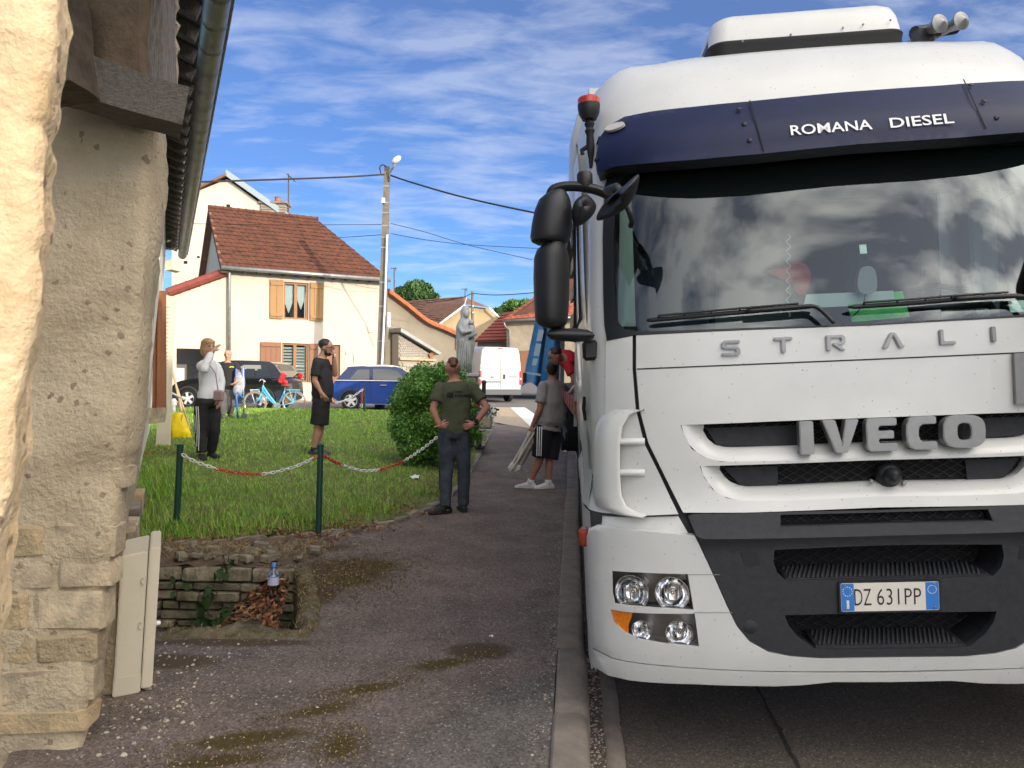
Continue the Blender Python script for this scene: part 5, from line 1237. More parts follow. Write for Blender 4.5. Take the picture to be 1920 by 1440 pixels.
M_TILE = mat('red_tile', (.135, .046, .024), .85, var=.55, vscale=3.5, col2=(.055, .024, .015), bump=.3, bscale=40)
M_TILE2 = mat('brown_tile', (.22, .105, .065), .85, var=.45, vscale=2.5, col2=(.12, .07, .05)); M_TILE3 = mat('maroon_tile', (.24, .06, .045), .85, var=.3, vscale=2); M_ORT = mat('orange_tile', (.38, .125, .055), .8, var=.35, vscale=5)
M_OAKW = mat('window_wood', (.30, .125, .04), .5, var=.3, vscale=15); M_SHUT = mat('shutter_ochre', (.34, .185, .065), .6, var=.25, vscale=7, stretch=(10, 10, 1)); M_SHUB = mat('shutter_brown', (.26, .12, .065), .65, var=.25, vscale=7, stretch=(10, 10, 1))
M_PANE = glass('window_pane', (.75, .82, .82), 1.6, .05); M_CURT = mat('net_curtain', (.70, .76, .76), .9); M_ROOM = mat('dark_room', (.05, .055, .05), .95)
HF = Facade(pix(425, 690, 27.0)[:2], pix(715, 690, 29.8)[:2])
ch = thing('cream_house', 'cream rendered two storey house with red tile roof and ochre shutters', 'house', HF.at(HF.len / 2, .3, 0))
uL, zL = HF.uz(426, 503); uR, zR = HF.uz(716, 523); zE = (zL + zR) / 2; uR = max(uR, HF.len)
r1 = HF.rect(532, 528, 578, 600); r2 = HF.rect(529, 643, 578, 717); rd = HF.rect(612, 646, 637, 772)
def ring(r): return [(r[0], r[1]), (r[2], r[1]), (r[2], r[3]), (r[0], r[3])]
wall_holes(HF, 'wall', [(uL, .1), (uR, .1), (uR, zE), (uL, zE)], [ring(r1), ring(r2), ring(rd)], M_CRW, ch)
bk = -HF.n
def hp(u, z, back): return HF.at(u, z, -back)
RB = 2.9; zRg = 7.75
mk('side_wall', [hp(uL, .1, 0), hp(uL, zE, 0), hp(uL, zRg - .15, RB), hp(uL, zE, RB * 2), hp(uL, .1, RB * 2), hp(uR, .1, 0), hp(uR, zE, 0), hp(uR, zE, RB * 2), hp(uR, .1, RB * 2)], [(0, 1, 2, 3, 4), (5, 6, 7, 8)], M_OLDW, ch)
uRl, uRr = HF.uz(388, 405)[0] * .0 + uL - .25, uR - 1.75
EO2 = .28; zO = zE - .02
def slope(name, a, b_, c, d, m, par, th=.08):
    return fixn(MB().prism([a, b_, c, d] if d is not None else [a, b_, c], V((0, 0, -th))).build(name, m, par))
rl = slope('roof', hp(uRl, zO, -EO2), hp(uR + .2, zO, -EO2), hp(uRr, zRg, RB), hp(uRl, zRg, RB), M_TILE2, ch)
slope('roof_hip', hp(uR + .2, zO, -EO2), hp(uR + .2, zO, RB * 2), hp(uRr, zRg, RB), None, M_TILE2, ch); slope('roof_back', hp(uRl, zO, RB * 2), hp(uR + .2, zO, RB * 2), hp(uRr, zRg, RB), hp(uRl, zRg, RB), M_TILE2, ch)
def tiles(name, e0, e1, r0, r1, cw, ch_, m, par, lift=.035):
    """overlapping tiles between eave e0-e1 and ridge r0-r1"""
    e0, e1, r0, r1 = map(V, (e0, e1, r0, r1)); rows = max(3, int(((r0 + r1) / 2 - (e0 + e1) / 2).length / ch_)); b = MB(); nrm = (e1 - e0).cross(r0 - e0).normalized()
    if nrm.z < 0: nrm = -nrm
    for r in range(rows):
        a0, a1 = e0.lerp(r0, r / rows), e1.lerp(r1, r / rows); c0, c1 = e0.lerp(r0, min(1, (r + 1.15) / rows)), e1.lerp(r1, min(1, (r + 1.15) / rows)); cols = max(1, int((a1 - a0).length / cw)); sh = .5 / cols if r % 2 else 0
        for c in range(cols):
            f0, f1 = min(1, c / cols + sh), min(1, (c + .96) / cols + sh)
            if f1 - f0 < .2 / cols: continue
            l = lift * random.uniform(.8, 1.25); d = .028
            p0, p1, p2, p3 = a0.lerp(a1, f0) + nrm * l, a0.lerp(a1, f1) + nrm * l, c0.lerp(c1, f1) + nrm * .008, c0.lerp(c1, f0) + nrm * .008; mid = a0.lerp(a1, (f0 + f1) / 2) + nrm * (l + .018); mid2 = c0.lerp(c1, (f0 + f1) / 2) + nrm * .02
            b.add([p0, mid, p1, p2, mid2, p3, p0 - nrm * d, p1 - nrm * d], [(0, 1, 4, 5), (1, 2, 3, 4), (0, 6, 7, 2, 1), (0, 5, 6)])
    return b.build(name, m, par, kind='stuff')
tiles('roof_tiles', hp(uRl, zO, -EO2), hp(uR + .2, zO, -EO2), hp(uRl, zRg, RB), hp(uRr, zRg, RB), .21, .27, M_TILE, rl)
for k in range(15):
    f = (k + .5) / 15; a, c = hp(uRl, zRg + .04, RB).lerp(hp(uRr, zRg + .04, RB), f - .5 / 15), hp(uRl, zRg + .04, RB).lerp(hp(uRr, zRg + .04, RB), f + .52 / 15)
    b = MB(); b.tube([a, a.lerp(c, .8), c], [.09, .09, .115], 8); b.build('ridge_tile', M_TILE, rl, smooth='a')
slope('gable_soffit', hp(uRl, zO - .12, -EO2), hp(uRl, zRg - .12, RB), hp(uL, zRg - .12, RB), hp(uL, zO - .12, -EO2), M_DARKW, ch)
b = MB(); b.tube([hp(uL - .25, zO - .03, -EO2 - .08), hp(uR + .2, zO - .03, -EO2 - .08)], .075, 8); b.build('gutter', M_ZINC, ch, smooth=True)
for k in range(11):
    u = uL + .5 + k * (uR - uL - .6) / 11; fslab(HF, 'rafter_end', u, zE - .16, u + .10, zE - .04, .0, EO2 + .02, M_DARKW, ch)
fslab(HF, 'fascia', uL, zE - .22, uR + .1, zE - .005, .004, .03, mat('fascia_grey', (.42, .40, .36), .8), ch)
b = MB(); dp = HF.P(429, 505, .12); b.tube([dp + V((0, 0, .15)), dp, HF.at(HF.uz(429, 505)[0] + .02, .3, .12)], .06, 8); b.build('downpipe', M_ZINC, ch, smooth=True)
def window(F, r, par, curt, m):
    u0, z0, u1, z1 = r; fw = .075
    fr_ = thing_part('window', par, F, r, m, fw)
    return fr_
def thing_part(nm, par, F, r, m, fw):
    u0, z0, u1, z1 = r; b = MB()
    for (a0, b0, a1, b1) in ((u0, z0, u0 + fw, z1), (u1 - fw, z0, u1, z1), (u0 + fw, z0, u1 - fw, z0 + fw), (u0 + fw, z1 - fw, u1 - fw, z1), ((u0 + u1) / 2 - fw * .8, z0 + fw, (u0 + u1) / 2 + fw * .8, z1 - fw)):
        vs = [F.at(u, z, o) for o in (-.15, -.07) for z in (b0, b1) for u in (a0, a1)]; b.add(vs, [(0, 2, 3, 1), (4, 5, 7, 6), (0, 1, 5, 4), (2, 6, 7, 3), (0, 4, 6, 2), (1, 3, 7, 5)])
    o = fixn(b.build(nm, m, par)); um = (u0 + u1) / 2
    for a, c in ((u0 + fw, um - fw * .8), (um + fw * .8, u1 - fw)): mk('pane', [F.at(a, z0 + fw, -.115), F.at(c, z0 + fw, -.115), F.at(c, z1 - fw, -.115), F.at(a, z1 - fw, -.115)], [(0, 1, 2, 3)], M_PANE, o)
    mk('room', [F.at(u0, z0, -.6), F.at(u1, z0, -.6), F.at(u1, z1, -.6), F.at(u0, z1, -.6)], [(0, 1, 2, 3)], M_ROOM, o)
    return o
w1 = thing_part('window', ch, HF, r1, M_OAKW, .07); w2 = thing_part('window', ch, HF, r2, M_OAKW, .07)
u0, z0, u1, z1 = r1; um = (u0 + u1) / 2
for a, c, dz in ((u0 + .06, um - .05, .1), (um + .05, u1 - .06, .25)):
    P = [(a, z1 - .05), (c, z1 - .05), (c - .02, z0 + .55 + dz), ((a + c) / 2, z0 + .12 + dz), (a + .03, z0 + .5 + dz)]; mk('curtain', [HF.at(u, z, -.2) for u, z in P], [tuple(range(5))], M_CURT, w1)
u0, z0, u1, z1 = r2
for k in range(11):
    zz = z0 + .1 + k * (z1 - z0 - .2) / 11; mk('blind_slat', [HF.at(u0 + .05, zz, -.2), HF.at(u1 - .05, zz, -.2), HF.at(u1 - .05, zz + .075, -.17), HF.at(u0 + .05, zz + .075, -.17)], [(0, 1, 2, 3)], M_CURT, w2)
def shutter(px4, m, o=.06):
    u0, z0, u1, z1 = HF.rect(*px4); s_ = fslab(HF, 'shutter', u0, z0, u1, z1, .03, .07, m, ch)
    for f in (.06, .86): fslab(HF, 'batten', u0 + .01, z0 + (z1 - z0) * f, u1 - .01, z0 + (z1 - z0) * (f + .08), .0705, .10, m, s_)
    n = max(2, int((u1 - u0) / .16))
    for k in range(1, n): fslab(HF, 'board_joint', u0 + (u1 - u0) * k / n - .006, z0 + .01, u0 + (u1 - u0) * k / n + .006, z1 - .01, .0702, .073, M_DARKW, s_)
shutter((506, 524, 530, 598), M_SHUT); shutter((581, 530, 605, 602), M_SHUT); shutter((488, 641, 526, 700), M_SHUB); shutter((580, 644, 595, 716), M_SHUB)
u0, z0, u1, z1 = rd; d_ = fslab(HF, 'door', u0, z0, u1, z1, -.16, -.1, M_SHUB, ch)
sg_ = fslab(HF, 'street_sign', *[HF.rect(690, 611, 713, 624)[i] for i in range(4)], .003, .02, mat('sign_white', (.72, .66, .52), .7), ch)
u0, z0, u1, z1 = HF.rect(690, 611, 713, 624)
for rr_ in ((u0, z0, u1, z0 + .02), (u0, z1 - .02, u1, z1), (u0, z0 + .02, u0 + .02, z1 - .02), (u1 - .02, z0 + .02, u1, z1 - .02)): fslab(HF, 'sign_border', *rr_, .021, .024, mat('sign_ink', (.40, .33, .28), .8), sg_)
for k, (f, wd) in enumerate(((.62, .6), (.28, .7))):
    for j in range(7): fslab(HF, 'sign_letter', u0 + .09 + j * (u1 - u0 - .18) / 7 * wd / .7, z0 + (z1 - z0) * f - .02, u0 + .09 + (j + .6) * (u1 - u0 - .18) / 7 * wd / .7, z0 + (z1 - z0) * f + .035, .021, .023, MATS['sign_ink'], sg_)
fslab(HF, 'meter_cover', *HF.rect(648, 657, 656, 665), .003, .04, mat('meter_grey', (.55, .5, .42), .7), ch)
# garden wall with tiled coping and garage mouth left of the house
gw = thing('garage_wing', 'low cream garage wing with sloping red coping tiles left of the house', 'garage', HF.at(-2, .3, 0))
go = HF.rect(331, 653, 385, 775); zc0, uc0 = HF.uz(316, 548)[1], HF.uz(316, 548)[0] - .4
wall_holes(HF, 'wall', [(uc0, .1), (uL - .01, .1), (uL - .01, HF.uz(426, 512)[1]), (uc0, zc0 - .1)], [[(go[0], .12), (go[2], .12), (go[2], go[3]), (go[0], go[3])]], M_CRW, gw, .4)
mk('garage_dark', [HF.at(go[0] - .3, .1, -1.6), HF.at(go[2] + .3, .1, -1.6), HF.at(go[2] + .3, go[3] + .2, -1.6), HF.at(go[0] - .3, go[3] + .2, -1.6)], [(0, 1, 2, 3)], mat('garage_back', (.16, .15, .14), .9), gw)
fslab(HF, 'stored_panel', go[0] - .05, .3, go[0] + .35, HF.uz(340, 690)[1], -.9, -.86, mat('panel_pale', (.6, .62, .62), .8), gw)
for k in range(6):
    a = HF.P(314 + k * 18.7, 549 - k * 6.6, .0); c = HF.P(314 + (k + 1.08) * 18.7, 549 - (k + 1.08) * 6.6, .0); b = MB(); b.tube([a, a.lerp(c, .85), c], [.16, .16, .18], 8); b.build('coping_tile', M_TILE3, gw, smooth='a')
# tall old house behind
BF = Facade(pix(320, 690, 35.5)[:2], pix(560, 690, 36.5)[:2])
bh = thing('old_gable_house', 'tall old white gable house with zinc roof edge and brick chimney behind', 'house', BF.at(3, .3, -2))
outl = [(322, 700), (322, 388), (344, 369), (426, 336), (492, 384), (560, 428), (560, 700)]
P2 = [BF.uz(x, y) for x, y in outl]; b = MB(); b.prism([BF.at(u, z) for u, z in P2], -BF.n * 9); fixn(b.build('wall', M_OLDW, bh))
def bslope(name, pa, pb, m, th=.28, lift=.05, o=.25):
    a, c = BF.P(*pa), BF.P(*pb); P = [a + BF.n * o, c + BF.n * o, c - BF.n * 9.3, a - BF.n * 9.3]; return fixn(MB().prism([p + V((0, 0, lift)) for p in P], V((0, 0, th))).build(name, m, bh))
bslope('roof_slope', (330, 376), (427, 331), M_TILE2, .12, .0); bslope('roof_slope', (425, 331), (572, 434), mat('zinc_roof', (.30, .36, .38), .5, metal=.4), .30, -.02)
for x, y, s in ((428, 386, 7), (355, 430, 6), (348, 492, 7), (372, 482, 5), (394, 466, 4)): fslab(BF, 'wall_hole', *BF.rect(x - s / 2, y - s / 2.4, x + s / 2, y + s / 2.4), -.02, .004, M_VOID, bh)
b = MB(); cp_ = BF.P(514, 402, .0); b.box(cp_ + V((0, .2, 0)), (1.15, .8, 1.0)); chm = b.build('chimney', mat('grey_brick', (.33, .29, .23), .9, var=.3, vscale=9), bh)
for k in range(8): b = MB(); b.box(cp_ + V((0, .2, -.42 + k * .12)), (1.17, .82, .018)); b.build('mortar_course', M_KERB2, chm)
b = MB(); b.box(cp_ + V((0, .2, .53)), (1.3, .95, .10)); b.build('chimney_cap', M_KERB, chm)
b = MB(); b.lathe(cp_ + V((.1, .2, .58)), [(.15, 0), (.13, .25), (.15, .27)], (0, 0, 1), 12); b.build('chimney_pot', M_ORT, chm, smooth='a')
an = thing('tv_antenna', 'tall thin television antenna mast beside the brick chimney', 'antenna', BF.P(541, 408)); b = MB(); b.tube([BF.P(541, 410), BF.P(541, 326)], .03, 6); b.build('mast', M_DARKW, an)
b = MB(); b.tube([BF.P(538, 326), BF.P(553, 340)], .025, 5); b.build('boom', M_DARKW, an)
for k in range(4): b = MB(); p = BF.P(541 + k * 3.4, 328 + k * 3.4); b.tube([p + V((-.12, .1, .1)), p + V((.12, -.1, -.1))], .012, 4); b.build('element', M_DARKW, an)
# grey barn with orange verge tiles
GF = Facade(pix(724, 690, 32.5)[:2], pix(860, 690, 35.0)[:2]); M_GRW = mat('grey_render_barn', (.24, .21, .16), .95, var=.2, vscale=1.0, bump=.4, bscale=14)
gb = thing('grey_barn', 'grey rendered barn gable with curved orange verge tiles', 'barn', GF.at(2, .3, -2))
ver = [(724, 545), (760, 572), (795, 600), (825, 613), (858, 628)]
b = MB(); b.prism([GF.P(x, y) for x, y in [(722, 720), (858, 720)] + [(x, y + 4) for x, y in ver[::-1]]], -GF.n * 7); fixn(b.build('wall', M_GRW, gb))
vs_ = spline(ver, 4); L_ = len(vs_) - 1
rr = [[GF.P(p[0], p[1] - 2, .2) for p in vs_], [GF.P(p[0], p[1] - 2, -7) for p in vs_]]; MB().grid(rr).build('roof', M_TILE2, gb)
for k in range(12):
    f0, f1 = k / 12 * L_, (k + 1.06) / 12 * L_; g = lambda f: V(vs_[int(min(f, L_ - .001))]).lerp(V(vs_[int(min(f, L_ - .001)) + 1]), min(f, L_ - .001) % 1)
    a, c = g(f0), g(f1); fixn(MB().prism([GF.P(a.x, a.y - 3, .28), GF.P(c.x, c.y - 3, .28), GF.P(c.x, c.y + 5, .30), GF.P(a.x, a.y + 5, .26)], -GF.n * .35).build('verge_tile', M_ORT, gb))
fixn(MB().prism(GF.poly([(853, 632), (858, 632), (858, 655), (853, 655)], .01), GF.n * .06).build('brick_pier', M_ORT, gb))
lt = thing('lean_to', 'small lean-to with shingle wall and grey sloping roof edge against barn', 'shed', GF.at(.8, .3, 1))
fixn(MB().prism(GF.poly([(733, 627), (800, 669), (800, 720), (733, 720)], .6), -GF.n * .5).build('wall', mat('shingle_back', (.34, .30, .25), .9), lt))
b = MB()
for r in range(9):
    y = 632 + r * 4.4
    for k in range(18):
        x = 734 + k * 3.8 + (1.9 if r % 2 else 0)
        if y > 628 + (x - 733) * .63 and x < 797: b.add([GF.P(x, y, .61), GF.P(x + 3.4, y, .61), GF.P(x + 3.4, y + 4.6, .66), GF.P(x, y + 4.6, .66), GF.P(x, y + 4.6, .61), GF.P(x + 3.4, y + 4.6, .61)], [(0, 1, 2, 3), (3, 2, 5, 4)])
b.build('shingles', mat('shingle', (.40, .36, .31), .9, var=.4, vscale=14), lt, kind='stuff')
fixn(MB().prism(GF.poly([(730, 616), (806, 662), (803, 666), (730, 623)], .9), -GF.n * .9).build('roof_edge', M_ZINC, lt)); fixn(MB().prism(GF.poly([(733, 671), (800, 673), (800, 677), (733, 675)], .68), GF.n * .06).build('beam', M_PLANK, lt))
fixn(MB().prism(GF.poly([(786, 664), (793, 660), (796, 668), (789, 672)], .7), GF.n * .05).build('purlin_end', M_OAKW, lt))
# house with brown tiled roof and pale gable
KF = Facade(pix(822, 690, 44)[:2], pix(940, 690, 45)[:2]); kh = thing('pale_gable_house', 'sandy gable house with brown hipped tile roof and white verge boards', 'house', KF.at(1, .3, -2)); M_SAND = mat('sand_render', (.44, .34, .20), .9, var=.2, vscale=.8, bump=.3, bscale=10)
fixn(MB().prism(KF.poly([(826, 700), (826, 604), (868, 573), (914, 578), (938, 600), (938, 700)]), -KF.n * 8).build('wall', M_SAND, kh))
bp = lambda x, y, o=0: KF.P(x, y, o)
mk('roof_slope', [bp(823, 606, .3), bp(868, 571, .3), bp(868, 571, .3) + (pix(869, 556, 46) - bp(868, 571, .3)), pix(748, 566, 52), pix(752, 612, 47)], [(0, 1, 2, 3, 4)], M_TILE2, kh); ro = bpy.data.objects['roof_slope']
tiles('roof_tiles', pix(752, 612, 46.9), bp(823, 606, .35), pix(748, 566, 51.9), pix(869, 556, 45.9), .9, .28, M_TILE2, kh, .05)
mk('roof_hip', [bp(868, 571, .3), bp(916, 577, .3), pix(869, 556, 46)], [(0, 1, 2)], M_TILE2, kh)
for a, c in (((822, 606), (869, 571)), ((868, 573), (872, 557)), ((914, 576), (940, 600))):
    fixn(MB().prism([bp(*a, .32), bp(*c, .32), bp(c[0], c[1] + 4, .32), bp(a[0], a[1] + 4, .32)], KF.n * .08).build('verge_board', mat('white_board', (.72, .74, .72), .7), kh))
# small maroon-roofed outbuilding and red-roofed house at right
RF = Facade(pix(888, 690, 39)[:2], pix(962, 690, 39)[:2]); rh = thing('maroon_outbuilding', 'small stone outbuilding with dark maroon metal roof behind the white van', 'outbuilding', RF.at(1, .3, -2))
fixn(MB().prism(RF.poly([(895, 640), (960, 640), (960, 720), (895, 720)], -.2), -RF.n * 4).build('wall', M_GRW, rh)); q = [RF.P(890, 642, .1), RF.P(960, 640, .1), pix(966, 586, 42.5), pix(944, 589, 42.5)]; rs = fixn(MB().prism(q, V((0, 0, .08))).build('roof', M_TILE3, rh))
for k in range(9): a, c = q[0].lerp(q[3], k / 9), q[1].lerp(q[2], k / 9); b = MB(); b.tube([a + V((0, -.02, .1)), c + V((0, -.02, .1))], .035, 5); b.build('roof_batten', M_TILE3, rs)
SF = Facade(pix(944, 690, 37)[:2], pix(1100, 690, 36.5)[:2]); sh_ = thing('red_roof_house', 'stone house with bright red tile roof and downpipe beside the trailer', 'house', SF.at(2, .3, -2))
fixn(MB().prism(SF.poly([(950, 602), (1100, 592), (1100, 720), (950, 720)]), -SF.n * 6).build('wall', mat('rubble_render', (.38, .32, .24), .95, var=.35, vscale=1.6, bump=.6, bscale=10), sh_)); q = [SF.P(944, 603, .3), SF.P(1102, 594, .3), pix(1108, 500, 41), pix(1006, 556, 41)]; rs = fixn(MB().prism(q, V((0, 0, .07))).build('roof', M_TILE, sh_)); tiles('roof_tiles', q[0] + V((0, 0, .07)), q[1] + V((0, 0, .07)), q[3] + V((0, 0, .07)), q[2] + V((0, 0, .07)), .28, .33, mat('bright_red_tile', (.40, .12, .07), .85, var=.4, vscale=3), sh_)
b = MB(); b.tube([SF.P(944, 603, .38), SF.P(1100, 595, .38)], .06, 6); b.tube([SF.P(946, 604, .35), SF.P(948, 612, .2), SF.P(956, 618, .08), SF.P(956, 700, .08)], .05, 6); b.build('gutter', M_ZINC, sh_, smooth=True)
fixn(MB().prism(SF.poly([(976, 658), (1000, 657), (1000, 720), (976, 720)], .0), SF.n * .05).build('wooden_door', M_SHUB, sh_))
# ---- poles and cables
pb = pix(712, 772, 25.6); ptop = pix(726, 313, 25.6); up_ = thing('utility_pole', 'tall concrete utility pole with street lamp beside the cream house', 'utility pole', V((pb.x, pb.y, G(pb.x, pb.y))))
M_CONC = mat('pole_concrete', (.20, .175, .14), .9, var=.35, vscale=4, bump=.4, bscale=20)
b = MB(); b.add([V(p) + V((sx * w_, sy * w_, 0)) for p, w_ in ((V((pb.x, pb.y, .2)), .15), (ptop, .085)) for sx, sy in ((-1, -1), (1, -1), (1, 1), (-1, 1))], [(3, 2, 1, 0), (4, 5, 6, 7), (0, 1, 5, 4), (1, 2, 6, 5), (2, 3, 7, 6), (3, 0, 4, 7)]); b.build('shaft', M_CONC, up_)
for yy in (350, 381, 400, 424, 446, 465, 530, 575, 640): f = (772 - yy) / (772 - 313); c = pb.lerp(ptop, f); w_ = lerp(.15, .085, f) + .008; b = MB(); b.box(c, (w_ * 2, w_ * 2, .05)); b.build('steel_band', M_ZINC, up_)
b = MB(); b.tube([pix(730, 340, 25.5), pix(730, 326, 25.45), pix(736, 316, 25.3), pix(742, 304, 25.2)], .035, 8); arm = b.build('lamp_arm', M_ZINC, up_, smooth=True)
b = MB(); c = pix(743, 300, 25.2); Mh = Matrix.Rotation(R(-38), 3, 'Y'); b.sphere(c, (.19, .12, .10), 14, 9, M=Mh); b.build('lamp_head', mat('lamp_grey_white', (.62, .62, .60), .5), arm, smooth=True)
b = MB(); b.tube([pix(726, 440, 25.42), pix(722, 560, 25.4), pix(716, 690, 25.35)], .035, 6); b.build('white_conduit', mat('white_conduit', (.75, .77, .78), .5), up_)
b = MB(); b.box(pix(719, 376, 25.4), (.1, .1, .16)); b.box(pix(729, 600, 25.35), (.12, .1, .5), bev=.03); b.build('junction_box', mat('box_white', (.72, .74, .72), .5), up_)
b = MB(); b.tube([pix(x, y, 25.5) for x, y in spline([(714, 325), (712, 314), (717, 309), (724, 312)], 5)], .02, 5); b.build('drip_loop', M_RUB, up_)
def cable(label, pts, r, d, name='overhead_cable'):
    P = spline([pix(x, y, dd) for (x, y), dd in zip(pts, d)], 8); b = MB(); b.tube(P, r, 5); return tag(b.build(name, M_RUB, None), label, 'cable', 'overhead cables')
cable('thick black twisted cable running left from the lamp pole', [(720, 327), (640, 332), (500, 337), (365, 341), (250, 342)], .028, [25.5, 24.5, 22.5, 21, 19.5])
cable('thick black cable sagging from the lamp pole towards the trailer', [(733, 329), (775, 343), (870, 370), (998, 398), (1100, 415)], .028, [25.5, 25, 24, 23, 22])
cable('thin wire running left from the middle of the lamp pole', [(716, 421), (600, 421.5), (480, 421.5), (340, 419)], .010, [25.5, 27, 28, 30])
cable('thin wire pair running left just above the red roof ridge', [(716, 440), (660, 444), (600, 447)], .012, [25.5, 30, 35])
cable('thin wire crossing down to the right from the lamp pole', [(733, 419), (800, 436), (880, 460), (998, 487)], .011, [25.5, 26, 27, 28])
cable('thin wire running almost level right from the lamp pole', [(733, 438), (800, 450), (880, 459), (1010, 466)], .011, [25.5, 26, 27, 28])
p2b, p2t = pix(886, 660, 40), pix(886, 546, 40); up2 = thing('thin_pole', 'thin grey pole standing in front of the sandy gable house', 'pole', V((p2b.x, p2b.y, .4))); b = MB(); b.tube([V((p2b.x, p2b.y, .4)), p2t], [.09, .07], 8); b.build('shaft', M_CONC, up2)
for yy in (575, 587): b = MB(); b.lathe(pix(886, yy, 40), [(.1, 0), (.1, .06)], (0, 0, 1), 8); b.build('collar', M_ZINC, up2)
cable('wire from the thin pole towards the trailer top right', [(886, 550), (920, 553), (960, 552), (1010, 548)], .02, [40, 38, 36, 34]); cable('wire from the thin pole down to the brown roof', [(886, 549), (872, 556), (845, 562), (800, 568)], .02, [40, 41, 43, 46])
for lab, x0, y0, y1, d in (('small television antenna on the ridge of the sandy gable house', 872, 541, 560, 46), ('thin whip antenna behind the grey barn roof', 739, 502, 556, 38)):
    at_ = thing('roof_antenna', lab, 'antenna', pix(x0, y1, d)); b = MB(); b.tube([pix(x0, y1, d), pix(x0, y0, d)], .03, 5); b.build('mast', M_DARKW, at_); b = MB(); b.tube([pix(x0 - 7, y0 + 1, d), pix(x0 + 5, y0 + 1, d)], .02, 4); b.tube([pix(x0 + 3, y0 - 2, d), pix(x0 + 3, y0 + 6, d)], .015, 4); b.build('boom', M_DARKW, at_)
# ================================================================== VEHICLES
def wheel_parts(par, c, ax, r, w_, rimm, spokes=5):
    b = MB(); b.lathe(c - ax * w_ / 2, [(r * .62, 0), (r * .9, 0), (r, w_ * .2), (r, w_ * .8), (r * .9, w_), (r * .62, w_)], ax, 24); o = b.build('wheel', M_RUB, par, smooth='a')
    b = MB(); b.lathe(c + ax * w_ * .2, [(r * .66, 0), (r * .66, w_ * .3), (r * .60, w_ * .3), (r * .57, w_ * .1)], ax, 24); u = ax.orthogonal().normalized(); v = ax.cross(u)
    for k in range(spokes):
        t = 2 * math.pi * k / spokes + .3; d = u * math.cos(t) + v * math.sin(t); s_ = u * -math.sin(t) + v * math.cos(t); q = c + ax * w_ * .42
        b.prism([q + s_ * r * .12, q + d * r * .6 + s_ * r * .13, q + d * r * .6 - s_ * r * .13, q - s_ * r * .12], ax * w_ * .12)
    b.lathe(c + ax * w_ * .4, [(r * .14, 0), (r * .14, w_ * .18), (.005, w_ * .2)], ax, 12); b.build('rim', rimm, o, smooth='a'); return o
def car(name, label, origin, fwd, L, Wd, H, body, roofm, prof, belt, glass_polys, wb, wr, rimm, extras=None, cat='car'):
    """origin: ground point at mid car; fwd unit vector; prof: side outline (x along -L/2..L/2, z) of lower body; belt: greenhouse outline"""
    fwd = V(fwd).normalized(); lat = V((fwd.y, -fwd.x, 0)); o0 = V(origin)
    t = thing(name, label, cat, o0)
    def w(x, y, z): return o0 + fwd * x + lat * y + V((0, 0, z))
    hw = Wd / 2
    def half_w(x, z): 
        e = 1 - .10 * max(0, (abs(x) / (L / 2) - .7) / .3) ** 2; zz = 1 - .05 * max(0, (.45 - z) / .4) - .03 * max(0, (z - .7) / .4); return hw * e * zz
    P = [tuple(p) for p in spline(prof, 3, True)]
    rows = []
    for f, ins in ((-1, .05), (-1, .0), (-.97, -.0), (-.5, 0), (0, 0), (.5, 0), (.97, 0), (1, 0), (1, .05)):
        cx = 0; cz = sum(p[1] for p in P) / len(P); k = 1 - (ins * 1.2) if abs(f) == 1 else 1.0
        rows.append([w(x * (1 if abs(f) < .97 else (.985 if ins == 0 else .95)), f * half_w(x, z) if ins == 0 else f * half_w(x, z) * .985 , cz + (z - cz) * (1 if abs(f) < .97 else (.985 if ins == 0 else .93))) for x, z in P])
    b = MB().grid(rows, closeu=True); n = len(P)
    for r_ in (0, len(rows) - 1):
        v2, fs = tri([(p[0], p[1]) for p in P]); 
        b.f += [tuple(i + r_ * n for i in f) for f in fs if max(f) < n]; b.mi += [0] * len([f for f in fs if max(f) < n])
    bo = b.build('body', body, t, smooth='a'); fixn(bo)
    G_ = [tuple(p) for p in spline(belt, 3, True)]; zb = min(p[1] for p in G_); zt = max(p[1] for p in G_)
    rows = [[w(x, f * (hw * .95 - (hw * .17) * (z - zb) / (zt - zb)), z) for x, z in G_] for f in (-1, -.6, 0, .6, 1)]
    b = MB().grid(rows, closeu=True); n = len(G_)
    for r_ in (0, 4):
        v2, fs = tri(G_); b.f += [tuple(i + r_ * n for i in f) for f in fs if max(f) < n]; b.mi += [0] * len([f for f in fs if max(f) < n])
    cb_ = b.build('cabin', body if roofm is None else mat('cabin_dark_blue', (.006, .016, .07), .5), t, smooth='a'); fixn(cb_)
    for gname, poly in glass_polys:
        for f in (-1, 1): mk(gname, [w(x, f * (hw * .95 - (hw * .17) * (z - zb) / (zt - zb) + .012), z) for x, z in poly], [tuple(range(len(poly)))], mat('car_glass', (.02, .028, .03), .06, spec=.8), cb_)
    if roofm is not None:
        xs = sorted([p for p in G_ if p[1] > zt - .14]); 
        rr = [[w(x, f * (hw * .79), z + .03 - (.05 if abs(f) == 1 else 0)) for f in (-1, -.985, -.5, 0, .5, .985, 1)] for x, z in xs]
        b = MB().grid(rr); m0 = len(b.v); b.grid([[p + V((0, 0, -.035)) for p in r] for r in rr]); b.build('roof_panel', roofm, cb_, smooth=True)
    for x in wb:
        for f in (-1, 1):
            ax = lat * f; c = w(x, f * (half_w(x, .4) - .10), wr); wheel_parts(t, c, ax, wr, .19, rimm)
            b = MB(); rr = []
            for k in range(15):
                a = R(-6 + 192 * k / 14); rr.append([w(x + rad * math.cos(a), f * (half_w(x, .4) + off), wr + rad * math.sin(a)) for rad, off in ((wr * 1.06, -.06), (wr * 1.07, .012), (wr * 1.24, .014), (wr * 1.27, -.01))])
            b.grid(rr); b.build('wheel_arch', M_TDP, t, smooth='a')
    return t, w
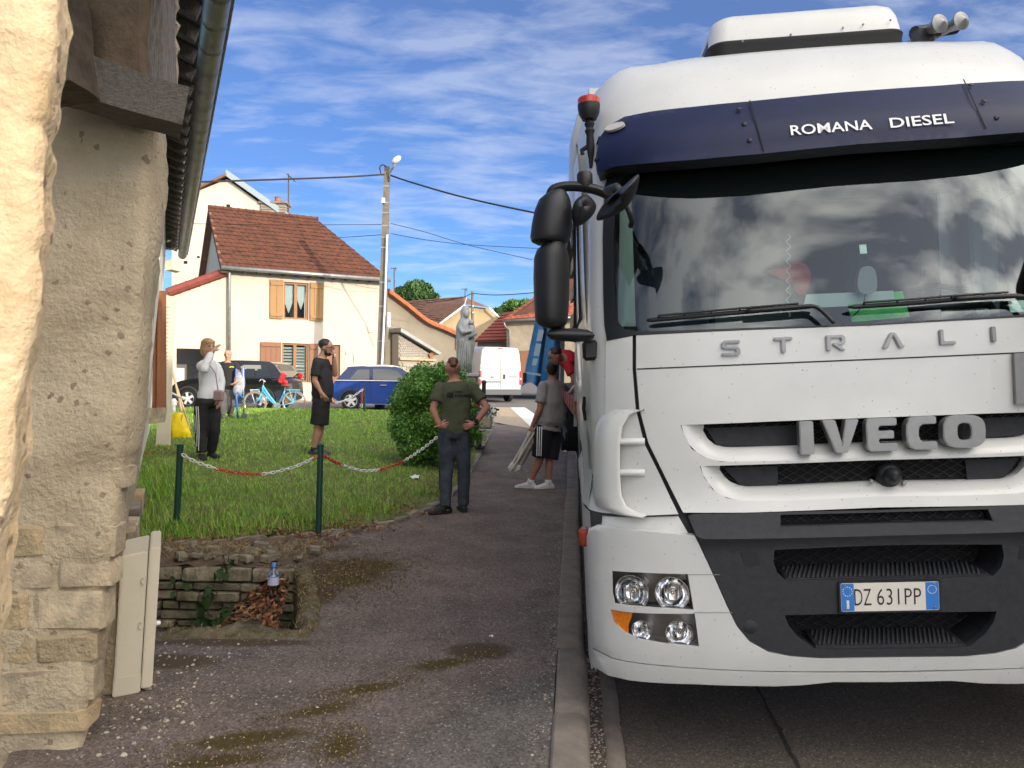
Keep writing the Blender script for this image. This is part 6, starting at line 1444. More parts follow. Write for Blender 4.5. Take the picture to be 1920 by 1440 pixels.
M_TDP = mat('arch_plastic', (.035, .036, .04), .6)
M_BLUE = mat('mini_blue', (.014, .05, .24), .25, coat=1.0); M_CWH = mat('car_white', (.43, .44, .44), .3, coat=.8); M_CBK = mat('car_black', (.012, .012, .014), .18, coat=1.0); M_CHRM = mat('wheel_silver', (.70, .70, .68), .35, metal=.3); M_REDL = mat('tail_red', (.45, .02, .02), .25, coat=.5)
# blue hatchback with white roof, tail to the left
mc = pix(731, 768, 25.0); mc = V((mc.x, mc.y, G(mc.x, mc.y)))
mt, w = car('blue_hatchback', 'small dark blue hatchback with white roof parked before the cream house', mc, (.985, .17, 0), 3.62, 1.69, 1.41, M_BLUE, M_CWH,
    [(-1.80, .42), (-1.80, .62), (-1.76, .86), (-1.60, .93), (-.6, .92), (.55, .91), (.75, .93), (1.4, .86), (1.72, .74), (1.80, .55), (1.76, .28), (1.2, .2), (0, .18), (-1.2, .2), (-1.70, .28)],
    [(-1.66, .90), (-1.58, 1.05), (-1.36, 1.30), (-1.22, 1.37), (-.3, 1.41), (.15, 1.385), (.42, 1.28), (.82, .92), (.0, .88), (-.9, .88)],
    [('rear_side_window', [(-1.28, .97), (-.66, .95), (-.66, 1.29), (-1.02, 1.28)]), ('door_window', [(-.55, .95), (.48, .96), (.20, 1.26), (-.05, 1.31), (-.55, 1.31)])], (-1.22, 1.24), .30, M_CHRM)
b = MB(); b.box(w(-.22, .83, .80), (.2, .03, .03)); b.box(w(-.22, .845, .80), (.16, .02, .02)); b.build('door_handle', M_CHR, mt); b = MB(); b.tube([w(-1.15, 0, 1.38), w(-1.2, 0, 1.80)], .01, 5); b.build('aerial', M_RUB, mt)
for f in (-1, 1):
    b = MB(); b.tube([w(-1.7, f * .79, .935), w(-.5, f * .825, .935), w(.8, f * .82, .93)], .012, 5); b.build('waist_trim', M_CHR, mt)
    b = MB(); b.box(w(-1.74, f * .62, .68), (.12, .16, .26), bev=.03); b.build('tail_lamp', M_REDL, mt); b = MB(); b.tube([w(-.60, f * .83, .90), w(-.60, f * .845, .55), w(-.52, f * .845, .25), w(.45, f * .845, .25), w(.6, f * .845, .6), w(.62, f * .83, .90)], .006, 4); b.build('door_seam', M_SEAM, mt)
    mk('painted_window_light', [w(x, f * (.69), z) for x, z in ((-1.14, 1.0), (-.72, .99), (-.72, 1.24), (-.98, 1.23))], [(0, 1, 2, 3)], mat('daylit_pane_paint', (.30, .42, .36), .1), mt)  # pale panels paint in the bright daylight seen through the cabin
    mk('painted_window_light', [w(x, f * (.69), z) for x, z in ((-.30, .98), (.32, .98), (.12, 1.2), (-.30, 1.24))], [(0, 1, 2, 3)], MATS['daylit_pane_paint'], mt)
# black small car, tail to the right
kc = pix(447, 772, 24.4); kc = V((kc.x, kc.y, G(kc.x, kc.y)))
kt_, w = car('black_car', 'black compact car parked behind the blue bicycle', kc, (-.99, .10, 0), 3.75, 1.66, 1.50, M_CBK, None,
    [(-1.86, .42), (-1.85, .65), (-1.80, .92), (-1.6, .98), (-.5, .96), (.55, .95), (.85, .96), (1.5, .86), (1.78, .72), (1.86, .5), (1.80, .26), (1.2, .19), (0, .18), (-1.2, .19), (-1.75, .27)],
    [(-1.74, .94), (-1.62, 1.20), (-1.40, 1.43), (-1.1, 1.49), (-.2, 1.51), (.25, 1.46), (.6, 1.3), (1.1, .95), (.2, .92), (-.9, .92)],
    [('rear_side_window', [(-1.40, 1.03), (-.95, 1.0), (-.95, 1.37), (-1.22, 1.36)]), ('door_window', [(-.86, 1.0), (.60, 1.0), (.30, 1.32), (.0, 1.40), (-.86, 1.40)])], (-1.15, 1.25), .31, M_CHRM)
for f in (-1, 1):
    b = MB(); b.box(w(-1.72, f * .70, .98), (.16, .16, .34), Matrix.Rotation(.4, 3, 'Y'), bev=.03); b.build('tail_lamp', M_REDL, kt_)
    mk('painted_bright_pane', [w(x, f * .72, z) for x, z in ((-1.08, 1.04), (-.42, 1.02), (-.40, 1.32), (-.52, 1.37), (-1.05, 1.37))], [(0, 1, 2, 3, 4)], mat('painted_bright_glass', (.30, .31, .28), .15), kt_)  # brightness of the window put into the pane's colour, over the dark car glass
b = MB(); b.tube([w(-1.62, .75, 1.1), w(-1.86, .3, 1.12)], .02, 5); b.build('rear_wiper', M_RUB, kt_)
mk('rear_window', [w(-1.73, .62, 1.02), w(-1.73, -.62, 1.02), w(-1.51, -.52, 1.38), w(-1.51, .52, 1.38)], [(0, 1, 2, 3)], MATS['car_glass'], kt_)
# white van seen from behind
vyaw = R(26); vf = V((-math.sin(vyaw), math.cos(vyaw), 0)); vl = V((vf.y, -vf.x, 0)); vc = pix(938, 752, 34.0); vc = V((vc.x, vc.y, G(vc.x, vc.y)))
van = thing('delivery_van', 'white panel van seen from behind on the street beyond the pavement', 'van', vc)
def vw(x, y, z): return vc + vl * x + vf * y + V((0, 0, z))
rows = []
for y_, k, zt in ((0, .985, 2.42), (.03, 1, 2.46), (.5, 1, 2.5), (3.2, 1, 2.5), (3.9, .98, 2.35), (4.5, .96, 1.75), (5.2, .94, 1.2), (5.45, .88, .95)):
    sec = [(-1.0, .50), (-1.02, .9), (-1.02, 1.2), (-.99, 1.7), (-.93, zt - .25), (-.88, zt - .10), (-.76, zt - .02), (0, zt)]; sec = [(x, min(z, zt)) for x, z in sec]; sec = sec + [(-x, z) for x, z in sec[::-1]][1:] + [(.0, .48)]
    rows.append([vw(x * k, y_, z) for x, z in sec])
b = MB().grid(rows, closeu=True); n = len(rows[0]); b.f += [tuple(range(n)), tuple(7 * n + k for k in range(n))]; b.mi += [0, 0]; vb_ = fixn(b.build('body', M_CWH, van, smooth='a'))
def vq(name, pts, o, m, par=van, th=.01): return fixn(MB().prism([vw(x, -o, z) for x, z in pts], vf * th).build(name, m, par))
for x in (0.0,): vq('door_gap', [(-.008, .62), (.008, .62), (.008, 2.3), (-.008, 2.3)], .006, M_SEAM)
for z in (2.0, 1.12, .98): vq('panel_line', [(-.92, z), (.92, z), (.92, z + .012), (-.92, z + .012)], .005, mat('van_line', (.45, .47, .48), .6))
vq('bumper', [(-1.0, .36), (1.0, .36), (1.0, .60), (-1.0, .60)], .08, mat('van_bumper', (.075, .08, .09), .6), th=.12); vq('number_plate', [(-.62, .74), (-.12, .74), (-.12, .86), (-.62, .86)], .02, mat('van_plate', (.62, .66, .70), .5)); vq('plate_edge', [(-.12, .74), (-.07, .74), (-.07, .86), (-.12, .86)], .02, M_PB); vq('plate_lamp_bar', [(-.66, .90), (.02, .90), (.02, .97), (-.66, .97)], .03, mat('van_trim', (.18, .19, .2), .5))
vq('high_brake_lamp', [(-.16, 2.38), (.10, 2.38), (.10, 2.42), (-.16, 2.42)], .02, M_REDL)
vq('door_handle', [(.12, 1.06), (.22, 1.06), (.22, 1.26), (.12, 1.26)], .03, M_BLK); b = MB(); b.lathe(vw(-.40, -.005, 1.17), [(.08, 0), (.08, .012), (.05, .02)], -vf, 18); b.build('maker_badge', M_ALU, van); 
for k in range(8): vq('badge_letter', [(.40 + k * .055, 1.14), (.44 + k * .055, 1.14), (.44 + k * .055, 1.17), (.40 + k * .055, 1.17)], .012, M_SEAM)
for f in (-1, 1):
    for z0, z1, m_ in ((.80, 1.02, M_REDL), (1.02, 1.12, M_CWH), (1.12, 1.42, M_REDL)):
        b = MB(); b.box(vw(f * .985, .02, (z0 + z1) / 2), (.10, .12, z1 - z0 - .01), Matrix((vl, vf, V((0, 0, 1)))).transposed(), bev=.015); b.build('tail_lamp', m_, van)
    for z in (1.75, 1.55): b = MB(); b.box(vw(f * .93, -.01, z), (.05, .06, .09), Matrix((vl, vf, V((0, 0, 1)))).transposed()); b.build('hinge', M_CWH, van)
    for y_ in (1.0, 4.45): wheel_parts(van, vw(f * .86, y_, .33), vl * f, .34, .22, M_ALU)
b = MB(); b.box(vw(0, 1.2, .40), (1.2, 2.4, .16), Matrix((vl, vf, V((0, 0, 1)))).transposed()); b.build('underbody', M_VOID, van)
# ================================================================== BICYCLE
BD = 22.3
bk_ = thing('bicycle', 'light blue city bicycle with rear rack parked on the grass edge', 'bicycle', V((*pix(515, 778, BD)[:2], G(*pix(515, 778, BD)[:2]))))
M_BB = mat('bike_blue', (.10, .47, .70), .35, coat=.4); M_TAN = mat('tan_tyre', (.42, .26, .16), .8); M_CHB = mat('bike_chrome', (.7, .72, .72), .2, metal=.8)
def bp_(x, y, d=0.0): return pix(x, y, BD + d)
fa, ra = bp_(478, 756), bp_(551, 755)
for c in (fa, ra):
    b = MB(); rw_ = .325; b.tube([c + V((rw_ * math.cos(t), 0, rw_ * math.sin(t))) for t in [2 * math.pi * k / 32 for k in range(32)]], .022, 6, closed=True); wo_ = b.build('wheel', M_TAN, bk_, smooth=True)
    b = MB(); b.tube([c + V(((rw_ - .028) * math.cos(t), 0, (rw_ - .028) * math.sin(t))) for t in [2 * math.pi * k / 32 for k in range(32)]], .012, 6, closed=True); b.build('rim', M_CHB, wo_, smooth=True)
    b = MB()
    for k in range(18): t = 2 * math.pi * k / 18; b.tube([c + V((0, .02 * (-1) ** k, 0)), c + V(((rw_ - .03) * math.cos(t), 0, (rw_ - .03) * math.sin(t)))], .0025, 3)
    b.tube([c - V((0, .05, 0)), c + V((0, .05, 0))], .025, 8); b.build('spokes', M_CHB, wo_)
    b = MB(); rr = [[c + V(((rw_ + .04) * math.cos(t), s_, (rw_ + .04 - abs(s_) * .3) * math.sin(t))) for s_ in (-.03, 0, .03)] for t in [R(10 + 165 * k / 14) for k in range(15)]]; b.grid(rr); b.build('mudguard', M_BB, bk_, smooth=True)
hd, ht, bb_, st, sd = bp_(492, 738), bp_(493.5, 723), bp_(521, 761), bp_(532, 738), bp_(535, 726)
b = MB(); b.tube([hd + V((0, 0, .02)), ht], .028, 8); b.tube([bp_(494, 726), bp_(505, 742), bp_(514, 754), bb_], .032, 8); b.tube([bp_(493, 732), bp_(506, 750), bp_(515, 758), bb_], .026, 8); b.tube([bb_, st, bp_(534, 733)], .024, 8)
for s_ in (-.05, .05): b.tube([bb_ + V((0, s_, 0)), ra + V((0, s_, 0))], .015, 6); b.tube([st + V((0, s_ * .5, 0)), ra + V((0, s_, 0))], .013, 6)
b.build('frame', M_BB, bk_, smooth=True)
b = MB()
for s_ in (-.05, .05): b.tube([hd + V((0, s_, 0)), bp_(486, 748) + V((0, s_, 0)), fa + V((0, s_, 0))], [.022, .018, .012], 6)
b.build('fork', M_BB, bk_, smooth=True)
b = MB(); b.tube([ht, bp_(495, 713), bp_(492, 711)], .016, 6); b.tube([bp_(486, 715, -.28), bp_(490, 711, -.22), bp_(492, 711, 0), bp_(491, 711, .22), bp_(486, 715, .28)], .013, 6); b.tube([bp_(497, 716, -.25), bp_(492, 712, -.2)], .02, 6); hb = b.build('handlebar', M_CHB, bk_, smooth=True)
b = MB(); b.tube([st, sd], .014, 6); b.build('seat_post', M_CHB, bk_); b = MB(); b.sphere(bp_(536, 723), (.15, .09, .045), 12, 6); b.build('saddle', mat('saddle_red', (.20, .05, .04), .6), bk_, smooth=True)
b = MB(); b.sphere(bp_(535, 717), (.085, .06, .07), 10, 6, M=Matrix.Rotation(.5, 3, 'Y')); b.build('saddle_cover', mat('cover_red', (.55, .02, .03), .5), bk_, smooth=True)
b = MB(); b.box(bp_(550, 731), (.36, .13, .03)); 
for s_ in (-.06, .06): b.tube([bp_(544, 732) + V((0, s_, 0)), ra + V((0, s_, 0))], .008, 5); b.tube([bp_(556, 732) + V((0, s_, 0)), ra + V((0, s_, 0))], .008, 5)
b.build('rear_rack', M_BB, bk_); b = MB(); b.tube([bp_(469, 731), bp_(486, 731), bp_(487, 734), bp_(470, 733)], .012, 5, closed=True); b.tube([bp_(470, 732), fa], .01, 5); b.build('front_rack', mat('rack_white', (.6, .68, .70), .4), bk_)
b = MB(); b.lathe(bb_ - V((0, .06, 0)), [(.10, 0), (.10, .012)], (0, 1, 0), 20); b.tube([bb_ + V((0, -.08, 0)), bp_(512, 765, -.1)], .012, 5); b.build('chainset', M_CHB, bk_); b = MB(); b.tube([bp_(541, 757, .06), bp_(549, 771, .15)], .012, 5); b.build('kickstand', M_CHB, bk_)
fixn(MB().prism([ra + V((-.26, .05, .15)), ra + V((-.05, .05, .29)), ra + V((-.03, .05, .02)), ra + V((-.28, .05, -.02))], V((0, .01, 0))).build('skirt_guard', mat('guard_tan', (.36, .17, .08), .7), bk_))
# ================================================================== SMALL THINGS ON THE GRASS
HD = 17.8; ht_ = thing('hand_truck', 'blue and silver folding hand truck loaded with bags beside the bicycle', 'hand truck', V((*pix(452, 786, HD)[:2], GL(*pix(452, 786, HD)[:2])))); q_ = lambda x, y, d=0: pix(x, y, HD + d); M_HB = mat('handtruck_blue', (.03, .16, .50), .4)
b = MB(); b.tube([q_(457, 748), q_(445, 735, -.1), q_(443, 740, -.1), q_(446, 784, -.1)], .022, 6); b.tube([q_(457, 730), q_(447, 744)], .018, 6); b.build('blue_leg', M_HB, ht_, smooth=True); b = MB(); b.tube([q_(456, 690), q_(457, 775)], .018, 6); b.tube([q_(448, 692, .2), q_(456, 690), q_(460, 692, .2)], .018, 6); b.build('upright', M_CHB, ht_, smooth=True)
for d in (-.12, .2): b = MB(); b.lathe(q_(458, 779, d), [(.02, -.03), (.06, -.03), (.068, 0), (.06, .03), (.02, .03)], (0, 1, 0), 16); b.build('wheel', mat('wheel_grey', (.12, .13, .15), .7), ht_, smooth='a')
b = MB(); b.sphere(q_(449, 718, .05), (.13, .12, .26), 12, 8); b.sphere(q_(446, 732, 0), (.12, .12, .16), 10, 7); b.build('white_sack', mat('sack_white', (.42, .44, .50), .7, var=.5, vscale=12), ht_, smooth=True); b = MB(); b.box(q_(455, 706, .04), (.07, .10, .42), bev=.02); b.box(q_(443, 700, .02), (.05, .08, .22), bev=.02); b.build('rolled_bundle', mat('bundle_blue', (.12, .22, .62), .6, var=.4, vscale=12), ht_)
YD = 13.3; ybase = pix(338, 828, YD); yb = thing('yellow_bag', 'slumped bright yellow tote bag at the foot of the wall', 'bag', V((ybase.x, ybase.y, GL(ybase.x, ybase.y))))
rr = []; 
for y_, x0, x1, dr in ((829, 322, 354, .10), (824, 319, 358, .15), (808, 318, 357, .17), (795, 320, 352, .15), (782, 324, 347, .11), (774, 327, 343, .07)):
    p, q = pix(x0, y_, YD), pix(x1, y_, YD); c = (p + q) / 2; w_ = (q - p) / 2; rr.append([c + w_ * math.cos(t) * (1 + .10 * math.sin(3 * t + y_)) + V((0, 1, 0)) * (dr * math.sin(t) * (1 + .12 * math.sin(4 * t + y_ * .4))) for t in [2 * math.pi * k / 20 for k in range(20)]])
b = MB().grid(rr, closeu=True); b.f += [tuple(range(20)), tuple(100 + k for k in range(20))]; b.mi += [0, 0]; fixn(b.build('sack', mat('bag_yellow', (.80, .60, .0), .5, var=.12, vscale=10, bump=.5, bscale=12), yb, smooth='a')); b = MB(); b.tube([pix(x, y, YD - .1) for x, y in spline([(328, 778), (329, 792), (334, 798), (340, 790), (342, 777)], 4)], .012, 5); b.build('handle', mat('bag_orange', (.7, .35, .02), .6), yb); b = MB(); b.tube([pix(326, 772, YD), pix(326, 752, YD)], .03, 8); b.lathe(pix(326, 760, YD), [(.05, 0), (.05, .08), (.02, .12)], (0, 0, 1), 10); b.build('bottle_top', mat('grey_bits', (.45, .46, .48), .4), yb)
for lab, a, c in (('pale wooden pole leaning left beside the yellow bag', (323, 690), (347, 800)), ('second pale wooden pole leaning close behind the yellow bag', (324, 702), (357, 806)), ('white plastic tube slanting above the yellow bag', (318, 735), (345, 748))):
    b = MB(); A_, C_ = pix(*a, 13.9), pix(*c, 13.4); b.tube([A_, C_], .018, 6); tag(b.build('leaning_pole', M_PLANK if 'wooden' in lab else M_CWH, None), lab, 'pole', 'poles leaning by the wall')
# ---- chain posts and chains
M_GP = mat('post_green', (.010, .050, .035), .4, coat=.2); M_CRED = mat('chain_red', (.55, .045, .035), .45); M_CW = mat('chain_white', (.72, .72, .70), .45)
def post(lab, x, ytop, ybot, d, r=.03):
    a, c = pix(x[1], ybot, d), pix(x[0], ytop, d); a.z = min(a.z, GL(a.x, a.y)) - .05; t = thing('chain_post', lab, 'post', V((a.x, a.y, GL(a.x, a.y))), 'green chain posts')
    b = MB(); b.tube([a, c], r, 12); b.build('shaft', M_GP, t, smooth='a'); b = MB(); b.tube([c, c + V((0, 0, .012)), c + V((0, 0, .02))], [r * 1.12, r * 1.12, r * .7], 12); b.build('cap', M_GP, t, smooth='a'); return c
post('dark green post at the left end of the chain near the wall', (338, 330), 836, 988, 7.25); post('dark green post in the middle of the chain at the lawn corner', (601, 597), 836, 992, 7.35); post('dark green post at the far side of the lawn before the blue car', (682, 684), 725, 770, 21.2, .035); post('dark green post hidden behind the man in the green shirt', (826, 828), 812, 905, 9.7)
def chain(lab, pts, ds, runs, sc=1.0):
    P = spline([pix(x, y, d) for (x, y), d in zip(pts, ds)], 14); d = [0]
    for a, c in zip(P, P[1:]): d.append(d[-1] + (c - a).length)
    pitch = .034 * sc; n = int(d[-1] / pitch); t = thing('plastic_chain', lab, 'chain', P[0], 'red and white chains'); k = 0
    base = MB(); base.tube([V((.018 * sc * math.cos(a) * 1.25, .011 * sc * math.sin(a), 0)) for a in [2 * math.pi * q / 10 for q in range(10)]], .0042 * sc, 5, closed=True); o = base.build('link', None, None, smooth=True); me = o.data; bpy.data.objects.remove(o); mr, mw = me, me.copy(); mr.materials.append(M_CRED); mw.materials.append(M_CW)
    for i in range(n):
        s = (i + .5) * pitch
        while d[k + 1] < s: k += 1
        f = (s - d[k]) / (d[k + 1] - d[k]); p = P[k].lerp(P[k + 1], f); tg = (P[k + 1] - P[k]).normalized(); u = tg.orthogonal().normalized() if abs(tg.z) > .95 else tg.cross(V((0, 0, 1))).normalized(); v = u.cross(tg)
        an = R(35 if i % 2 else -55); y_ = u * math.cos(an) + v * math.sin(an); z_ = tg.cross(y_); M = Matrix((tg, y_, z_)).transposed().to_4x4(); M.translation = p; fr_ = s / d[-1]
        red = any(a <= fr_ < c for a, c in runs); inst('link', mr if red else mw, t, M)
chain('red and white plastic chain sagging between the two near posts', [(342, 852), (372, 868), (430, 884), (490, 889), (550, 876), (600, 853)], [7.2] * 3 + [7.25] * 3, [(.25, .56), (.93, 1.0)], 1.25)
chain('red and white plastic chain rising from the middle post to the green shirted man', [(604, 853), (640, 871), (690, 883), (745, 870), (790, 843), (826, 814)], [7.4, 7.9, 8.3, 8.8, 9.3, 9.6], [(0, .22), (.48, .68)], 1.35)
chain('distant chain hanging across the wheel of the blue car', [(618, 756), (640, 753), (662, 743), (682, 729)], [20.8, 20.9, 21, 21.1], [(0, .12)], 2.2)
chain('distant chain end hanging straight down from the far post', [(680, 728), (679, 745), (678, 768)], [21.1] * 3, [(0, .8)], 2.2)
# ---- statue of a robed mother and child on a plinth
SD = 16.5; sb = pix(871, 700, SD); stt = thing('stone_statue', 'grey stone statue of a veiled woman holding a child behind the hedge', 'statue', V((sb.x, sb.y, GL(sb.x, sb.y)))); M_ST = mat('statue_stone', (.43, .44, .43), .85, var=.25, vscale=6, bump=.4, bscale=30)
rr = []; cols_ = 36
for y_, x0, x1, dr, fold in ((700, 859, 884, .20, .05), (690, 858, 884, .20, .06), (675, 857, 885, .20, .09), (660, 857, 887, .20, .10), (645, 856, 889, .20, .09), (632, 855, 890, .20, .06), (622, 855, 889, .19, .05), (612, 856, 887, .17, .04), (604, 859, 884, .13, .03), (599, 862, 881, .10, .02), (595, 864, 879, .085, .0), (588, 863, 881, .095, 0), (580, 864, 880, .09, 0), (575, 867, 878, .06, 0), (573, 870, 875, .02, 0)):
    p, q = pix(x0, y_, SD), pix(x1, y_, SD); c = (p + q) / 2; w_ = (q - p) / 2; rr.append([c + w_ * math.cos(t) * (1 + fold * math.sin(7 * t + y_ * .09)) + V((0, 1, 0)) * dr * math.sin(t) * (1 + fold * 1.6 * math.sin(9 * t + y_ * .11)) for t in [2 * math.pi * k / cols_ for k in range(cols_)]])
b = MB().grid(rr, closeu=True); b.f.append(tuple(range(cols_))); b.mi.append(0); b.f.append(tuple(14 * cols_ + k for k in range(cols_))); b.mi.append(0); fixn(b.build('robed_figure', M_ST, stt, smooth=True))
b = MB(); b.sphere(pix(874, 589, SD - .09), (.055, .06, .085), 12, 9); b.build('face', M_ST, stt, smooth=True)
b = MB(); b.sphere(pix(884, 605, SD - .14), .062, 10, 8); b.tube([pix(884, 610, SD - .14), pix(884, 622, SD - .15), pix(882, 634, SD - .13)], [.05, .075, .06], 10); b.tube([pix(861, 612, SD - .12), pix(868, 624, SD - .22), pix(883, 620, SD - .22)], [.06, .055, .04], 10); b.tube([pix(886, 612, SD - .05), pix(890, 626, SD - .14), pix(878, 632, SD - .2)], [.055, .05, .04], 10); b.build('child_and_arms', M_ST, stt, smooth=True)
for k in range(6):
    b = MB(); b.tube([pix(860 + k * 3.4, 618 + k * 3, SD - .15 - .02 * math.sin(k * .6)), pix(863 + k * 3.6, 645 + k * 2, SD - .20), pix(860 + k * 4, 672, SD - .205), pix(861 + k * 4.2, 694, SD - .20)], [.010, .020, .022, .026], 8); b.build('robe_fold', M_ST, stt, smooth=True)
b = MB(); zt_ = sb.z; zb_ = GL(sb.x, sb.y) - .05; b.box((sb.x, sb.y, (zt_ + zb_) / 2), (.55, .55, zt_ - zb_), bev=.03); b.box((sb.x, sb.y, zt_ - .03), (.66, .66, .08), bev=.015); b.build('plinth', M_ST, stt)
# ---- flower trough on a black stand
PD = 14.2; pbse = pix(897, 843, PD); ft = thing('flower_trough', 'cream flower trough on a black metal stand at the pavement edge', 'planter', V((pbse.x, pbse.y, pbse.z))); z0_ = pbse.z
b = MB(); c = pix(911, 790, PD + .3); b.box(c, (.22, .8, .20), bev=.02); b.build('trough', mat('trough_cream', (.42, .36, .27), .8, var=.2, vscale=8), ft); b = MB(); c2 = pix(912, 803, PD + .3); b.box(c2, (.28, .9, .03)); b.build('shelf', mat('shelf_grey', (.45, .45, .45), .7), ft)
for x, d in ((884, .5), (897, 0), (900, .25)): a = pix(x, 790, PD + d); b = MB(); b.tube([V((a.x, a.y, z0_)), a], .035, 8); b.box(V((a.x + .02, a.y, z0_ + .02)), (.14, .10, .05)); b.build('stand_leg', M_BLK, ft)
b = MB(); b.tube([pix(880, 806, PD + .5), pix(903, 803, PD)], .02, 6); b.build('stand_rail', M_BLK, ft)
b = MB()
for k in range(240): p = c + V((random.gauss(0, .09), random.uniform(-.4, .4), .10 + abs(random.gauss(0, .09)))); s = random.uniform(.02, .045); d = V((random.gauss(0, 1), random.gauss(0, 1), random.gauss(.5, 1))).normalized(); e = d.orthogonal().normalized() * s; f_ = d.cross(e); b.add([p - e, p + f_, p + e, p - f_], [(0, 1, 2, 3)], 0 if random.random() < .55 else 1)
b.build('white_flowers', [mat('flower_leaf', (.05, .10, .03), .6), mat('petal_white', (.7, .72, .65), .6)], ft, kind='stuff')
b = MB(); c4 = pix(894, 757, PD + .4)
for k in range(160): p = c4 + V((random.gauss(0, .06), random.gauss(0, .2), random.gauss(0, .06))); s = random.uniform(.02, .04); d = V((random.gauss(0, 1), random.gauss(0, 1), random.gauss(.5, 1))).normalized(); e = d.orthogonal().normalized() * s; f_ = d.cross(e); b.add([p - e, p + f_, p + e, p - f_], [(0, 1, 2, 3)], 0 if random.random() < .4 else 1)
b.build('red_flowers', [MATS['flower_leaf'], mat('petal_red', (.6, .02, .05), .6)], ft, kind='stuff'); b = MB(); b.box(pix(893, 775, PD + .45), (.2, .5, .22), bev=.03); b.build('green_pot', mat('pot_green', (.03, .10, .06), .6), ft)
bo_ = thing('bollard', 'short black bollard in front of the white van', 'bollard', pix(907, 752, 22)); b = MB(); a = pix(907, 752, 22); b.lathe(V((a.x, a.y, a.z)), [(.07, 0), (.06, .05), (.06, .50), (.075, .52), (.075, .56), (.04, .60)], (0, 0, 1), 14); b.build('shaft', M_BLK, bo_, smooth='a')
# ---- bottle in the pit, litter on the lawn, loose leaflet
bt = pix(511, 1128, 5.95); bo = thing('water_bottle', 'clear plastic water bottle with blue cap standing in the pit', 'bottle', bt); M_PET = glass('pet_plastic', (.90, .94, .98), 1.0, .06)
b = MB(); b.lathe(bt, [(.035, 0), (.042, .012), (.042, .08), (.039, .09), (.042, .10), (.042, .20), (.036, .225), (.016, .262), (.014, .275)], (.03, 0, 1), 18); b.build('shell', M_PET, bo, smooth='a'); b = MB(); b.lathe(bt + V((.008, 0, .275)), [(.017, 0), (.017, .022), (.014, .026)], (.03, 0, 1), 14); b.build('cap', mat('cap_blue', (.08, .28, .75), .4), bo, smooth='a')
b = MB(); b.lathe(bt + V((.004, 0, .135)), [(.0435, 0), (.0435, .06)], (.03, 0, 1), 18); b.build('label_band', mat('label_pale', (.55, .58, .74), .5), bo, smooth='a'); b = MB(); b.lathe(bt + V((0, 0, .008)), [(.030, 0), (.036, .01), (.036, .035), (.03, .04)], (.03, 0, 1), 14); b.build('water', mat('water_blue', (.16, .30, .48), .1, trans=.5), bo, smooth='a')
rn = random.Random(3)
for lab, x, y, s in (('crumpled pale plastic litter on the lawn near the edging', 776, 912, .10), ('small white paper scrap on the pavement in front', 921, 1191, .022), ('white scrap on the kerb by the trailer', 1058, 854, .07)):
    p = gp(x, y, .02); p.z = (GL(p.x, p.y) if x < 800 else G(p.x, p.y)) + .012; b = MB(); rr = [[p + V((i * s * .3 + rn.uniform(-.2, .2) * s, j * s * .25 + rn.uniform(-.2, .2) * s, abs(rn.gauss(0, .25)) * s)) for i in range(-2, 3)] for j in range(-2, 3)]; b.grid(rr); tag(b.build('litter', mat('litter_white', (.70, .74, .74), .5), None), lab, 'litter', 'bits of litter')
# ================================================================== PEOPLE
from mathutils.bvhtree import BVHTree
def remesh(mb, name, m, parent, vox=.014, sm=3):
    o = mb.build('tmp', None, None); md = o.modifiers.new('r', 'REMESH'); md.mode = 'VOXEL'; md.voxel_size = vox
    s = o.modifiers.new('s', 'SMOOTH'); s.factor = .5; s.iterations = sm
    dg = bpy.context.evaluated_depsgraph_get(); dg.update(); me = bpy.data.meshes.new_from_object(o.evaluated_get(dg)); vs = [v.co.copy() for v in me.vertices]; fs = [tuple(p.vertices) for p in me.polygons]
    old = o.data; bpy.data.objects.remove(o); bpy.data.meshes.remove(old); bpy.data.meshes.remove(me); return vs, fs
def limb(mb, pts, rad, n=12):
    P = [V(p) for p in pts]; mb.tube(P, rad, n); mb.sphere(P[0], rad[0], 10, 6); mb.sphere(P[-1], rad[-1], 10, 6); return mb
def rowsolid(mb, rows, n=18):
    rr = [[c + a * (hx * math.copysign(abs(math.cos(t)) ** .85, math.cos(t))) + b * (hy * math.copysign(abs(math.sin(t)) ** .85, math.sin(t))) for t in [2 * math.pi * k / n for k in range(n)]] for c, a, b, hx, hy in rows]
    m_ = len(rr); mb.grid(rr, closeu=True); base = len(mb.v) - m_ * n; mb.f += [tuple(base + k for k in range(n))[::-1], tuple(base + (m_ - 1) * n + k for k in range(n))]; mb.mi += [0, 0]
def hand(mb, wrist, tip_dir, palm_n, k, curl=.35, thumb=1):
    """palm plus four fingers of unequal length and a thumb leaving the side"""
    d = V(tip_dir).normalized(); n = V(palm_n); n = (n - d * n.dot(d)).normalized(); s = d.cross(n).normalized(); w_ = V(wrist)
    mb.tube([w_ - d * .02 * k, w_ + d * .03 * k, w_ + d * .085 * k], [.027 * k, .034 * k, .038 * k], 10, flat=.48, upv=n)
    for i, L in enumerate((.070, .080, .074, .058)):
        b = w_ + d * .082 * k + s * ((i - 1.5) * .0185 * k); a1 = curl; e1 = d * math.cos(a1) + n * math.sin(a1); e2 = d * math.cos(a1 * 2.2) + n * math.sin(a1 * 2.2)
        mb.tube([b - d * .012 * k, b, b + e1 * L * .45 * k, b + e1 * L * .45 * k + e2 * L * .55 * k], [.0095 * k, .010 * k, .009 * k, .0065 * k], 7)
    b = w_ + d * .03 * k + s * (-.03 * k * thumb); e = (d * .75 - s * .55 * thumb + n * .35).normalized(); mb.tube([b - e * .01 * k, b, b + e * .035 * k, b + (e + d * .3).normalized() * .066 * k], [.011 * k, .013 * k, .011 * k, .008 * k], 7)
